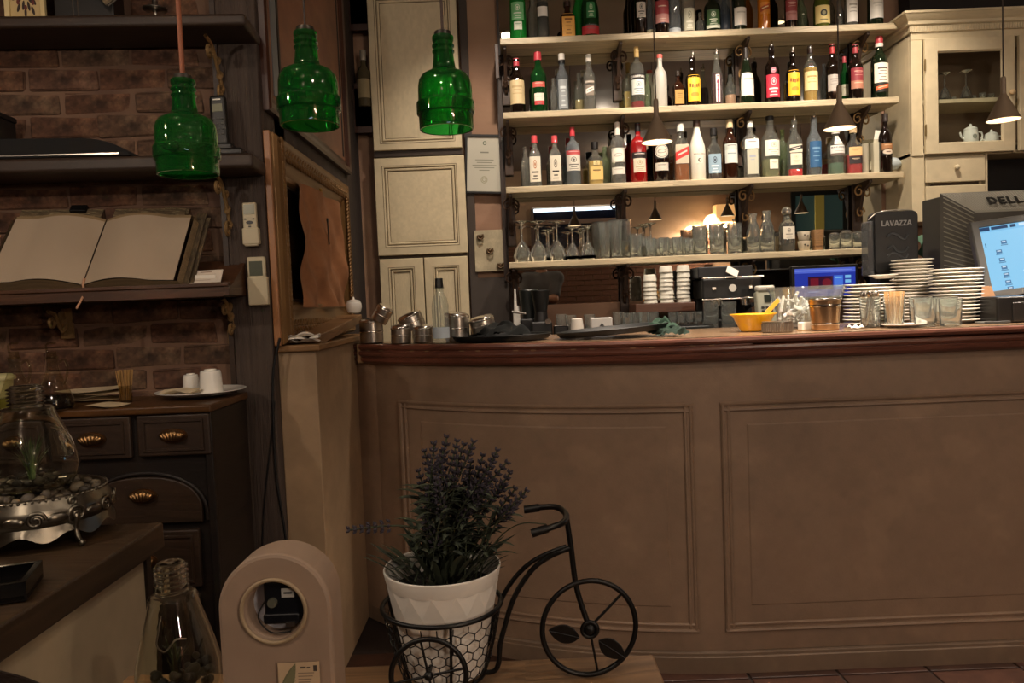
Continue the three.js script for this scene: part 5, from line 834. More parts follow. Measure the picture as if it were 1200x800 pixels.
// on the bar: bowls, jug, plates, glasses
{
  let p = atBar(883, 2.8), t = thing('bowl', 'yellow plastic bowl with a small scoop on the bar', 'bowl', p); const r = .083;
  part('body', lathe([[0, .002], [r * .52, .002], [r * .56, .005], [r * .78, .04], [r * .86, .055], [r, .062], [r, .065], [r * .84, .06], [r * .74, .042], [r * .5, .008], [0, .007]], 44), M(0xf2b418, .3, 0, { clearcoat: .4 }), t); part('scoop', [rot(box(.016, .13, .004, 0, 0, 0, .0015), .1, 0, -.75).translate(.045, .065, .012), ball(.02, -.005, .022, .012, 12)], M(0xf0c248, .3, 0, { transmission: .3, thickness: 0 }), t);
  p = atBar(911, 2.67); t = thing('tin', 'low ribbed metal tin in front of the yellow bowl on the bar', 'tin', p); part('body', lathe([[0, .001], [.05, .001], [.051, .003], [.051, .033], [.049, .035], [0, .035]], 40), M(0x8a7a68, .35, .6), t); const ribs = []; for (let i = 0; i < 40; i++) { const a = i / 40 * 6.283; ribs.push(rot(cyl(.0016, .0016, .028, 0, 0, 0, 5), 0, 0, 0).translate(.0512 * Math.cos(a), .018, .0512 * Math.sin(a))); } part('rib', ribs, STEEL, t); part('lid', cyl(.0515, .0515, .004, 0, .036, 0, 40), STEEL, t);
  p = atBar(946, 2.72); t = thing('packet', 'white paper packet lying beside the metal tin on the bar', 'packet', p, .1); part('body', box(.055, .03, .035, 0, .015, 0, .005), PAPER, t); part('base', box(.06, .004, .04, 0, .002, 0), M(0xc0a070, .7), t);
  // big clear bowl of sachets
  p = atBar(946, 2.92); t = thing('glass_bowl', 'wide clear bowl filled with white sugar sachets on the bar', 'bowl', p);
  part('bowl', lathe([[0, .003], [.085, .003], [.092, .008], [.14, .15], [.145, .157], [.14, .157], [.088, .012], [0, .01]], 48), glass(0xf0f4f2, { transmission: .93 }), t);
  const sg = new RoundedBoxGeometry(.012, .07, .007, 1, .003); const tn = [M(0xf2eee6, .6), M(0xe2ddd4, .6), M(0xd6d4d2, .6)];
  for (let i = 0; i < 84; i++) { const a = rr(0, 6.28), q = Math.sqrt(rnd()) * .085, h = .025 + rnd() * .075 * (1 - q * 4); const m = part('sachet', sg, tn[i % 3], t); m.position.set(Math.cos(a) * q - .02, Math.max(.03, h) + (Math.cos(a) * q < -.01 ? .022 : 0), Math.sin(a) * q); m.rotation.set(rr(-1.3, 1.3), rr(0, 3), rr(-1.3, 1.3)); }
  p = atBar(967, 2.68); t = thing('jug', 'shiny copper coloured metal tumbler in front of the sachet bowl', 'tumbler', p); const k = .055; part('body', lathe([[0, .002], [k * .82, .002], [k * .84, .006], [k * .86, .04], [k * .95, .09], [k, .108], [k * .98, .11], [k * .93, .09], [k * .8, .01], [0, .008]], 40), M(0xd0ac84, .3, 1), t); part('band', lathe([[k * .965, .082], [k * .985, .086], [k * .975, .09]], 36), CHROME, t); part('band', lathe([[k * .87, .02], [k * .885, .023], [k * .875, .026]], 36), CHROME, t); part('rim', lathe([[k, .106], [k * 1.03, .109], [k * 1.0, .113], [k * .95, .11]], 36), CHROME, t);
  // plate stacks, every plate a thing
  const plateG = lathe([[0, .003], [.048, .003], [.052, .0], [.056, .003], [.082, .011], [.094, .0125], [.0955, .0145], [.093, .0165], [.08, .0148], [.056, .007], [0, .0065]], 44);
  let proto; const stacks = [['left', 1019, 2.86, 12, .0128, .95], ['middle', 1069, 3.02, 19, .0128, .80], ['right', 1121, 2.83, 15, .0131, .94]];
  for (const [nm, px, d, n, dy, s] of stacks) for (let i = 0; i < n; i++) { const q = atBar(px, d), lab = `white plate, ${i === 0 ? 'lowest' : i === n - 1 ? 'topmost' : ORD[i] + ' from below'} in the ${nm} plate stack on the bar`, pos = V(q.x + rr(-.0035, .0035), q.y + i * dy, q.z + rr(-.003, .003)); let c; if (!proto) { c = proto = thing('plate', lab, 'plate', pos, 0, 'white plates stacked on the bar'); part('dish', plateG, M(0xeae4d6, .22, 0, { clearcoat: .4 }), c); } else c = copy(proto, lab, pos, i); c.scale.set(s, .95, s); }
  { const q = atBar(1033, 2.98); const c = copy(proto, 'single small white plate laid across the left and middle plate stacks', V(q.x, q.y + .175, -2.96), 0); c.scale.set(.55, .9, .55); }
  p = atBar(1059, 2.66); t = thing('saucer', 'flat white saucer at the front of the bar before the glasses', 'saucer', p); part('dish', lathe([[0, .002], [.04, .002], [.072, .011], [.073, .0135], [.07, .0125], [.04, .006], [0, .005]], 40), WHITE, t);
  // glasses with cutlery and stirrers
  const tg = tumbler(.036, .108, .86), ts = tumbler(.04, .105, .92);
  p = atBar(1020, 2.73); t = thing('cutlery_glass', 'tumbler holding small metal spoons on the bar', 'glass', p); part('glass', tg, CG, t); for (let i = 0; i < 9; i++) { const a = i * .7, s = part('spoon', [rot(box(.006, .11, .0015, 0, 0, 0), Math.sin(a) * .16, a, Math.cos(a) * .16).translate(Math.cos(a) * .014, .062, Math.sin(a) * .014), (() => { const g = new THREE.SphereGeometry(1, 10, 6); g.scale(.009, .014, .003); g.rotateY(a); return g.translate(Math.cos(a) * .026, .118, Math.sin(a) * .026); })()], CHROME, t); }
  p = atBar(1048, 2.72); t = thing('stirrer_glass', 'tumbler packed with wooden stirrers on the bar', 'glass', p); part('glass', tg, CG, t); for (let i = 0; i < 30; i++) { const a = i * 2.4, q = .004 * Math.sqrt(i); const m = part('stirrer', rot(box(.0045, .115, .0015, 0, .06, 0), Math.sin(a) * q * 4, 0, -Math.cos(a) * q * 4).translate(Math.cos(a) * q, .008, Math.sin(a) * q), M(i % 3 ? 0xc89a62 : 0xd8b484, .8), t); }
  glassRow('tumbler', [ts], [[1078, 2.74, .97], [1083, 2.64, .92], [1108, 2.69, .95], [1113, 2.60, .9]], 'glass', (i) => ['back left', 'front left', 'back right', 'front right'][i] + ' one of four clear tumblers before the right plate stack', 'clear tumblers before the plate stacks', YB);
  p = atBar(1003, 2.68); t = thing('wrapper', 'small crumpled white sugar wrapper lying on the bar', 'wrapper', p); part('paper', gridGeo(8, 8, (u, v) => V((u - .5) * .05, .004 + .012 * Math.abs(Math.sin(u * 7 + v * 3) * Math.sin(v * 9 + u)), (v - .5) * .04)), PAPER, t);
  p = atBar(1163, 2.68); t = thing('menu_holder', 'flat grey card case lying on the bar below the monitor', 'case', p); part('body', box(.09, .008, .06, 0, .004, 0, .003), M(0x6a6a66, .4), t); part('spine', box(.09, .009, .006, 0, .0045, .028, .002), M(0x3a3a38, .4), t);
  // capsule coffee machine with its name
  p = atBar(1052, 3.16); const mr = rect(1028, 248, 1077, 308, 3.1); t = thing('coffee_machine', 'black capsule coffee machine with a grey maker name behind the plates', 'coffee machine', [mr.cx, YB + .0005, -3.175]);
  const hh = mr.y1 - YB, w = mr.w; const sh = new THREE.Shape(); const rad = .022; sh.moveTo(-w / 2 + rad, 0); sh.lineTo(w / 2 - rad, 0); sh.quadraticCurveTo(w / 2, 0, w / 2, rad); sh.lineTo(w / 2, hh * .55 - rad); sh.quadraticCurveTo(w / 2, hh * .55, w / 2 - rad, hh * .55); sh.lineTo(-w / 2 + rad, hh * .55); sh.quadraticCurveTo(-w / 2, hh * .55, -w / 2, hh * .55 - rad); sh.lineTo(-w / 2, rad); sh.quadraticCurveTo(-w / 2, 0, -w / 2 + rad, 0);
  part('head', extr(sh, .06, .004).translate(0, hh * .45, .0), M(0x1c1e20, .45), t); part('column', box(w * .8, hh * .5, .08, 0, hh * .25, 0, .01), BLACK, t); part('water_tank', box(.024, hh * .5, .07, -w / 2 - .014, hh * .68, .02, .008), glass(0xb8bcc0, { transmission: .8 }), t); part('front_edge', tube([V(-w / 2 - .026, hh * .94, .055), V(-w / 2 + .01, hh, .06), V(w / 2 - .012, hh * 1.002, .06), V(w / 2 + .001, hh * .97, .06)], .0022, 30), STEEL, t);
  part('maker_name', textGeo('LAVAZZA', .0215, .001).translate(0, hh * .9, .0645), M(0x9a9c9c, .4, .3), t); [[-.4, .06, .1], [.1, -.01, -.1], [-.2, -.05, .12]].forEach(([q, y, k2]) => part('emblem', tube([V(-.04, hh * .68 + y * .7, .0655), V(-.02, hh * .68 + y * .7 + .014, .0655), V(0, hh * .68 + y * .7 + k2 * .08, .0655), V(.03, hh * .68 + y * .7 - .01, .0655), V(.045, hh * .68 + y * .7 + .008, .0655)], .0045, 20), M(0x3a3e42, .4), t));
  part('lever', box(.012, .05, .03, w / 2 + .006, hh * .62, .03, .004), M(0x8a8c8c, .4), t); part('spout', cyl(.02, .022, .03, .0, hh * .42, .04, 18), CHROME, t);
}

// ---------- glass-fronted cream cabinet at the right ----------
const DC = 3.8;
{
  const t = thing('cabinet', 'cream wall cabinet with a glass door and drawers at the right', 'cabinet', [0, 0, 0]);
  const c = (px, py) => at(px, py, DC);
  const x0 = c(1068, 100).x, xR = 3.0, yT = c(1120, 34).y, yB = c(1120, 181).y, zf = -DC, zb = -Dwall - .015;
  const tk = .018;
  part('side_panel', metricUV(bx(x0, x0 + tk, yB, yT - .001, zb, zf - .0205, .002)), CREAM, t); part('back_panel', bx(x0, xR, yB, yT, zb, zb + .01), M(0x84705a, .7), t); part('bottom', bx(x0, xR, yB - .0, yB + tk, zb, zf - .0205), CREAM, t); part('top', bx(x0, xR, yT - tk, yT, zb, zf - .0205), CREAM, t);
  const dl = c(1082, 110).x, dr = c(1186, 110).x, yD = c(1130, 45).y;
  part('stile', metricUV(bx(x0, dl - .002, yB, yD + .0015, zf - .02, zf, .002)), CREAM, t); part('rail', metricUV(bx(x0, xR, yD + .002, yT, zf - .02, zf, .002)), CREAM, t);
  part('centre_post', metricUV(bx(dr + .004, dr + .02, yB, yT, zf - .02, zf - .004, .002)), CREAM, t);
  // crown: stepped profile along front and left side, with small ribs
  const crown = [[0, 0], [.008, .004], [.01, .03], [.022, .036], [.024, .05], [.03, .054], [.05, .078], [.055, .08], [.055, .09], [0, .09]];
  const sweep = (f) => crease(gridGeo(1, crown.length - 1, (u, v, i, j) => f(u, crown[j][0], crown[j][1])), .3);
  part('crown_moulding', [sweep((u, o, y) => V(lerp(x0 - o, xR, u), yT - .012 + y, zf + o)), sweep((u, o, y) => V(x0 - o, yT - .012 + y, lerp(zb, zf + o, u)))], CREAM, t);
  const ribs = []; for (let i = 0; i < 62; i++) ribs.push(box(.0075, .028, .006, x0 + .004 + i * .0125, yT + .004, zf + .01, .001)); part('crown_rib', ribs, CREAM, t).userData.kind = 'stuff';
  // glass door
  const w = dr - dl, h = yD - yB - .004, gl = c(1097, 115).x, gr = c(1173, 115).x, gt = c(1135, 60).y, gb = c(1135, 167.5).y; part('inner_floor', bx(x0 + tk, xR, gb - .016, gb - .002, zb + .01, zf - .022), CREAM, t);
  const d = part('door', metricUV(merge([bx(dl, gl, yB + .004, yD, zf, zf + .02, .003), bx(gr, dr, yB + .004, yD, zf, zf + .02, .003), bx(gl - .002, gr + .002, gt, yD, zf, zf + .0195, .003), bx(gl - .002, gr + .002, yB + .004, gb, zf, zf + .0195, .003)])), CREAM, t);
  part('pane', box(gr - gl, gt - gb, .003, (gl + gr) / 2, (gt + gb) / 2, zf + .006), glass(0xf8faf8), d); part('bead', frameGeo(gr - gl - .012, gt - gb - .012, [[0, .008], [.003, .014], [.006, .019]]).translate((gl + gr) / 2, (gt + gb) / 2, zf), CREAM, d);
  const kn = (x, y, p) => part('knob', rot(lathe([[0, .026], [.011, .024], [.0145, .017], [.011, .009], [.006, .006], [.006, 0]], 20), Math.PI / 2, 0, 0).translate(x, y, zf + .02), M(0xcdb084, .4), p);
  const k1 = c(1181, 110); kn(k1.x, k1.y, d); for (const py of [78, 154]) { const q = c(1081.5, py); part('hinge', [box(.008, .05, .008, dl - .001, q.y, zf + .02, .002), cyl(.004, .004, .056, dl - .002, q.y, zf + .024, 8)], M(0x7a6844, .4, .6), d); }
  const d2 = part('door', metricUV(merge([bx(dr + .024, dr + .08, yB + .004, yD, zf, zf + .02, .003), bx(dr + .08, xR - .01, yD - .06, yD, zf, zf + .0195, .003), bx(dr + .08, xR - .01, yB + .004, yB + .06, zf, zf + .0195, .003), bx(xR - .06, xR - .01, yB + .004, yD, zf, zf + .02, .003)])), CREAM, t); const k2 = c(1199, 110); kn(k2.x + .01, k2.y, d2); part('pane', box(.5, .5, .003, (dr + xR) / 2 + .03, (yB + yD) / 2, zf + .006), glass(0xf8faf8), d2);
  const sy = c(1135, 115).y; part('shelf', metricUV(bx(x0 + tk, xR, sy - .012, sy + .006, zb + .01, zf - .03)), CREAM, t);
  // drawers under the cabinet and the scalloped side board
  const q0 = c(1084, 198), q1 = c(1155, 198), a1 = c(1120, 183).y, a2 = c(1120, 213).y, b1 = c(1120, 217).y, b2 = c(1120, 247).y, yBot = c(1120, 258).y;
  part('drawer_case', metricUV(merge([bx(x0, q0.x, yBot, yB, zb, zf - .006, .002), bx(q0.x, q1.x + .006, yBot, yB, zb, zf - .03), bx(q1.x, q1.x + .012, yBot, yB, zb, zf - .002, .002)])), CREAM, t);
  for (const [u, l] of [[a1, a2], [b1, b2]]) { const dd = part('drawer', metricUV(bx(q0.x + .003, q1.x - .003, l, u, zf - .012, zf + .004, .004)), CREAM, t); const kk = (u + l) / 2; part('knob', rot(lathe([[0, .024], [.01, .022], [.013, .016], [.01, .008], [.005, .005], [.005, 0]], 20), Math.PI / 2, 0, 0).translate((q0.x + q1.x) / 2, kk + .006, zf + .004), CREAM, dd); part('finger_slot', (() => { const s = new THREE.Shape(); s.moveTo(-.12, 0); s.quadraticCurveTo(-.11, .014, -.09, .014); s.lineTo(.12, .014); s.lineTo(.12, 0); s.closePath(); return extr(s, .004).translate((q0.x + q1.x) / 2, l - .014, zf - .014); })(), M(0x3a2c1c, .8), dd); }
  const sc = new THREE.Shape(); sc.moveTo(0, 0); sc.lineTo(.26, 0); sc.lineTo(.26, -.34); sc.quadraticCurveTo(.25, -.22, .17, -.2); sc.quadraticCurveTo(.06, -.17, .03, -.05); sc.closePath();
  part('side_bracket', metricUV(rot(extr(sc, .014, .001), 0, Math.PI / 2, 0).translate(x0 + .002, yB + .05, zb + .262)), CREAM, t);
  // contents
  const gy = sy + .0065, gob = (px, d3, s, lab) => { const q = at(px, 100, d3), g = thing('goblet', lab, 'glass', [q.x, gy, -d3], 0, 'upturned goblets in the glass cabinet'); const m = part('body', wineUp(.03, .145, .07), CG, g); g.scale.set(s, s, s); };
  gob(1107, 3.9, 1, 'left of two upturned goblets behind the cabinet glass'); gob(1132, 3.9, 1.05, 'right of two upturned goblets behind the cabinet glass');
  glassRow('small_glass', [tumbler(.017, .04, .85)], [[1119, 3.93, .8], [1142, 3.93, .9], [1153, 3.9], [1163, 3.92]], 'glass', (i) => `${ORD[i]} from the left of the tiny glasses on the cabinet shelf`, 'tiny glasses in the cabinet', sy + .0065);
  const teapot = (px, s, tall, lab) => { const q = at(px, 165, 3.9), g = thing('teapot', lab, 'teapot', [q.x, gb - .0015, -3.86]); const H = tall ? .078 : .05; const wm = M(0xeceee6, .3, 0, { clearcoat: .4 }); part('body', lathe([[0, .001], [.028, .001], [.033, .006], [.035, H * .5], [.031, H * .95], [.029, H], [0, H]], 28), wm, g); part('lid', lathe([[.031, H], [.029, H + .006], [.014, H + .014], [.006, H + .016], [.007, H + .022], [.004, H + .027], [0, H + .028]], 24), wm, g); part('handle', tube([V(.032, H * .82, 0), V(.052, H * .8, 0), V(.058, H * .5, 0), V(.046, H * .2, 0), V(.033, H * .2, 0)], .0042, 24), wm, g); part('spout', tube([V(-.033, H * .4, 0), V(-.046, H * .55, 0), V(-.054, H * .85, 0)], .005, 14), wm, g); if (tall) part('flower_print', rot(cyl(.012, .012, .0006, 0, 0, 0, 6), Math.PI / 2, 0, 0).translate(0, H * .5, .0352), M(0x9aa094, .6), g); g.scale.set(s, s, s); };
  teapot(1132, 1, true, 'taller white teapot behind the cabinet glass'); teapot(1156, .95, false, 'shorter white teapot behind the cabinet glass');
  { const q = at(1110, 164, 3.9), g = thing('dish', 'small reddish dish at the lower left inside the glass cabinet', 'dish', [q.x, gb - .0015, -3.88]); part('body', lathe([[0, .002], [.03, .004], [.045, .014], [.043, .014], [.028, .007], [0, .006]], 26), M(0x6a3020, .4), g); part('filling', cyl(.034, .028, .006, 0, .012, 0, 20), M(0x4a2418, .6), g); }
  // black space below the second door, green bag in it
  const v = at(1180, 215, 3.9); const s = struct('trim_6', bx(q1.x + .02, 3.1, yBot - .3, yB - .004, -4.07, -3.98), M(0x0e0c0b, .8));
  const g = at(1096, 290, 3.6), bag = thing('cloth_bag', 'folded green cloth bag in the dark space below the drawers', 'bag', [g.x, at(1096, 306, 3.6).y, -3.62]);
  part('fabric', gridGeo(24, 16, (u, vv) => { const a = u * 2 - 1, b = vv * Math.PI; return V(a * .085, .072 + .062 * Math.cos(b) * Math.sqrt(Math.max(0, 1 - a * a * .8)) + .006 * Math.sin(u * 14), .05 * Math.sin(b) + .006 * Math.sin(u * 9 + vv * 5)); }), M(0x527a60, .85, 0, { map: texCloth }), bag); part('handle', tube([V(.03, .12, .04), V(.06, .1, .06), V(.07, .06, .062)], .005, 16), M(0xd0cdbf, .6), bag);
  const bxp = thing('equipment_stand', 'dark boxed stand under the green cloth bag behind the plates', 'stand', [g.x, YK, -3.66]); const bh = at(1096, 306, 3.6).y - YK - .001; part('body', box(.26, bh, .2, 0, bh / 2, 0, .004), BLACK, bxp); part('ledge', box(.265, .01, .205, 0, bh - .02, 0, .002), M(0x8a8470, .5), bxp);
  // dark boards above the cabinet
  struct('trim_7', bx(c(1085, 8).x, 3.2, c(1140, 12).y, CEIL - .05, -4.06, -3.95), M(0x1a1410, .8));
}
// ---------- till: computer housing, touch monitor, printer ----------
{
  const D = 3.02;
  const r = rect(1112, 222, 1215, 345, D), t = thing('computer_housing', 'grey ribbed computer housing with the maker name in raised letters', 'computer', [0, YB + .0005, 0]);
  const x0 = r.x0, x1 = r.x1 + .12, y1 = r.y1 - YB, grey = M(0x77756a, .5), gd = M(0x4c4a44, .5);
  const chx = at(1140, 280, D).x, yTopF = at(1160, 249, D).y - YB;
  // sloping top and left flank, front recess
  part('body', [bx(x0 + .004, x1, .0, y1 - .012, -D - .2, -D - .06, .004)], gd, t);
  const P = (x, y, z) => V(x, y, z);
  const quad = (a, b, c, d) => gridGeo(1, 1, (u, v) => { const p = a.clone().lerp(b, u), q = d.clone().lerp(c, u); return p.lerp(q, v); });
  const A = P(x0, 0, -D - .06), Bq = P(x0, y1, -D - .06), C = P(x1, y1, -D - .06), F0 = P(chx, 0, -D + .02), F1 = P(chx, yTopF, -D + .02), F2 = P(x1, yTopF, -D + .02);
  part('flank', quad(A, F0, F1, Bq), gd, t); part('top_slope', quad(F1, F2, C, Bq), grey, t); part('front_plate', quad(F0, P(x1, 0, -D + .02), F2, F1), gd, t);
  const ribs = []; for (let i = 0; i < 26; i++) { const k = (i + .5) / 26, a = A.clone().lerp(Bq, k), b = F0.clone().lerp(F1, k); ribs.push(bar(a.clone().lerp(b, .1), a.clone().lerp(b, .95), .0024, 5)); } part('flank_rib', ribs, M(0x8a877a, .45), t).userData.kind = 'stuff';
  const rib2 = []; for (let i = 0; i < 40; i++) { const k = (i + .5) / 40, a = F1.clone().lerp(F2, k), b = Bq.clone().lerp(C, k); rib2.push(bar(a.clone().lerp(b, .08), a.clone().lerp(b, .94), .0020, 5)); } part('top_rib', rib2, M(0xa29f92, .4), t).userData.kind = 'stuff';
  const nm = textGeo('DELL', .038, .003), m0 = at(1180, 231, D - .0); const g = part('maker_name', nm, M(0x2e2d2a, .35, .3), t); const sl = Math.atan2(.08, y1 - yTopF); g.position.set(m0.x, (y1 + yTopF) / 2 + .002, -D - .012); g.rotation.x = -sl; g.scale.set(1.15, 1, 1);
  // monitor
  const d2 = 2.87, q = rect(1150, 248, 1290, 343, d2), mt = thing('touch_monitor', 'touch monitor with a pale blue screen of small icons at the right edge', 'monitor', [q.cx, YB + .0005, -d2]);
  const scr = canvasTex(1024, 700, (c, w, h) => { c.fillStyle = '#7cc4f0'; c.fillRect(0, 0, w, h); const gr = ['#8fd0f6', '#86caf3']; c.fillStyle = gr[0]; c.fillRect(0, 60, 420, 640); c.fillStyle = '#123a62'; c.fillRect(0, 6, 96, 40); c.fillRect(110, 10, 150, 32); c.fillRect(280, 10, 50, 32); c.fillStyle = '#cfeafc'; c.fillRect(360, 8, 60, 30); c.fillStyle = '#123a62'; c.fillRect(460, 10, 120, 32); c.fillStyle = '#4a7aa6'; [[170, 170], [110, 265], [120, 355], [125, 440], [130, 520], [132, 600], [140, 670]].forEach(([x, y], i) => { c.fillRect(x, y, 52, 40); c.fillStyle = '#cfe2f2'; c.fillRect(x + 10, y + 8, 32, 12); c.fillStyle = '#4a7aa6'; c.fillRect(x - 6, y + 46, 64, 8); }); c.fillStyle = '#1c3c60'; [[450, 330], [452, 420]].forEach(([x, y]) => c.fillRect(x, y, 70, 50)); c.fillStyle = '#3a6a90'; c.fillRect(26, 180, 8, 50); });
  const W = q.w * 1.0, H = q.h, mg = new THREE.Group(); mg.name = 'screen_unit'; mt.add(mg); mg.position.set(0, q.cy - YB, 0); mg.rotation.set(-.2, -.16, .075);
  part('bezel', crease(frameGeo(W - .05, H - .055, [[0, .012], [.002, .018], [.024, .016], [.0275, .008], [.0275, -.02]]), .4), M(0x5a5a58, .35, .3), mg); part('screen', box(W - .048, H - .053, .004, 0, 0, .009), M(0x05080a, .25, 0, { emissive: 0xffffff, emissiveMap: scr, emissiveIntensity: .95 }), mg); part('back_shell', box(W - .01, H - .01, .04, 0, 0, -.022, .01), BLACK, mg);
  part('stand', [box(.09, q.cy - YB - .02, .03, 0, (q.cy - YB - .02) / 2, -.06, .004), box(.22, .014, .16, 0, .007, -.02, .004)], BLACK, mt);
  const rl = new THREE.RectAreaLight(0x9fd4ff, 1.2, W - .05, H - .055); rl.position.set(q.cx, q.cy, -d2 + .045); rl.lookAt(q.cx - .2, q.cy + .1, 0); scene.add(rl);
  // printer
  const p = rect(1151, 345, 1300, 380, 2.74), pt = thing('receipt_printer', 'black receipt printer below the touch monitor', 'printer', [p.cx, YB + .0005, -2.72]);
  const ph = p.y1 - YB; part('body', box(p.w, ph, .13, 0, ph / 2, 0, .008), M(0x100f0e, .35), pt); part('front', box(p.w * .9, ph * .7, .006, .03, ph * .42, .066, .003), M(0x1e1c1a, .3), pt); part('slot', box(.12, .004, .02, -.02, ph + .001, .02), STEEL, pt); part('paper', rot(box(.05, .03, .001, 0, 0, 0), -.5, 0, 0).translate(-.06, ph + .012, .02), PAPER, pt);
  const cw = at(1150, 318, 2.86), ct = thing('tape_holder', 'clear and silver tape holder between the plates and the monitor', 'holder', [cw.x, YB + .0005, -2.88]); part('post', box(.03, cw.y - YB - .015, .03, 0, (cw.y - YB - .015) / 2, 0, .004), BLACK, ct); part('case', box(.08, .03, .04, -.025, cw.y - YB, 0, .006), STEEL, ct); part('paper_strip', [0, 1, 2, 3].map((i) => rot(box(.012, .05, .001, 0, 0, 0), .1, 0, .15 * i).translate(.0 + i * .011, cw.y - YB - .08, .03)), M(0xc0926c, .7), ct);
}

// ---------- foreground: table with planter, clock and bulb terrarium ----------
const TY = at(640, 771, 1.06).y;
const stoneA = [0x6f6450, 0x5a4f3e, 0x84785f, 0x4a4134].map((c) => M(c, .6, 0, { map: texPlaster }));
const pebbleG = [0, 1, 2].map((k) => { const g = new THREE.SphereGeometry(1, 10, 8), p = g.attributes.position; for (let i = 0; i < p.count; i++) { const s = 1 + .22 * (vn(p.getX(i) * 1.6 + 9 + k * 5, p.getY(i) * 1.6 + p.getZ(i) * 1.3 + 7, 64) - .5); p.setXYZ(i, p.getX(i) * s, p.getY(i) * s * .7, p.getZ(i) * s * .85); } g.computeVertexNormals(); return g; });
{
  const t = thing('table', 'light brown wooden table in the foreground under the tricycle planter', 'table', [0, 0, 0]);
  const xr = at(766, 772, 1.06).x, xl = -.56, zb = -1.06, zf = -.7;
  part('tabletop', metricUV(bx(xl, xr, TY - .03, TY, zb, zf, .004)), wood(0xa88460, .4), t); part('apron', bx(xl + .03, xr - .03, TY - .1, TY - .03, zb + .03, zf - .03), wood(0x7a5a40, .5), t);
  for (const x of [xl + .04, xr - .04]) for (const z of [zb + .045, zf - .045]) part('leg', metricUV(bx(x - .022, x + .022, 0, TY - .03, z - .022, z + .022, .004)), wood(0x7a5a40, .5), t);
}
{
  // arched clock seen from behind
  const d = .80, a = at(262, 760, d), b = at(386, 760, d), top = at(324, 654, d).y, w = b.x - a.x, h = top - TY;
  const t = thing('mantel_clock', 'arched cream clock seen from behind with its black movement in a round hole', 'clock', [(a.x + b.x) / 2, TY + .0005, -d]);
  const c = at(322, 715, d), hx = c.x - t.position.x, hy = c.y - TY, hr = 38 / FOCAL * d, R = w / 2;
  const s = new THREE.Shape(); s.moveTo(-R, 0); s.lineTo(R, 0); s.lineTo(R, h - R); s.absarc(0, h - R, R, 0, Math.PI, false); s.lineTo(-R, 0); const ho = new THREE.Path(); ho.absarc(hx, hy, hr, 0, Math.PI * 2, true); s.holes.push(ho);
  const cm = M(0xa88f7a, .55, 0, { map: texSoft });
  part('case', extr(s, .042, .004, 40).translate(0, 0, -.046), cm, t);
  const s2 = new THREE.Shape(); s2.moveTo(-R, 0); s2.lineTo(R, 0); s2.lineTo(R, h - R); s2.absarc(0, h - R, R, 0, Math.PI, false); s2.holes.push(ho); part('dial_plate', extr(s2, .006, .002, 40).translate(0, 0, -.056), cm, t);
  part('cavity', rot(cyl(hr + .0005, hr + .0005, .044, 0, 0, 0, 48, true), Math.PI / 2, 0, 0).translate(hx, hy, -.022), M(0xb4b4bc, .4), t); part('back_disc', rot(cyl(hr, hr, .002, 0, 0, 0, 48), Math.PI / 2, 0, 0).translate(hx, hy, -.024), M(0xe4e6ee, .95, 0, { transmission: .6, thickness: 0 }), t);
  part('rim', rot(new THREE.TorusGeometry(hr, .0022, 8, 56), 0, 0, 0).translate(hx, hy, .004), M(0xa08a6c, .5), t);
  const mv = part('movement', [box(.046, .042, .018, 0, 0, 0, .004), box(.04, .012, .02, -.004, -.02, .002, .003)], M(0x0d0f14, .35), t); mv.position.set(hx + .0095, hy + .0085, -.012); mv.scale.set(.98, .98, .8);
  part('label', box(.014, .01, .0006, .004, .008, .0094), M(0xb0aca4, .6), mv, 'small pale printed sticker'); part('print', box(.009, .002, .0006, .004, .008, .0098), M(0x2a2a2a, .6), mv);
  part('knob', rot(cyl(.005, .0055, .006, 0, 0, 0, 18), Math.PI / 2, 0, 0).translate(-.013, -.002, .011), M(0x6a6a5c, .4, .4), mv); part('battery_tab', box(.01, .004, .004, .006, -.026, .012), STEEL, mv);
  part('wire', tube([V(-.022, .0, .0), V(-.03, -.018, .008), V(-.016, -.034, .012), V(.006, -.034, .012)], .0008, 24, 5), BLACK, mv);
  const st = canvasTex(256, 160, (g, W, H) => { g.fillStyle = '#c6ab89'; g.fillRect(0, 0, W, H); g.fillStyle = '#6e6a4c'; g.beginPath(); g.moveTo(8, 150); g.quadraticCurveTo(40, 60, 110, 4); g.quadraticCurveTo(112, 80, 84, 148); g.closePath(); g.fill(); g.strokeStyle = '#8e8a66'; g.lineWidth = 3; for (let i = 0; i < 6; i++) { g.beginPath(); g.moveTo(14 + i * 8, 146); g.lineTo(106, 14 + i * 18); g.stroke(); } g.fillStyle = '#4a4038'; g.fillRect(138, 26, 34, 10); g.fillRect(178, 28, 20, 8); g.fillRect(218, 20, 22, 34); g.fillStyle = '#8a7660'; [60, 78, 96, 112, 128].forEach((y, i) => g.fillRect(122, y, 100 - i * 9, 6)); });
  const q = at(352, 790, d); part('printed_sticker', box(.044, .03, .0006, q.x - t.position.x, q.y - TY, .0046), M(0xffffff, .6, 0, { map: st }), t);
  const bt = at(352, 798, .79), bn = thing('bead', 'small pale bead lying at the foot of the clock', 'bead', [at(356, 798, .86).x + .11, TY, -.86]); part('body', ball(.008, 0, .008, 0), M(0xd8c8a8, .5), bn);
}
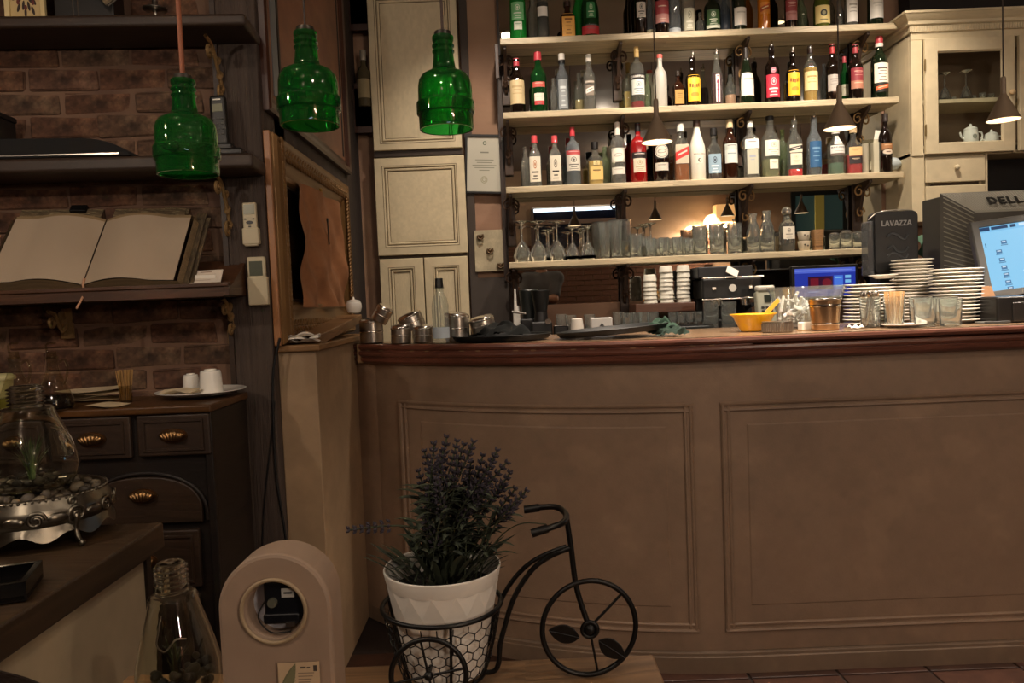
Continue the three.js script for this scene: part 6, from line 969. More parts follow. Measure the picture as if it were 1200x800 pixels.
// light bulb terrariums
function bulbGlass(r, h) { // threaded neck at the top
  const p = [[0, .001], [.5, .002], [.8, .04], [.96, .14], [1, .235], [.97, .33], [.87, .45], [.73, .58], [.62, .68], [.57, .735], [.565, .765], [.52, .785], [.42, .793], [.35, .8]].map(([a, b]) => [a * r, b * h]);
  const n = 5; for (let i = 0; i < n; i++) { const y = h * (.81 + i * .033); p.push([r * .325, y], [r * .395, y + h * .010], [r * .395, y + h * .018], [r * .325, y + h * .028]); }
  p.push([r * .33, h * .978], [r * .28, h * .99], [r * .16, h * .998], [0, h]); const q = p.slice(1, -1).reverse().map(([a, b], i) => [Math.max(Math.min(a, b > h * .79 ? r * .325 : 9) - .0022, .001), Math.max(Math.min(b, h - .003), .003)]); return lathe([...p, [0, h - .0025], ...q, [0, .003]], 48);
}
const BULB = solidGlass(0xf6f8f0), grassM = [0x54703a, 0x6b8244, 0x40582e].map((c) => M(c, .6, 0, { transmission: .15, thickness: 0 }));
function blade(h, w, bend, a) { return gridGeo(1, 6, (u, v) => { const s = (u - .5) * w * (1 - v * v * .95), o = bend * v * v; return V(Math.cos(a) * o - Math.sin(a) * s, h * v * (1 - .12 * v * bend / h), Math.sin(a) * o + Math.cos(a) * s); }); }
function tuft(t, n, h, spread, x, y, z, mats2 = grassM, w = .004) { for (let m = 0; m < 3; m++) { const gs = []; for (let i = 0; i < n / 3; i++) { const a = rr(0, 6.28); gs.push(blade(h * rr(.55, 1.1), w, spread * rr(.3, 1), a).translate(x + Math.cos(a) * rr(0, .006), y, z + Math.sin(a) * rr(0, .006))); } part('leaf', gs, mats2[m], t).userData.kind = 'stuff'; } }
{
  const d = .95, p = at(208, 740, d), r = .052, top = at(203, 656, d).y, h = top - TY - .001;
  const t = thing('bulb_terrarium', 'clear light bulb jar with pebbles and a plant standing on the foreground table', 'terrarium', [p.x, TY + .001, -d]);
  part('bulb', bulbGlass(r, h), BULB, t); t.rotation.z = .02;
  for (let i = 0; i < 46; i++) { const a = i * 2.4, q = Math.sqrt(((i * 7) % 46) / 46) * .036, m = part('pebble', pebbleG[i % 3], stoneA[i % 4], t); const s = rr(.005, .0085); m.scale.set(s, s, s); m.position.set(Math.cos(a) * q, .022 + (i / 46) * .034 + (Math.cos(a) > .3 ? .006 : 0), Math.sin(a) * q); m.rotation.set(rr(0, 3), rr(0, 3), 0); }
  tuft(t, 24, .045, .02, -.005, .052, 0, [0x4a4c2c, 0x59582f, 0x3a3c24].map((c) => M(c, .7)));
  part('wire', tube([V(-.012, .13, .01), V(-.014, .112, .016), V(-.016, .095, .018), V(-.006, .088, .02), V(.006, .1, .015), V(.016, .098, .008)], .0011, 30, 5), STEEL, t);
}
// tricycle planter
{
  const D = 1.0, P = (px, py, d = D) => at(px, py, d);
  const t = thing('tricycle_planter', 'black wire tricycle plant stand with a basket and one large front wheel', 'plant stand', [0, 0, 0]);
  const m = BLACKWIRE, ring = (c, r, tr, ry = 0, seg = 64) => { const g = new THREE.TorusGeometry(r, tr, 8, seg); if (ry) g.rotateY(ry); return g.translate(c.x, c.y, c.z); };
  const wc = P(691, 745), wr = 57 / FOCAL * D; wc.y = TY + wr + .0042;
  const fw = part('wheel', ring(wc, wr, .0036, .12), m, t); const sp = (a) => bar(wc, V(wc.x + Math.cos(a) * wr * .99, wc.y + Math.sin(a) * wr * .99, wc.z - Math.cos(a) * wr * .12), .0018, 6);
  for (const a of [.75, -1.42]) part('spoke', sp(a), m, fw);
  part('hub', [ball(.0085, wc.x, wc.y, wc.z + .004, 14), ring(V(wc.x, wc.y, wc.z + .006), .010, .003)], m, fw);
  // leaf ornaments beside the hub
  const leafShape = (px0, py0, px1, py1) => { const a = P(px0, py0), b = P(px1, py1), L = a.distanceTo(b), s = new THREE.Shape(); s.moveTo(0, 0); s.bezierCurveTo(L * .25, L * .42, L * .72, L * .34, L, 0); s.bezierCurveTo(L * .72, -L * .34, L * .3, -L * .42, 0, 0); const g = extr(s, .0018, .0006); g.rotateZ(Math.atan2(b.y - a.y, b.x - a.x)); return [g.translate(a.x, a.y, a.z + .008), bar(V(a.x, a.y, a.z + .011), V(b.x, b.y, b.z + .011), .0009, 5)]; };
  part('leaf_ornament', leafShape(678, 743, 643, 735), m, t); part('leaf_ornament', leafShape(701, 747, 731, 766), m, t);
  // rear wheels and axle
  const rc = P(503, 806, .92), r2 = 45 / FOCAL * .92; rc.y = TY + r2 + .004; const rc2 = V(rc.x, rc.y, -1.085);
  const w1 = part('wheel', ring(rc, r2, .0034), m, t), w2 = part('wheel', ring(rc2, r2, .0034), m, t);
  for (const [w, c] of [[w1, rc], [w2, rc2]]) { for (let k = 0; k < 4; k++) part('spoke', bar(c, V(c.x + Math.cos(k * 1.57 + 1.75) * r2, c.y + Math.sin(k * 1.57 + 1.75) * r2, c.z), .0016, 6), m, w); part('hub', ball(.006, c.x, c.y, c.z, 12), m, w); }
  part('axle', bar(rc, rc2, .0025), m, t);
  // fork, handlebar, frame
  const hd = P(664, 607);
  part('fork', tube([hd, P(669, 640), P(676, 690), V(wc.x, wc.y, wc.z + .004)], .0037, 30, 8), m, t);
  part('handlebar', tube([P(614, 597, 1.05), P(636, 594, 1.05), P(652, 594, 1.035), P(663, 602, 1.005), P(660, 612, .97), P(648, 617, .955), P(623, 625, .95)], .0042, 48, 8), m, t); part('grip', tube([P(614, 597, 1.05), P(622, 596, 1.05), P(632, 594.5, 1.05)], .0056, 10, 8), m, t); part('grip', tube([P(623, 625, .95), P(632, 622, .951), P(642, 619, .953)], .0056, 10, 8), m, t);
  part('frame_tube', tube([P(668, 642), P(648, 650), P(627, 664), P(610, 686), P(600, 706), P(592, 732), P(586, 756), P(584, 778), P(579, 786), P(560, 788)], .0035, 60, 8), m, t);
  part('frame_tube', tube([P(664, 640, 1.02), P(640, 649, 1.02), P(618, 662, 1.02), P(598, 684, 1.02), P(586, 706, 1.02), P(577, 732, 1.02), P(571, 756, 1.02)], .0032, 60, 8), m, t);
  // basket with hexagonal wire
  const bc = P(518, 706), bT = bc.y, bB = P(523, 786).y, rT = .0785, rB = .054; t.userData.b = 1; delete t.userData.b;
  const cp = (a, v) => { const r = lerp(rB, rT, Math.pow(v, .75)); return V(bc.x + r * Math.cos(a), lerp(bB, bT, v), bc.z + r * Math.sin(a)); };
  const hoop = (v, tr) => { const pts = []; for (let i = 0; i < 48; i++) pts.push(cp(i / 48 * 6.2832, v)); return tube(pts, tr, 96, 8, true); };
  part('basket_rim', hoop(1, .0032), m, t); part('basket_base', [hoop(0, .0024), bar(cp(0, 0), cp(Math.PI, 0), .0016), bar(cp(Math.PI / 2, 0), cp(-Math.PI / 2, 0), .0016)], m, t); for (let k = 0; k < 6; k++) part('basket_rib', tube([cp(k * 1.047 + .3, 0), cp(k * 1.047 + .3, .5), cp(k * 1.047 + .3, 1)], .0019, 8, 6), m, t);
  const hx = []; const NA = 24, NR = 7; const hp = (i, j) => cp(i / NA * 6.2832, j); // rows of hexagons
  for (let r = 0; r < NR; r++) for (let i = 0; i < NA; i++) { const o = (r % 2) * .5, y0 = r / NR, y1 = (r + .62) / NR, y2 = (r + 1) / NR; const a = hp(i + o, y0 + .0), b = hp(i + o, Math.min(1, y1)); hx.push(bar(a, b, .00075, 4)); if (r < NR - 1) { const c1 = hp(i + o + .5, y2), c2 = hp(i + o - .5, y2); hx.push(bar(b, c1, .00075, 4), bar(b, c2, .00075, 4)); } }
  part('wire_mesh', hx, m, t).userData.kind = 'stuff';
  // pot with lavender
  const pT = P(521, 661).y, pB = bB + .004, hP = pT - pB, RT = .0775, RB = .050;
  const pot = thing('lavender_pot', 'white faceted pot of purple artificial lavender standing in the tricycle basket', 'potted plant', [bc.x + .0025, pB, bc.z]); pot.rotation.z = -.0;
  const wm = M(0xe9e3d8, .35, 0, { clearcoat: .2 }), pos = [], N = 15, rows = [0, .22, .44, .66, .86];
  const ringP = (k, i) => { const y = rows[k], a = (i + (k % 2) * .5) / N * 6.2832, r = lerp(RB, RT, y) * (k === 4 ? 1 : k % 2 ? 1.014 : .994); return [r * Math.cos(a), y * hP, r * Math.sin(a)]; };
  for (let k = 0; k < rows.length - 1; k++) for (let i = 0; i < N; i++) { const A = ringP(k, i), Bp = ringP(k, i + 1), sh = k % 2, C = ringP(k + 1, i + sh), C2 = ringP(k + 1, i + 1 + sh); if (!sh) { pos.push(...A, ...C, ...Bp, ...Bp, ...C, ...C2); } else { pos.push(...A, ...C, ...Bp, ...A, ...ringP(k + 1, i), ...C); } }
  const fg = new THREE.BufferGeometry(); fg.setAttribute('position', new THREE.Float32BufferAttribute(pos, 3)); fg.computeVertexNormals();
  part('pot', [fg, lathe([[lerp(RB, RT, .85) * .992, .853 * hP], [lerp(RB, RT, .9), .9 * hP], [RT, hP - .002], [RT - .001, hP], [RT - .003, hP - .001], [lerp(RB, RT, .72) - .004, .72 * hP]], 64), lathe([[0, .0005], [RB * .98, .0005]], 32)], wm, pot);
  part('soil', lathe([[0, hP * .82], [RT - .012, hP * .80]], 32), M(0x17130e, .95, 0, { bumpMap: bumpNoise, bumpScale: .01 }), pot);
  const leafM = [0x37402c, 0x2d3626, 0x424a34].map((c) => M(c, .7, 0, { transmission: .12, thickness: 0 })), flM = M(0x37313a, .85), stM = M(0x3c422e, .8);
  const o0 = pot.position, toL = (px, py, d) => at(px, py, d).sub(o0);
  const tips = [[524, 511], [509, 519], [497, 528], [490, 551], [544, 520], [555, 517], [583, 527], [575, 545], [598, 553], [617, 574], [606, 590], [562, 548], [535, 536], [515, 541], [501, 572], [571, 572], [590, 568], [488, 590], [530, 560], [548, 556], [520, 526], [536, 516], [566, 533], [594, 541], [505, 545], [578, 560], [552, 540], [512, 560], [540, 575], [560, 585], [494, 605], [604, 572]];
  const buds = new THREE.OctahedronGeometry(1, 0);
  const leafGs = [[], [], []];
  const spikeAt = (tip, base, len) => {
    const dir = tip.clone().sub(base).normalize(), gs = [];
    const q = new THREE.Quaternion().setFromUnitVectors(V(0, 1, 0), dir);
    const n = Math.max(4, Math.round(len / .0075));
    for (let k = 0; k < n; k++) { const f = k / (n - 1), rad = .0072 * (1 - f * .65) * (.8 + .3 * rnd()), c = tip.clone().addScaledVector(dir, -len * (1 - f)); const nb = k === n - 1 ? 3 : 6; for (let b = 0; b < nb; b++) { const a = b / nb * 6.28 + k * .8, g = buds.clone(); g.scale(.0023, .0042, .0023); g.rotateZ(-.75); g.translate(rad, 0, 0); g.rotateY(a); g.applyQuaternion(q); gs.push(clean(g.translate(c.x, c.y, c.z))); } }
    return merge(gs);
  };
  const addLeaves = (pts, n, s) => { const cv = new THREE.CatmullRomCurve3(pts); for (let i = 0; i < n; i++) { const u = rr(.15, .72), p = cv.getPointAt(u), a = rr(0, 6.28), L = rr(.025, .055) * s, g = gridGeo(2, 5, (uu, v) => { const wv = .0042 * Math.sin(Math.PI * Math.min(1, v * .93 + .07)) * s, e = (uu - .5) * 2; return V(v * L, .7 * v * L - v * v * L * .45 + Math.abs(e) * wv * .4, e * wv); }); g.rotateY(a); leafGs[i % 3].push(clean(g.translate(p.x, p.y, p.z))); } };
  tips.forEach(([px, py], i) => {
    const tip = toL(px, py, D + rr(-.05, .05)), b = V(rr(-.03, .035) + tip.x * .18, hP * .8, rr(-.03, .03)), mid = b.clone().lerp(tip, .5); mid.y += .012; mid.x -= tip.x * .1;
    const pts = [b, mid, tip]; part('stem', tube(pts, .0012, 12, 5), stM, pot); part('flower_spike', spikeAt(tip, mid, rr(.035, .06)), flM, pot); addLeaves(pts, 11, 1);
  });
  { const b = V(-.04, hP * .8, .02), c = toL(484, 618, .97), d2 = toL(455, 616, .96), e = toL(408, 621, .95); part('stem', tube([b, toL(500, 630, .98), c, d2, e], .0012, 20, 5), stM, pot); part('flower_spike', spikeAt(e, d2, .05), flM, pot); addLeaves([b, c, d2], 12, .9); part('stem', tube([V(.03, hP * .8, 0), toL(590, 625, 1), toL(612, 613, 1), toL(640, 614, 1)], .0008, 20, 5), stM, pot); }
  for (let i = 0; i < 150; i++) { const a = rr(0, 6.28), q = rr(.0, .055), L = rr(.03, .06), g = gridGeo(2, 5, (uu, v) => { const wv = .004 * Math.sin(Math.PI * Math.min(1, v * .92 + .08)), e = (uu - .5) * 2, o = L * (.25 + .75 * q / .055); return V(v * o, v * L * .95 - v * v * o * .3 + Math.abs(e) * wv * .3, e * wv); }); g.rotateY(a); leafGs[i % 3].push(clean(g.translate(Math.cos(-a) * q, hP * .8 + rr(0, .03), Math.sin(-a) * q))); }
  leafGs.forEach((g, i) => { part('leaf', mergeGeometries(g), leafM[i], pot).userData.kind = 'stuff'; });
}
// ---------- sideboard at the left with the silver stand ----------
const SY = at(192, 611, 1.44).y;
{
  const t = thing('sideboard', 'dark topped sideboard with cream side panel at the left front', 'sideboard', [0, 0, 0]);
  const e = at(192, 611, 1.44), x1 = e.x, z1 = -1.44, z0 = -.82, top = wood(0x4a3a28, .45);
  part('top', metricUV(bx(-1.5, x1, SY - .05, SY, z1, z0, .006)), top, t);
  const xp = at(173, 690, 1.42).x; part('side_panel', metricUV(bx(xp - .02, xp, .05, SY - .05, z1 + .03, z0 - .02)), M(0xc8b594, .6, 0, { map: texSoft }), t); part('front_panel', bx(-1.48, xp - .02, .05, SY - .05, z1 + .03, z1 + .05), wood(0x3a2a1c, .5), t);
  part('corner_post', metricUV(bx(xp - .012, xp + .006, 0, SY - .05, z1 + .012, z1 + .03)), wood(0x2a1e14, .5), t); part('corner_post', metricUV(bx(-1.49, -1.46, 0, SY - .05, z1 + .012, z1 + .04)), wood(0x2a1e14, .5), t); part('back_panel', bx(-1.48, xp - .02, .05, SY - .05, z0 - .04, z0 - .02), wood(0x3a2a1c, .5), t);
  for (const x of [-1.46, xp - .03]) part('foot', bx(x - .02, x + .02, 0, .05, z0 - .06, z0 - .02), wood(0x2a1e14, .5), t);
}
{
  const c = onY(47, 628, SY), R = .122, silver = M(0x7a7366, .3, 1);
  const t = thing('silver_stand', 'ornate footed silver dish filled with pebbles on the sideboard', 'dish', [c.x, SY + .001, c.z]);
  part('bowl', lathe([[0, .028], [R * .78, .028], [R * .92, .033], [R * .995, .045], [R * 1.015, .057], [R * .985, .069], [R * .93, .078], [R * .93, .083], [R * .9, .087], [R * .865, .085], [R * .84, .078], [R * .82, .066], [0, .062]], 64), silver, t);
  // wavy hanging rim
  part('skirt', crease(gridGeo(96, 4, (u, v) => { const a = u * 6.2832, w = .5 + .5 * Math.cos(a * 10), r = R * (.95 + .06 * v); return V(r * Math.cos(a), lerp(.042, .014 + .014 * w, v), r * Math.sin(a)); }), 1.2), silver, t);
  const spiral = (a0, s, y, dir, n = 26) => { const p = []; for (let i = 0; i < n; i++) { const k = i / (n - 1), th = k * 8.5, q = s * (1 - k * .8); const aa = a0 + dir * (Math.cos(th) * q) / R, rr2 = R * 1.012; p.push(V(rr2 * Math.cos(aa), y + Math.sin(th) * q, rr2 * Math.sin(aa))); } return tube(p, .0032, 50, 6); };
  for (let k = 0; k < 12; k++) { const a = k / 12 * 6.2832; part('scroll', spiral(a, .015, .054, k % 2 ? 1 : -1), silver, t); const g = new THREE.SphereGeometry(1, 14, 10); g.scale(.006, .009, .017); g.rotateY(-a - .26); part('boss', g.translate(R * 1.0 * Math.cos(a + .26), .054, R * 1.0 * Math.sin(a + .26)), silver, t); }
  const beads = []; for (let i = 0; i < 70; i++) { const a = i / 70 * 6.2832; beads.push(ball(.0028, R * .925 * Math.cos(a), .084, R * .925 * Math.sin(a), 6)); } part('bead_rim', beads, silver, t).userData.kind = 'stuff';
  for (let k = 0; k < 4; k++) { const a = .55 + k * Math.PI / 2, f = (r, y) => V(r * Math.cos(a), y, r * Math.sin(a)); const ft = part('foot', tube([f(R * .9, .062), f(R * 1.02, .05), f(R * .98, .03), f(R * 1.02, .014), f(R * 1.12, .0045)], .0045, 24, 8), silver, t); part('toe', ball(.0058, f(R * 1.12, .0058).x, .0058, f(R * 1.12, .0058).z, 12), silver, ft); part('shell', [0, 1, 2].map((j) => { const g = new THREE.TorusGeometry(.010 - j * .002, .0028, 6, 20); g.rotateY(-a + Math.PI / 2); const q = f(R * (.98 - j * .01), .048 + j * .014); return g.translate(q.x, q.y, q.z); }), silver, ft); }
  for (let i = 0; i < 70; i++) { const a = i * 2.4, q = Math.sqrt((i + .5) / 70) * R * .82, m = part('pebble', pebbleG[i % 3], stoneA[(i * 5) % 4], t); const s = rr(.008, .013); m.scale.set(s, s, s); m.position.set(Math.cos(a) * q, .072 + rr(0, .014) + (q < .06 ? -.006 : 0), Math.sin(a) * q); m.rotation.set(rr(0, 3), rr(0, 3), 0); }
  // bulb in the dish
  const bt = at(29, 453, -c.z), b = thing('bulb_terrarium', 'large clear light bulb with grass inside standing in the silver dish', 'terrarium', [c.x - .006, SY + .083, c.z]), h = bt.y - SY - .078;
  part('bulb', bulbGlass(.078, h), BULB, b); b.rotation.z = Math.atan2(b.position.x - bt.x, h) * .9;
  tuft(b, 60, .085, .035, .0, .02, 0, grassM, .0045); for (let i = 0; i < 24; i++) { const a = i * 2.4, q = Math.sqrt(i / 24) * .045, m = part('pebble', pebbleG[i % 3], stoneA[i % 4], b); const s = rr(.006, .01); m.scale.set(s, s, s); m.position.set(Math.cos(a) * q, .014 + q * .25, Math.sin(a) * q); }
}
{
  const c = onY(-8, 700, SY), t = thing('tray', 'black lacquer tray at the left edge of the sideboard', 'tray', [c.x - .02, SY + .001, c.z], .35);
  part('base', box(.14, .012, .1, 0, .006, 0, .003), BLACKGLOSS, t); part('rim', frameGeo(.124, .084, [[0, 0], [0, .026], [.008, .026], [.008, 0]]).rotateX(-Math.PI / 2).translate(0, .002, 0), BLACKGLOSS, t);
  // leather chair at the bottom left
  const k = at(34, 780, .6), ch = thing('chair', 'dark leather chair back edged with small round studs at the bottom left', 'chair', [k.x - .18, 0, -.58], .12), leather = M(0x1a0f0c, .35, 0, { bumpMap: bumpFine, bumpScale: .001 });
  const H = k.y; const s = new THREE.Shape(); s.moveTo(-.2, .48); s.lineTo(-.2, H - .04); s.quadraticCurveTo(-.19, H - .004, -.1, H); s.quadraticCurveTo(.08, H + .006, .16, H - .03); s.quadraticCurveTo(.2, H - .05, .2, H - .09); s.lineTo(.2, .48); s.closePath();
  part('backrest', extr(s, .04, .012, 20).translate(0, 0, -.02), leather, ch); part('seat', box(.42, .08, .4, 0, .45, .24, .03), leather, ch); for (const x of [-.17, .17]) for (const z of [.0, .4]) part('leg', box(.035, .42, .035, x, .21, z, .004), darkWood, ch);
  const studs = s.getSpacedPoints(110).filter((q2) => q2.y > H - .16); for (const q2 of studs) part('stud', ball(.0042, q2.x * .985, q2.y - .004, -.034, 8), M(0x8a7a6a, .2, 1), ch);
}

// ---------- the room behind the viewer, seen in the mirror ----------
{
  const wr = struct('wall_rear', bx(-2.6, 5.3, 0, CEIL, 3.0, 3.15), plaster(0xb89878));
  const rows = []; const bg = new THREE.BoxGeometry(.235, .066, .03); for (let r = 0; r < 24; r++) for (let i = 0; i < 22; i++) { const x = -2.3 + i * .25 + (r % 2) * .125; if (x > 2.9) continue; rows.push(bg.clone().translate(x, .1 + r * .076, 2.99 + .006 * hash(i, r))); }
  const bk = part('brick', rows, M(0xa0684a, .9, 0, { map: texBrick }), wr); bk.userData.kind = 'stuff';
  const MX = (px, z) => (px - 600) / FOCAL * (2 * (Dwall + .008) + z);
  const my = (py, px, z) => EYE.y + (350 - .04 * (px - 600) - 20 - py) / FOCAL * (2 * (Dwall + .008) + z);
  const Z = 2.95, R2 = (a, b, c, d) => { const m = (a + c) / 2; return { x0: MX(a, Z), x1: MX(c, Z), y1: my(b, m, Z), y0: my(d, m, Z) }; };
  // dark shop window with a bright tube lamp above
  let q = R2(627, 236, 737, 300); let t = struct('window_1', box(q.x1 - q.x0 - .06, q.y1 - q.y0 - .05, .02, (q.x0 + q.x1) / 2, (q.y0 + q.y1) / 2 - .02, Z - .012), M(0x0a0f1e, .1)); part('frame', frameGeo(q.x1 - q.x0 - .1, q.y1 - q.y0 - .1, [[0, 0], [0, .03], [.05, .03], [.05, 0]]).rotateY(Math.PI).translate((q.x0 + q.x1) / 2, (q.y0 + q.y1) / 2, Z), wood(0x5a4030, .5), t); part('rail', box(q.x1 - q.x0, .06, .04, (q.x0 + q.x1) / 2, q.y1 - .2, Z - .03), wood(0x7a5a44, .5), t);
  const lx = (q.x0 + q.x1) / 2, lw = q.x1 - q.x0 - .1; t = thing('tube_lamp', 'bluish white tube lamp along the top of the dark window behind the viewer', 'lamp', [lx, q.y1 - .02, Z - .07]); part('tube', rot(cyl(.014, .014, lw, 0, 0, 0, 12), 0, 0, Math.PI / 2), M(0xffffff, .4, 0, { emissive: 0xcfe6ff, emissiveIntensity: 3.5 }), t); part('housing', box(lw + .06, .03, .04, 0, .025, .02, .004), STEEL, t);
  const rl = new THREE.RectAreaLight(0xcfe6ff, LIGHT.strip, lw, .03); rl.position.set(lx, q.y1 - .04, Z - .09); rl.lookAt(lx, q.y1 - .6, Z - 2); scene.add(rl);
  // dome wall lamps and the lit square shade
  const dome = (px, py, lab, k) => { const x = MX(px, Z), y = my(py, px, Z), d = thing('wall_lamp', lab, 'lamp', [x, y, Z - .14], 0, 'dome lamps on the rear wall'); const g = new THREE.SphereGeometry(.13, 24, 10, 0, 6.2832, 0, Math.PI / 2); part('shade', g, M(0xfff2d8, .6, 0, { emissive: 0xffe2b0, emissiveIntensity: 1.6, transmission: .3, thickness: 0 }), d); part('bracket', bar(V(0, .0, 0), V(0, -.02, .14), .008), BRASS, d); part('bulb', ball(.02, 0, .03, 0), M(0xffffff, .4, 0, { emissive: 0xffe0b0, emissiveIntensity: 6 }), d); addPoint(V(x, y - .03, Z - .16), WARM, k, 3); };
  dome(812, 268, 'lower white dome lamp on the wall behind the viewer', 4.5); dome(836, 255, 'upper white dome lamp on the wall behind the viewer', 4.5);
  q = R2(838, 234, 866, 254); t = thing('square_lamp', 'square glowing cream lampshade beside the dome lamps behind the viewer', 'lamp', [(q.x0 + q.x1) / 2, q.y0, Z - .14]); part('shade', box(q.x1 - q.x0, q.y1 - q.y0, .2, 0, (q.y1 - q.y0) / 2, 0, .01), M(0xffd8a0, .8, 0, { emissive: 0xffb870, emissiveIntensity: 1.0 }), t); part('bracket', bar(V(0, .02, .1), V(0, -.04, .14), .008), BRASS, t); addPoint(V((q.x0 + q.x1) / 2, q.y0 - .08, Z - .2), WARMER, 1.2, 3);
  q = R2(935, 222, 990, 262); t = struct('window_2', box(q.x1 - q.x0, q.y1 - q.y0, .02, (q.x0 + q.x1) / 2, (q.y0 + q.y1) / 2, Z), M(0x4a6460, .2, 0, { emissive: 0x2a3c3a, emissiveIntensity: .5 })); part('frame', frameGeo(q.x1 - q.x0, q.y1 - q.y0, [[0, 0], [0, .03], [.06, .03], [.06, 0]]).rotateY(Math.PI).translate((q.x0 + q.x1) / 2, (q.y0 + q.y1) / 2, Z), M(0x1c2422, .5), t); part('curtain', box(.13, q.y1 - q.y0, .02, MX(963, Z), (q.y0 + q.y1) / 2, Z - .02), M(0xb0a050, .8, 0, { emissive: 0x6a5c28, emissiveIntensity: .5 }), t);
}
// the photographer, standing to the right of the camera and holding the phone at arm's length
{
  const bx0 = .36, bz = .46;
  function sdf(bones, c, half, res, k) {
    const mc = new MarchingCubes(res, new THREE.MeshBasicMaterial(), false, false, 400000); mc.isolation = 0;
    const S1 = mc.size, f = mc.field;
    const L = bones.map(([a, b, r0, r1]) => { const ab = V(...b).sub(V(...a)); return { a, ab: [ab.x, ab.y, ab.z], l: Math.max(ab.lengthSq(), 1e-9), r0, r1 }; });
    for (let z = 0; z < S1; z++) for (let y = 0; y < S1; y++) for (let x = 0; x < S1; x++) {
      const px = c[0] + (x / S1 * 2 - 1) * half, py = c[1] + (y / S1 * 2 - 1) * half, pz = c[2] + (z / S1 * 2 - 1) * half; let s = 1e3;
      for (const b of L) { const dx = px - b.a[0], dy = py - b.a[1], dz = pz - b.a[2], t = cl((dx * b.ab[0] + dy * b.ab[1] + dz * b.ab[2]) / b.l); const d = Math.hypot(dx - b.ab[0] * t, dy - b.ab[1] * t, dz - b.ab[2] * t) - lerp(b.r0, b.r1, t); if (s > 900) s = d; else { const h = cl(.5 + .5 * (s - d) / k); s = lerp(s, d, h) - k * h * (1 - h); } }
      f[z * S1 * S1 + y * S1 + x] = -s;
    }
    mc.update(); const n = mc.count ?? mc.geometry.drawRange.count, g = new THREE.BufferGeometry();
    const p = new Float32Array(mc.positionArray.slice(0, n * 3)), nn = new Float32Array(mc.normalArray.slice(0, n * 3)); for (let i = 0; i < n; i++) for (let q = 0; q < 3; q++) p[i * 3 + q] = p[i * 3 + q] * half + c[q];
    g.setAttribute('position', new THREE.BufferAttribute(p, 3)); g.setAttribute('normal', new THREE.BufferAttribute(nn, 3)); return clean(g);
  }
  const J = { hipL: [bx0 - .09, .92, bz], hipR: [bx0 + .09, .92, bz], kneeL: [bx0 - .1, .5, bz - .01], kneeR: [bx0 + .1, .5, bz - .02], ankL: [bx0 - .1, .09, bz + .03], ankR: [bx0 + .11, .09, bz + .03], pel: [bx0, .95, bz], waist: [bx0, 1.1, bz], chest: [bx0, 1.3, bz], neck: [bx0, 1.46, bz], head: [bx0, 1.6, bz - .01], shL: [bx0 - .17, 1.4, bz], shR: [bx0 + .17, 1.4, bz], elL: [bx0 - .24, 1.2, bz - .16], elR: [bx0 + .12, 1.17, bz - .18], wrL: [.055, 1.262, bz - .37], wrR: [.115, 1.24, bz - .36] };
  const t = thing('person', 'standing person in a grey shirt holding a phone, seen only in the mirror', 'person', [0, 0, 0]);
  const skin = M(0xb07a58, .6), shirt = M(0x77706a, .9, 0, { map: texCloth }), jeans = M(0x2a2c34, .9, 0, { map: texCloth }), hair = M(0x20160f, .8);
  const body = [[J.hipL, J.kneeL, .075, .052], [J.hipR, J.kneeR, .075, .052], [J.kneeL, J.ankL, .05, .034], [J.kneeR, J.ankR, .05, .034], [J.pel, J.waist, .13, .11], [J.waist, J.chest, .11, .125], [J.chest, J.neck, .11, .055], [J.neck, J.head, .05, .055], [J.shL, J.elL, .05, .038], [J.elL, J.wrL, .037, .025], [J.shR, J.elR, .05, .038], [J.elR, J.wrR, .037, .025], [J.shL, J.shR, .06, .06]];
  const hd = [[[bx0, 1.64, bz + .01], [bx0, 1.63, bz - .03], .088, .082], [[bx0, 1.56, bz - .05], [bx0, 1.545, bz - .07], .05, .032], [[bx0, 1.62, bz - .108], [bx0, 1.585, bz - .125], .012, .016], [[bx0 - .088, 1.62, bz], [bx0 - .092, 1.595, bz], .016, .012], [[bx0 + .088, 1.62, bz], [bx0 + .092, 1.595, bz], .016, .012], [J.neck, J.head, .05, .055]];
  const phone = thing('phone', 'dark phone held up by the photographer, seen only in the mirror', 'phone', [0, EYE.y, .03]); part('body', box(.155, .075, .008, .0, 0, 0, .004), BLACK, phone); part('screen', box(.14, .066, .001, 0, 0, .0045), M(0x0a0a0c, .1), phone);
  const hand = (w, s) => { // palm and fingers closing round the phone edge at x = s
    const px = s, b = [[w, [px + .012, EYE.y - .015, .055], .026, .022], [[px + .012, EYE.y - .015, .055], [px + .006, EYE.y + .02, .05], .022, .018]]; for (let i = 0; i < 4; i++) { const y = EYE.y + .03 - i * .019, l = [.9, 1, .96, .8][i]; b.push([[px + .016, y, .052], [px + .014, y + .002, .02], .0085, .008], [[px + .014, y + .002, .02], [px - .02 * l, y + .003, .016], .008, .0065]); } b.push([[px + .006, EYE.y - .02, .056], [px - .014, EYE.y - .006, .05], .011, .0095], [[px - .014, EYE.y - .006, .05], [px - .028, EYE.y + .006, .046], .0095, .008]); return b; };
  const person = part('body', [sdf(body, [bx0 - .05, .86, bz - .1], .9, 110, .05), sdf(hd, [bx0, 1.6, bz], .17, 60, .025), sdf(hand(J.wrL, .078), [.085, EYE.y, .06], .09, 60, .008)], skin, t);
  part('eye', [ball(.011, bx0 - .032, 1.622, bz - .096, 10), ball(.011, bx0 + .032, 1.622, bz - .096, 10)], M(0xd8d4cc, .3), t); part('mouth', rot(new THREE.CapsuleGeometry(.005, .03, 4, 8), 0, 0, Math.PI / 2).translate(bx0, 1.553, bz - .1), M(0x8a4a40, .6), t);
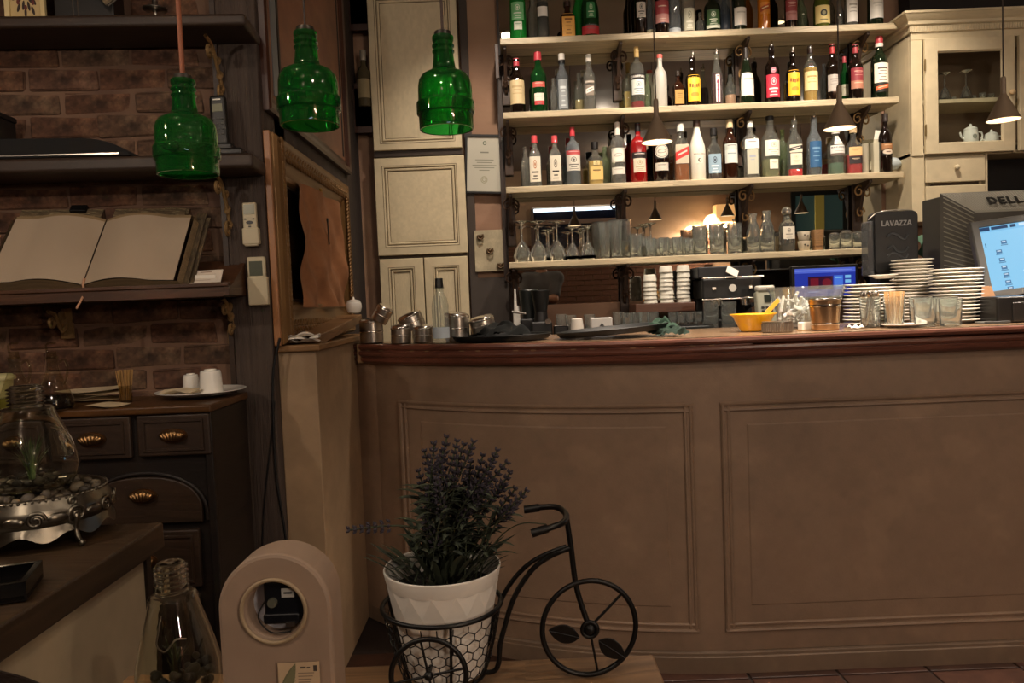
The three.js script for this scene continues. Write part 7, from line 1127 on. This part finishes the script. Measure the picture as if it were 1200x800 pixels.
  part('hair', sdf([[[bx0, 1.68, bz + .02], [bx0, 1.66, bz + .03], .092, .09], [[bx0, 1.7, bz - .03], [bx0, 1.7, bz - .05], .06, .05], [[bx0 - .06, 1.64, bz + .04], [bx0 + .06, 1.64, bz + .04], .055, .055]], [bx0, 1.65, bz], .2, 48, .03), hair, t);
  const at2 = (a, b, k) => a.map((v, i) => lerp(v, b[i], k));
  part('shirt', sdf([[J.pel, J.waist, .145, .135], [J.waist, J.chest, .135, .148], [J.chest, at2(J.chest, J.neck, .65), .135, .085], [J.shL, at2(J.shL, J.elL, .75), .066, .06], [J.shR, at2(J.shR, J.elR, .75), .066, .06], [J.shL, J.shR, .074, .074]], [bx0, 1.18, bz - .05], .42, 80, .05), shirt, t);
  part('trousers', sdf([[J.hipL, J.kneeL, .093, .068], [J.hipR, J.kneeR, .093, .068], [J.kneeL, at2(J.kneeL, J.ankL, .95), .068, .055], [J.kneeR, at2(J.kneeR, J.ankR, .95), .068, .055], [J.pel, at2(J.pel, J.waist, .3), .142, .135]], [bx0, .55, bz], .58, 80, .05), jeans, t);
  for (const a of [J.ankL, J.ankR]) part('shoe', sdf([[[a[0], .05, a[2] + .03], [a[0], .042, a[2] - .16], .046, .038]], [a[0], .06, a[2] - .07], .2, 40, .02), M(0x1a1614, .6), t);
}

// ---------- pendant lamps made of cut green bottles ----------
{
  const gg = M(0x4cd06a, .01, 0, { transmission: .95, thickness: .003, ior: 1.5, attenuationColor: new THREE.Color(0x3fb85a), attenuationDistance: .014 });
  const outer = [[.92, 0], [.93, .01], [.935, .148], [.99, .162], [1, .175], [1, .275], [.99, .29], [.935, .305], [.93, .4], [.92, .47], [.88, .53], [.78, .58], [.6, .612], [.46, .63], [.405, .655], [.37, .72], [.345, .79], [.335, .81], [.38, .822], [.382, .838], [.335, .85], [.335, .872], [.38, .882], [.382, .9], [.335, .912], [.335, .935], [.365, .945], [.372, .97], [.365, .992], [.33, 1]];
  const R = .0612, H = .181, wall = .003;
  const inner = outer.filter(([, y]) => y < .3 || y > .3).map(([r, y]) => [Math.min(r * R - wall, y > .63 ? .335 * R - wall : y < .31 ? .93 * R - wall : 9), y]).map(([r, y]) => [r, y * H]).reverse();
  const prof = [...outer.map(([r, y]) => [r * R, y * H]), ...inner, [outer[0][0] * R, 0]];
  const spots = [[220, 93, 205, 1.47, 0x86492a, 'green cut bottle lamp before the brick wall, the leftmost of three', .0045], [362.5, 37, 148, 1.47, 0x2a1a12, 'green cut bottle lamp before the side wall, the middle one of three', .002], [522.5, 42, 152, 1.56, 0x3a2418, 'green cut bottle lamp before the cream doors, rightmost of three', .003]];
  spots.forEach(([px, y0, y1, d, cc, lab, cr], i) => {
    const p = at(px + 1, y1, d), q = at(px, y0, d), t = thing('bottle_pendant', lab, 'pendant lamp', p, i * 1.3, 'pendant lamps made of cut green bottles'), s = (q.y - p.y) / H;
    const g = part('bottle_shade', lathe(prof, 64), gg, t); g.scale.set(s * (i === 2 ? .93 : 1), s, s * (i === 2 ? .93 : 1));
    part('lamp_socket', [cyl(.011, .013, .05, 0, H * s * .82, 0, 18), cyl(.0135, .0135, .006, 0, H * s * .71, 0, 18)], M(0x14110e, .4), t); part('neck_cap', cyl(.016, .018, .008, 0, H * s + .004, 0, 20), M(0x2a241c, .4, .4), t);
    part('seal', new THREE.SphereGeometry(1, 16, 10).scale(.011, .011, .004).translate(0, H * s * .235, R * s * (i === 2 ? .93 : 1) + .001), gg, t);
    part('cord', cyl(cr, cr, CEIL - q.y - .008, 0, (CEIL - p.y + H * s + .008) / 2, 0, 10), M(cc, .6), t);
  });
}

// the sheet of label print
{
  const sheet = canvasTex(ATLAS, ATLAS, (c) => { c.fillStyle = '#888'; c.fillRect(0, 0, ATLAS, ATLAS); for (const [i, draw] of inked) { c.save(); c.scale(ATLAS / NC / 256, ATLAS / NC / 256); c.translate((i % NC) * 256, Math.floor(i / NC) * 256); c.beginPath(); c.rect(0, 0, 256, 256); c.clip(); draw(c); c.restore(); } });
  labelMat = M(0xffffff, .55, 0, { map: sheet }); labelMeshes.forEach((m) => { m.material = labelMat; });
  if (cells > NC * NC) console.log('label cells', cells);
}
renderer.render(scene, camera);
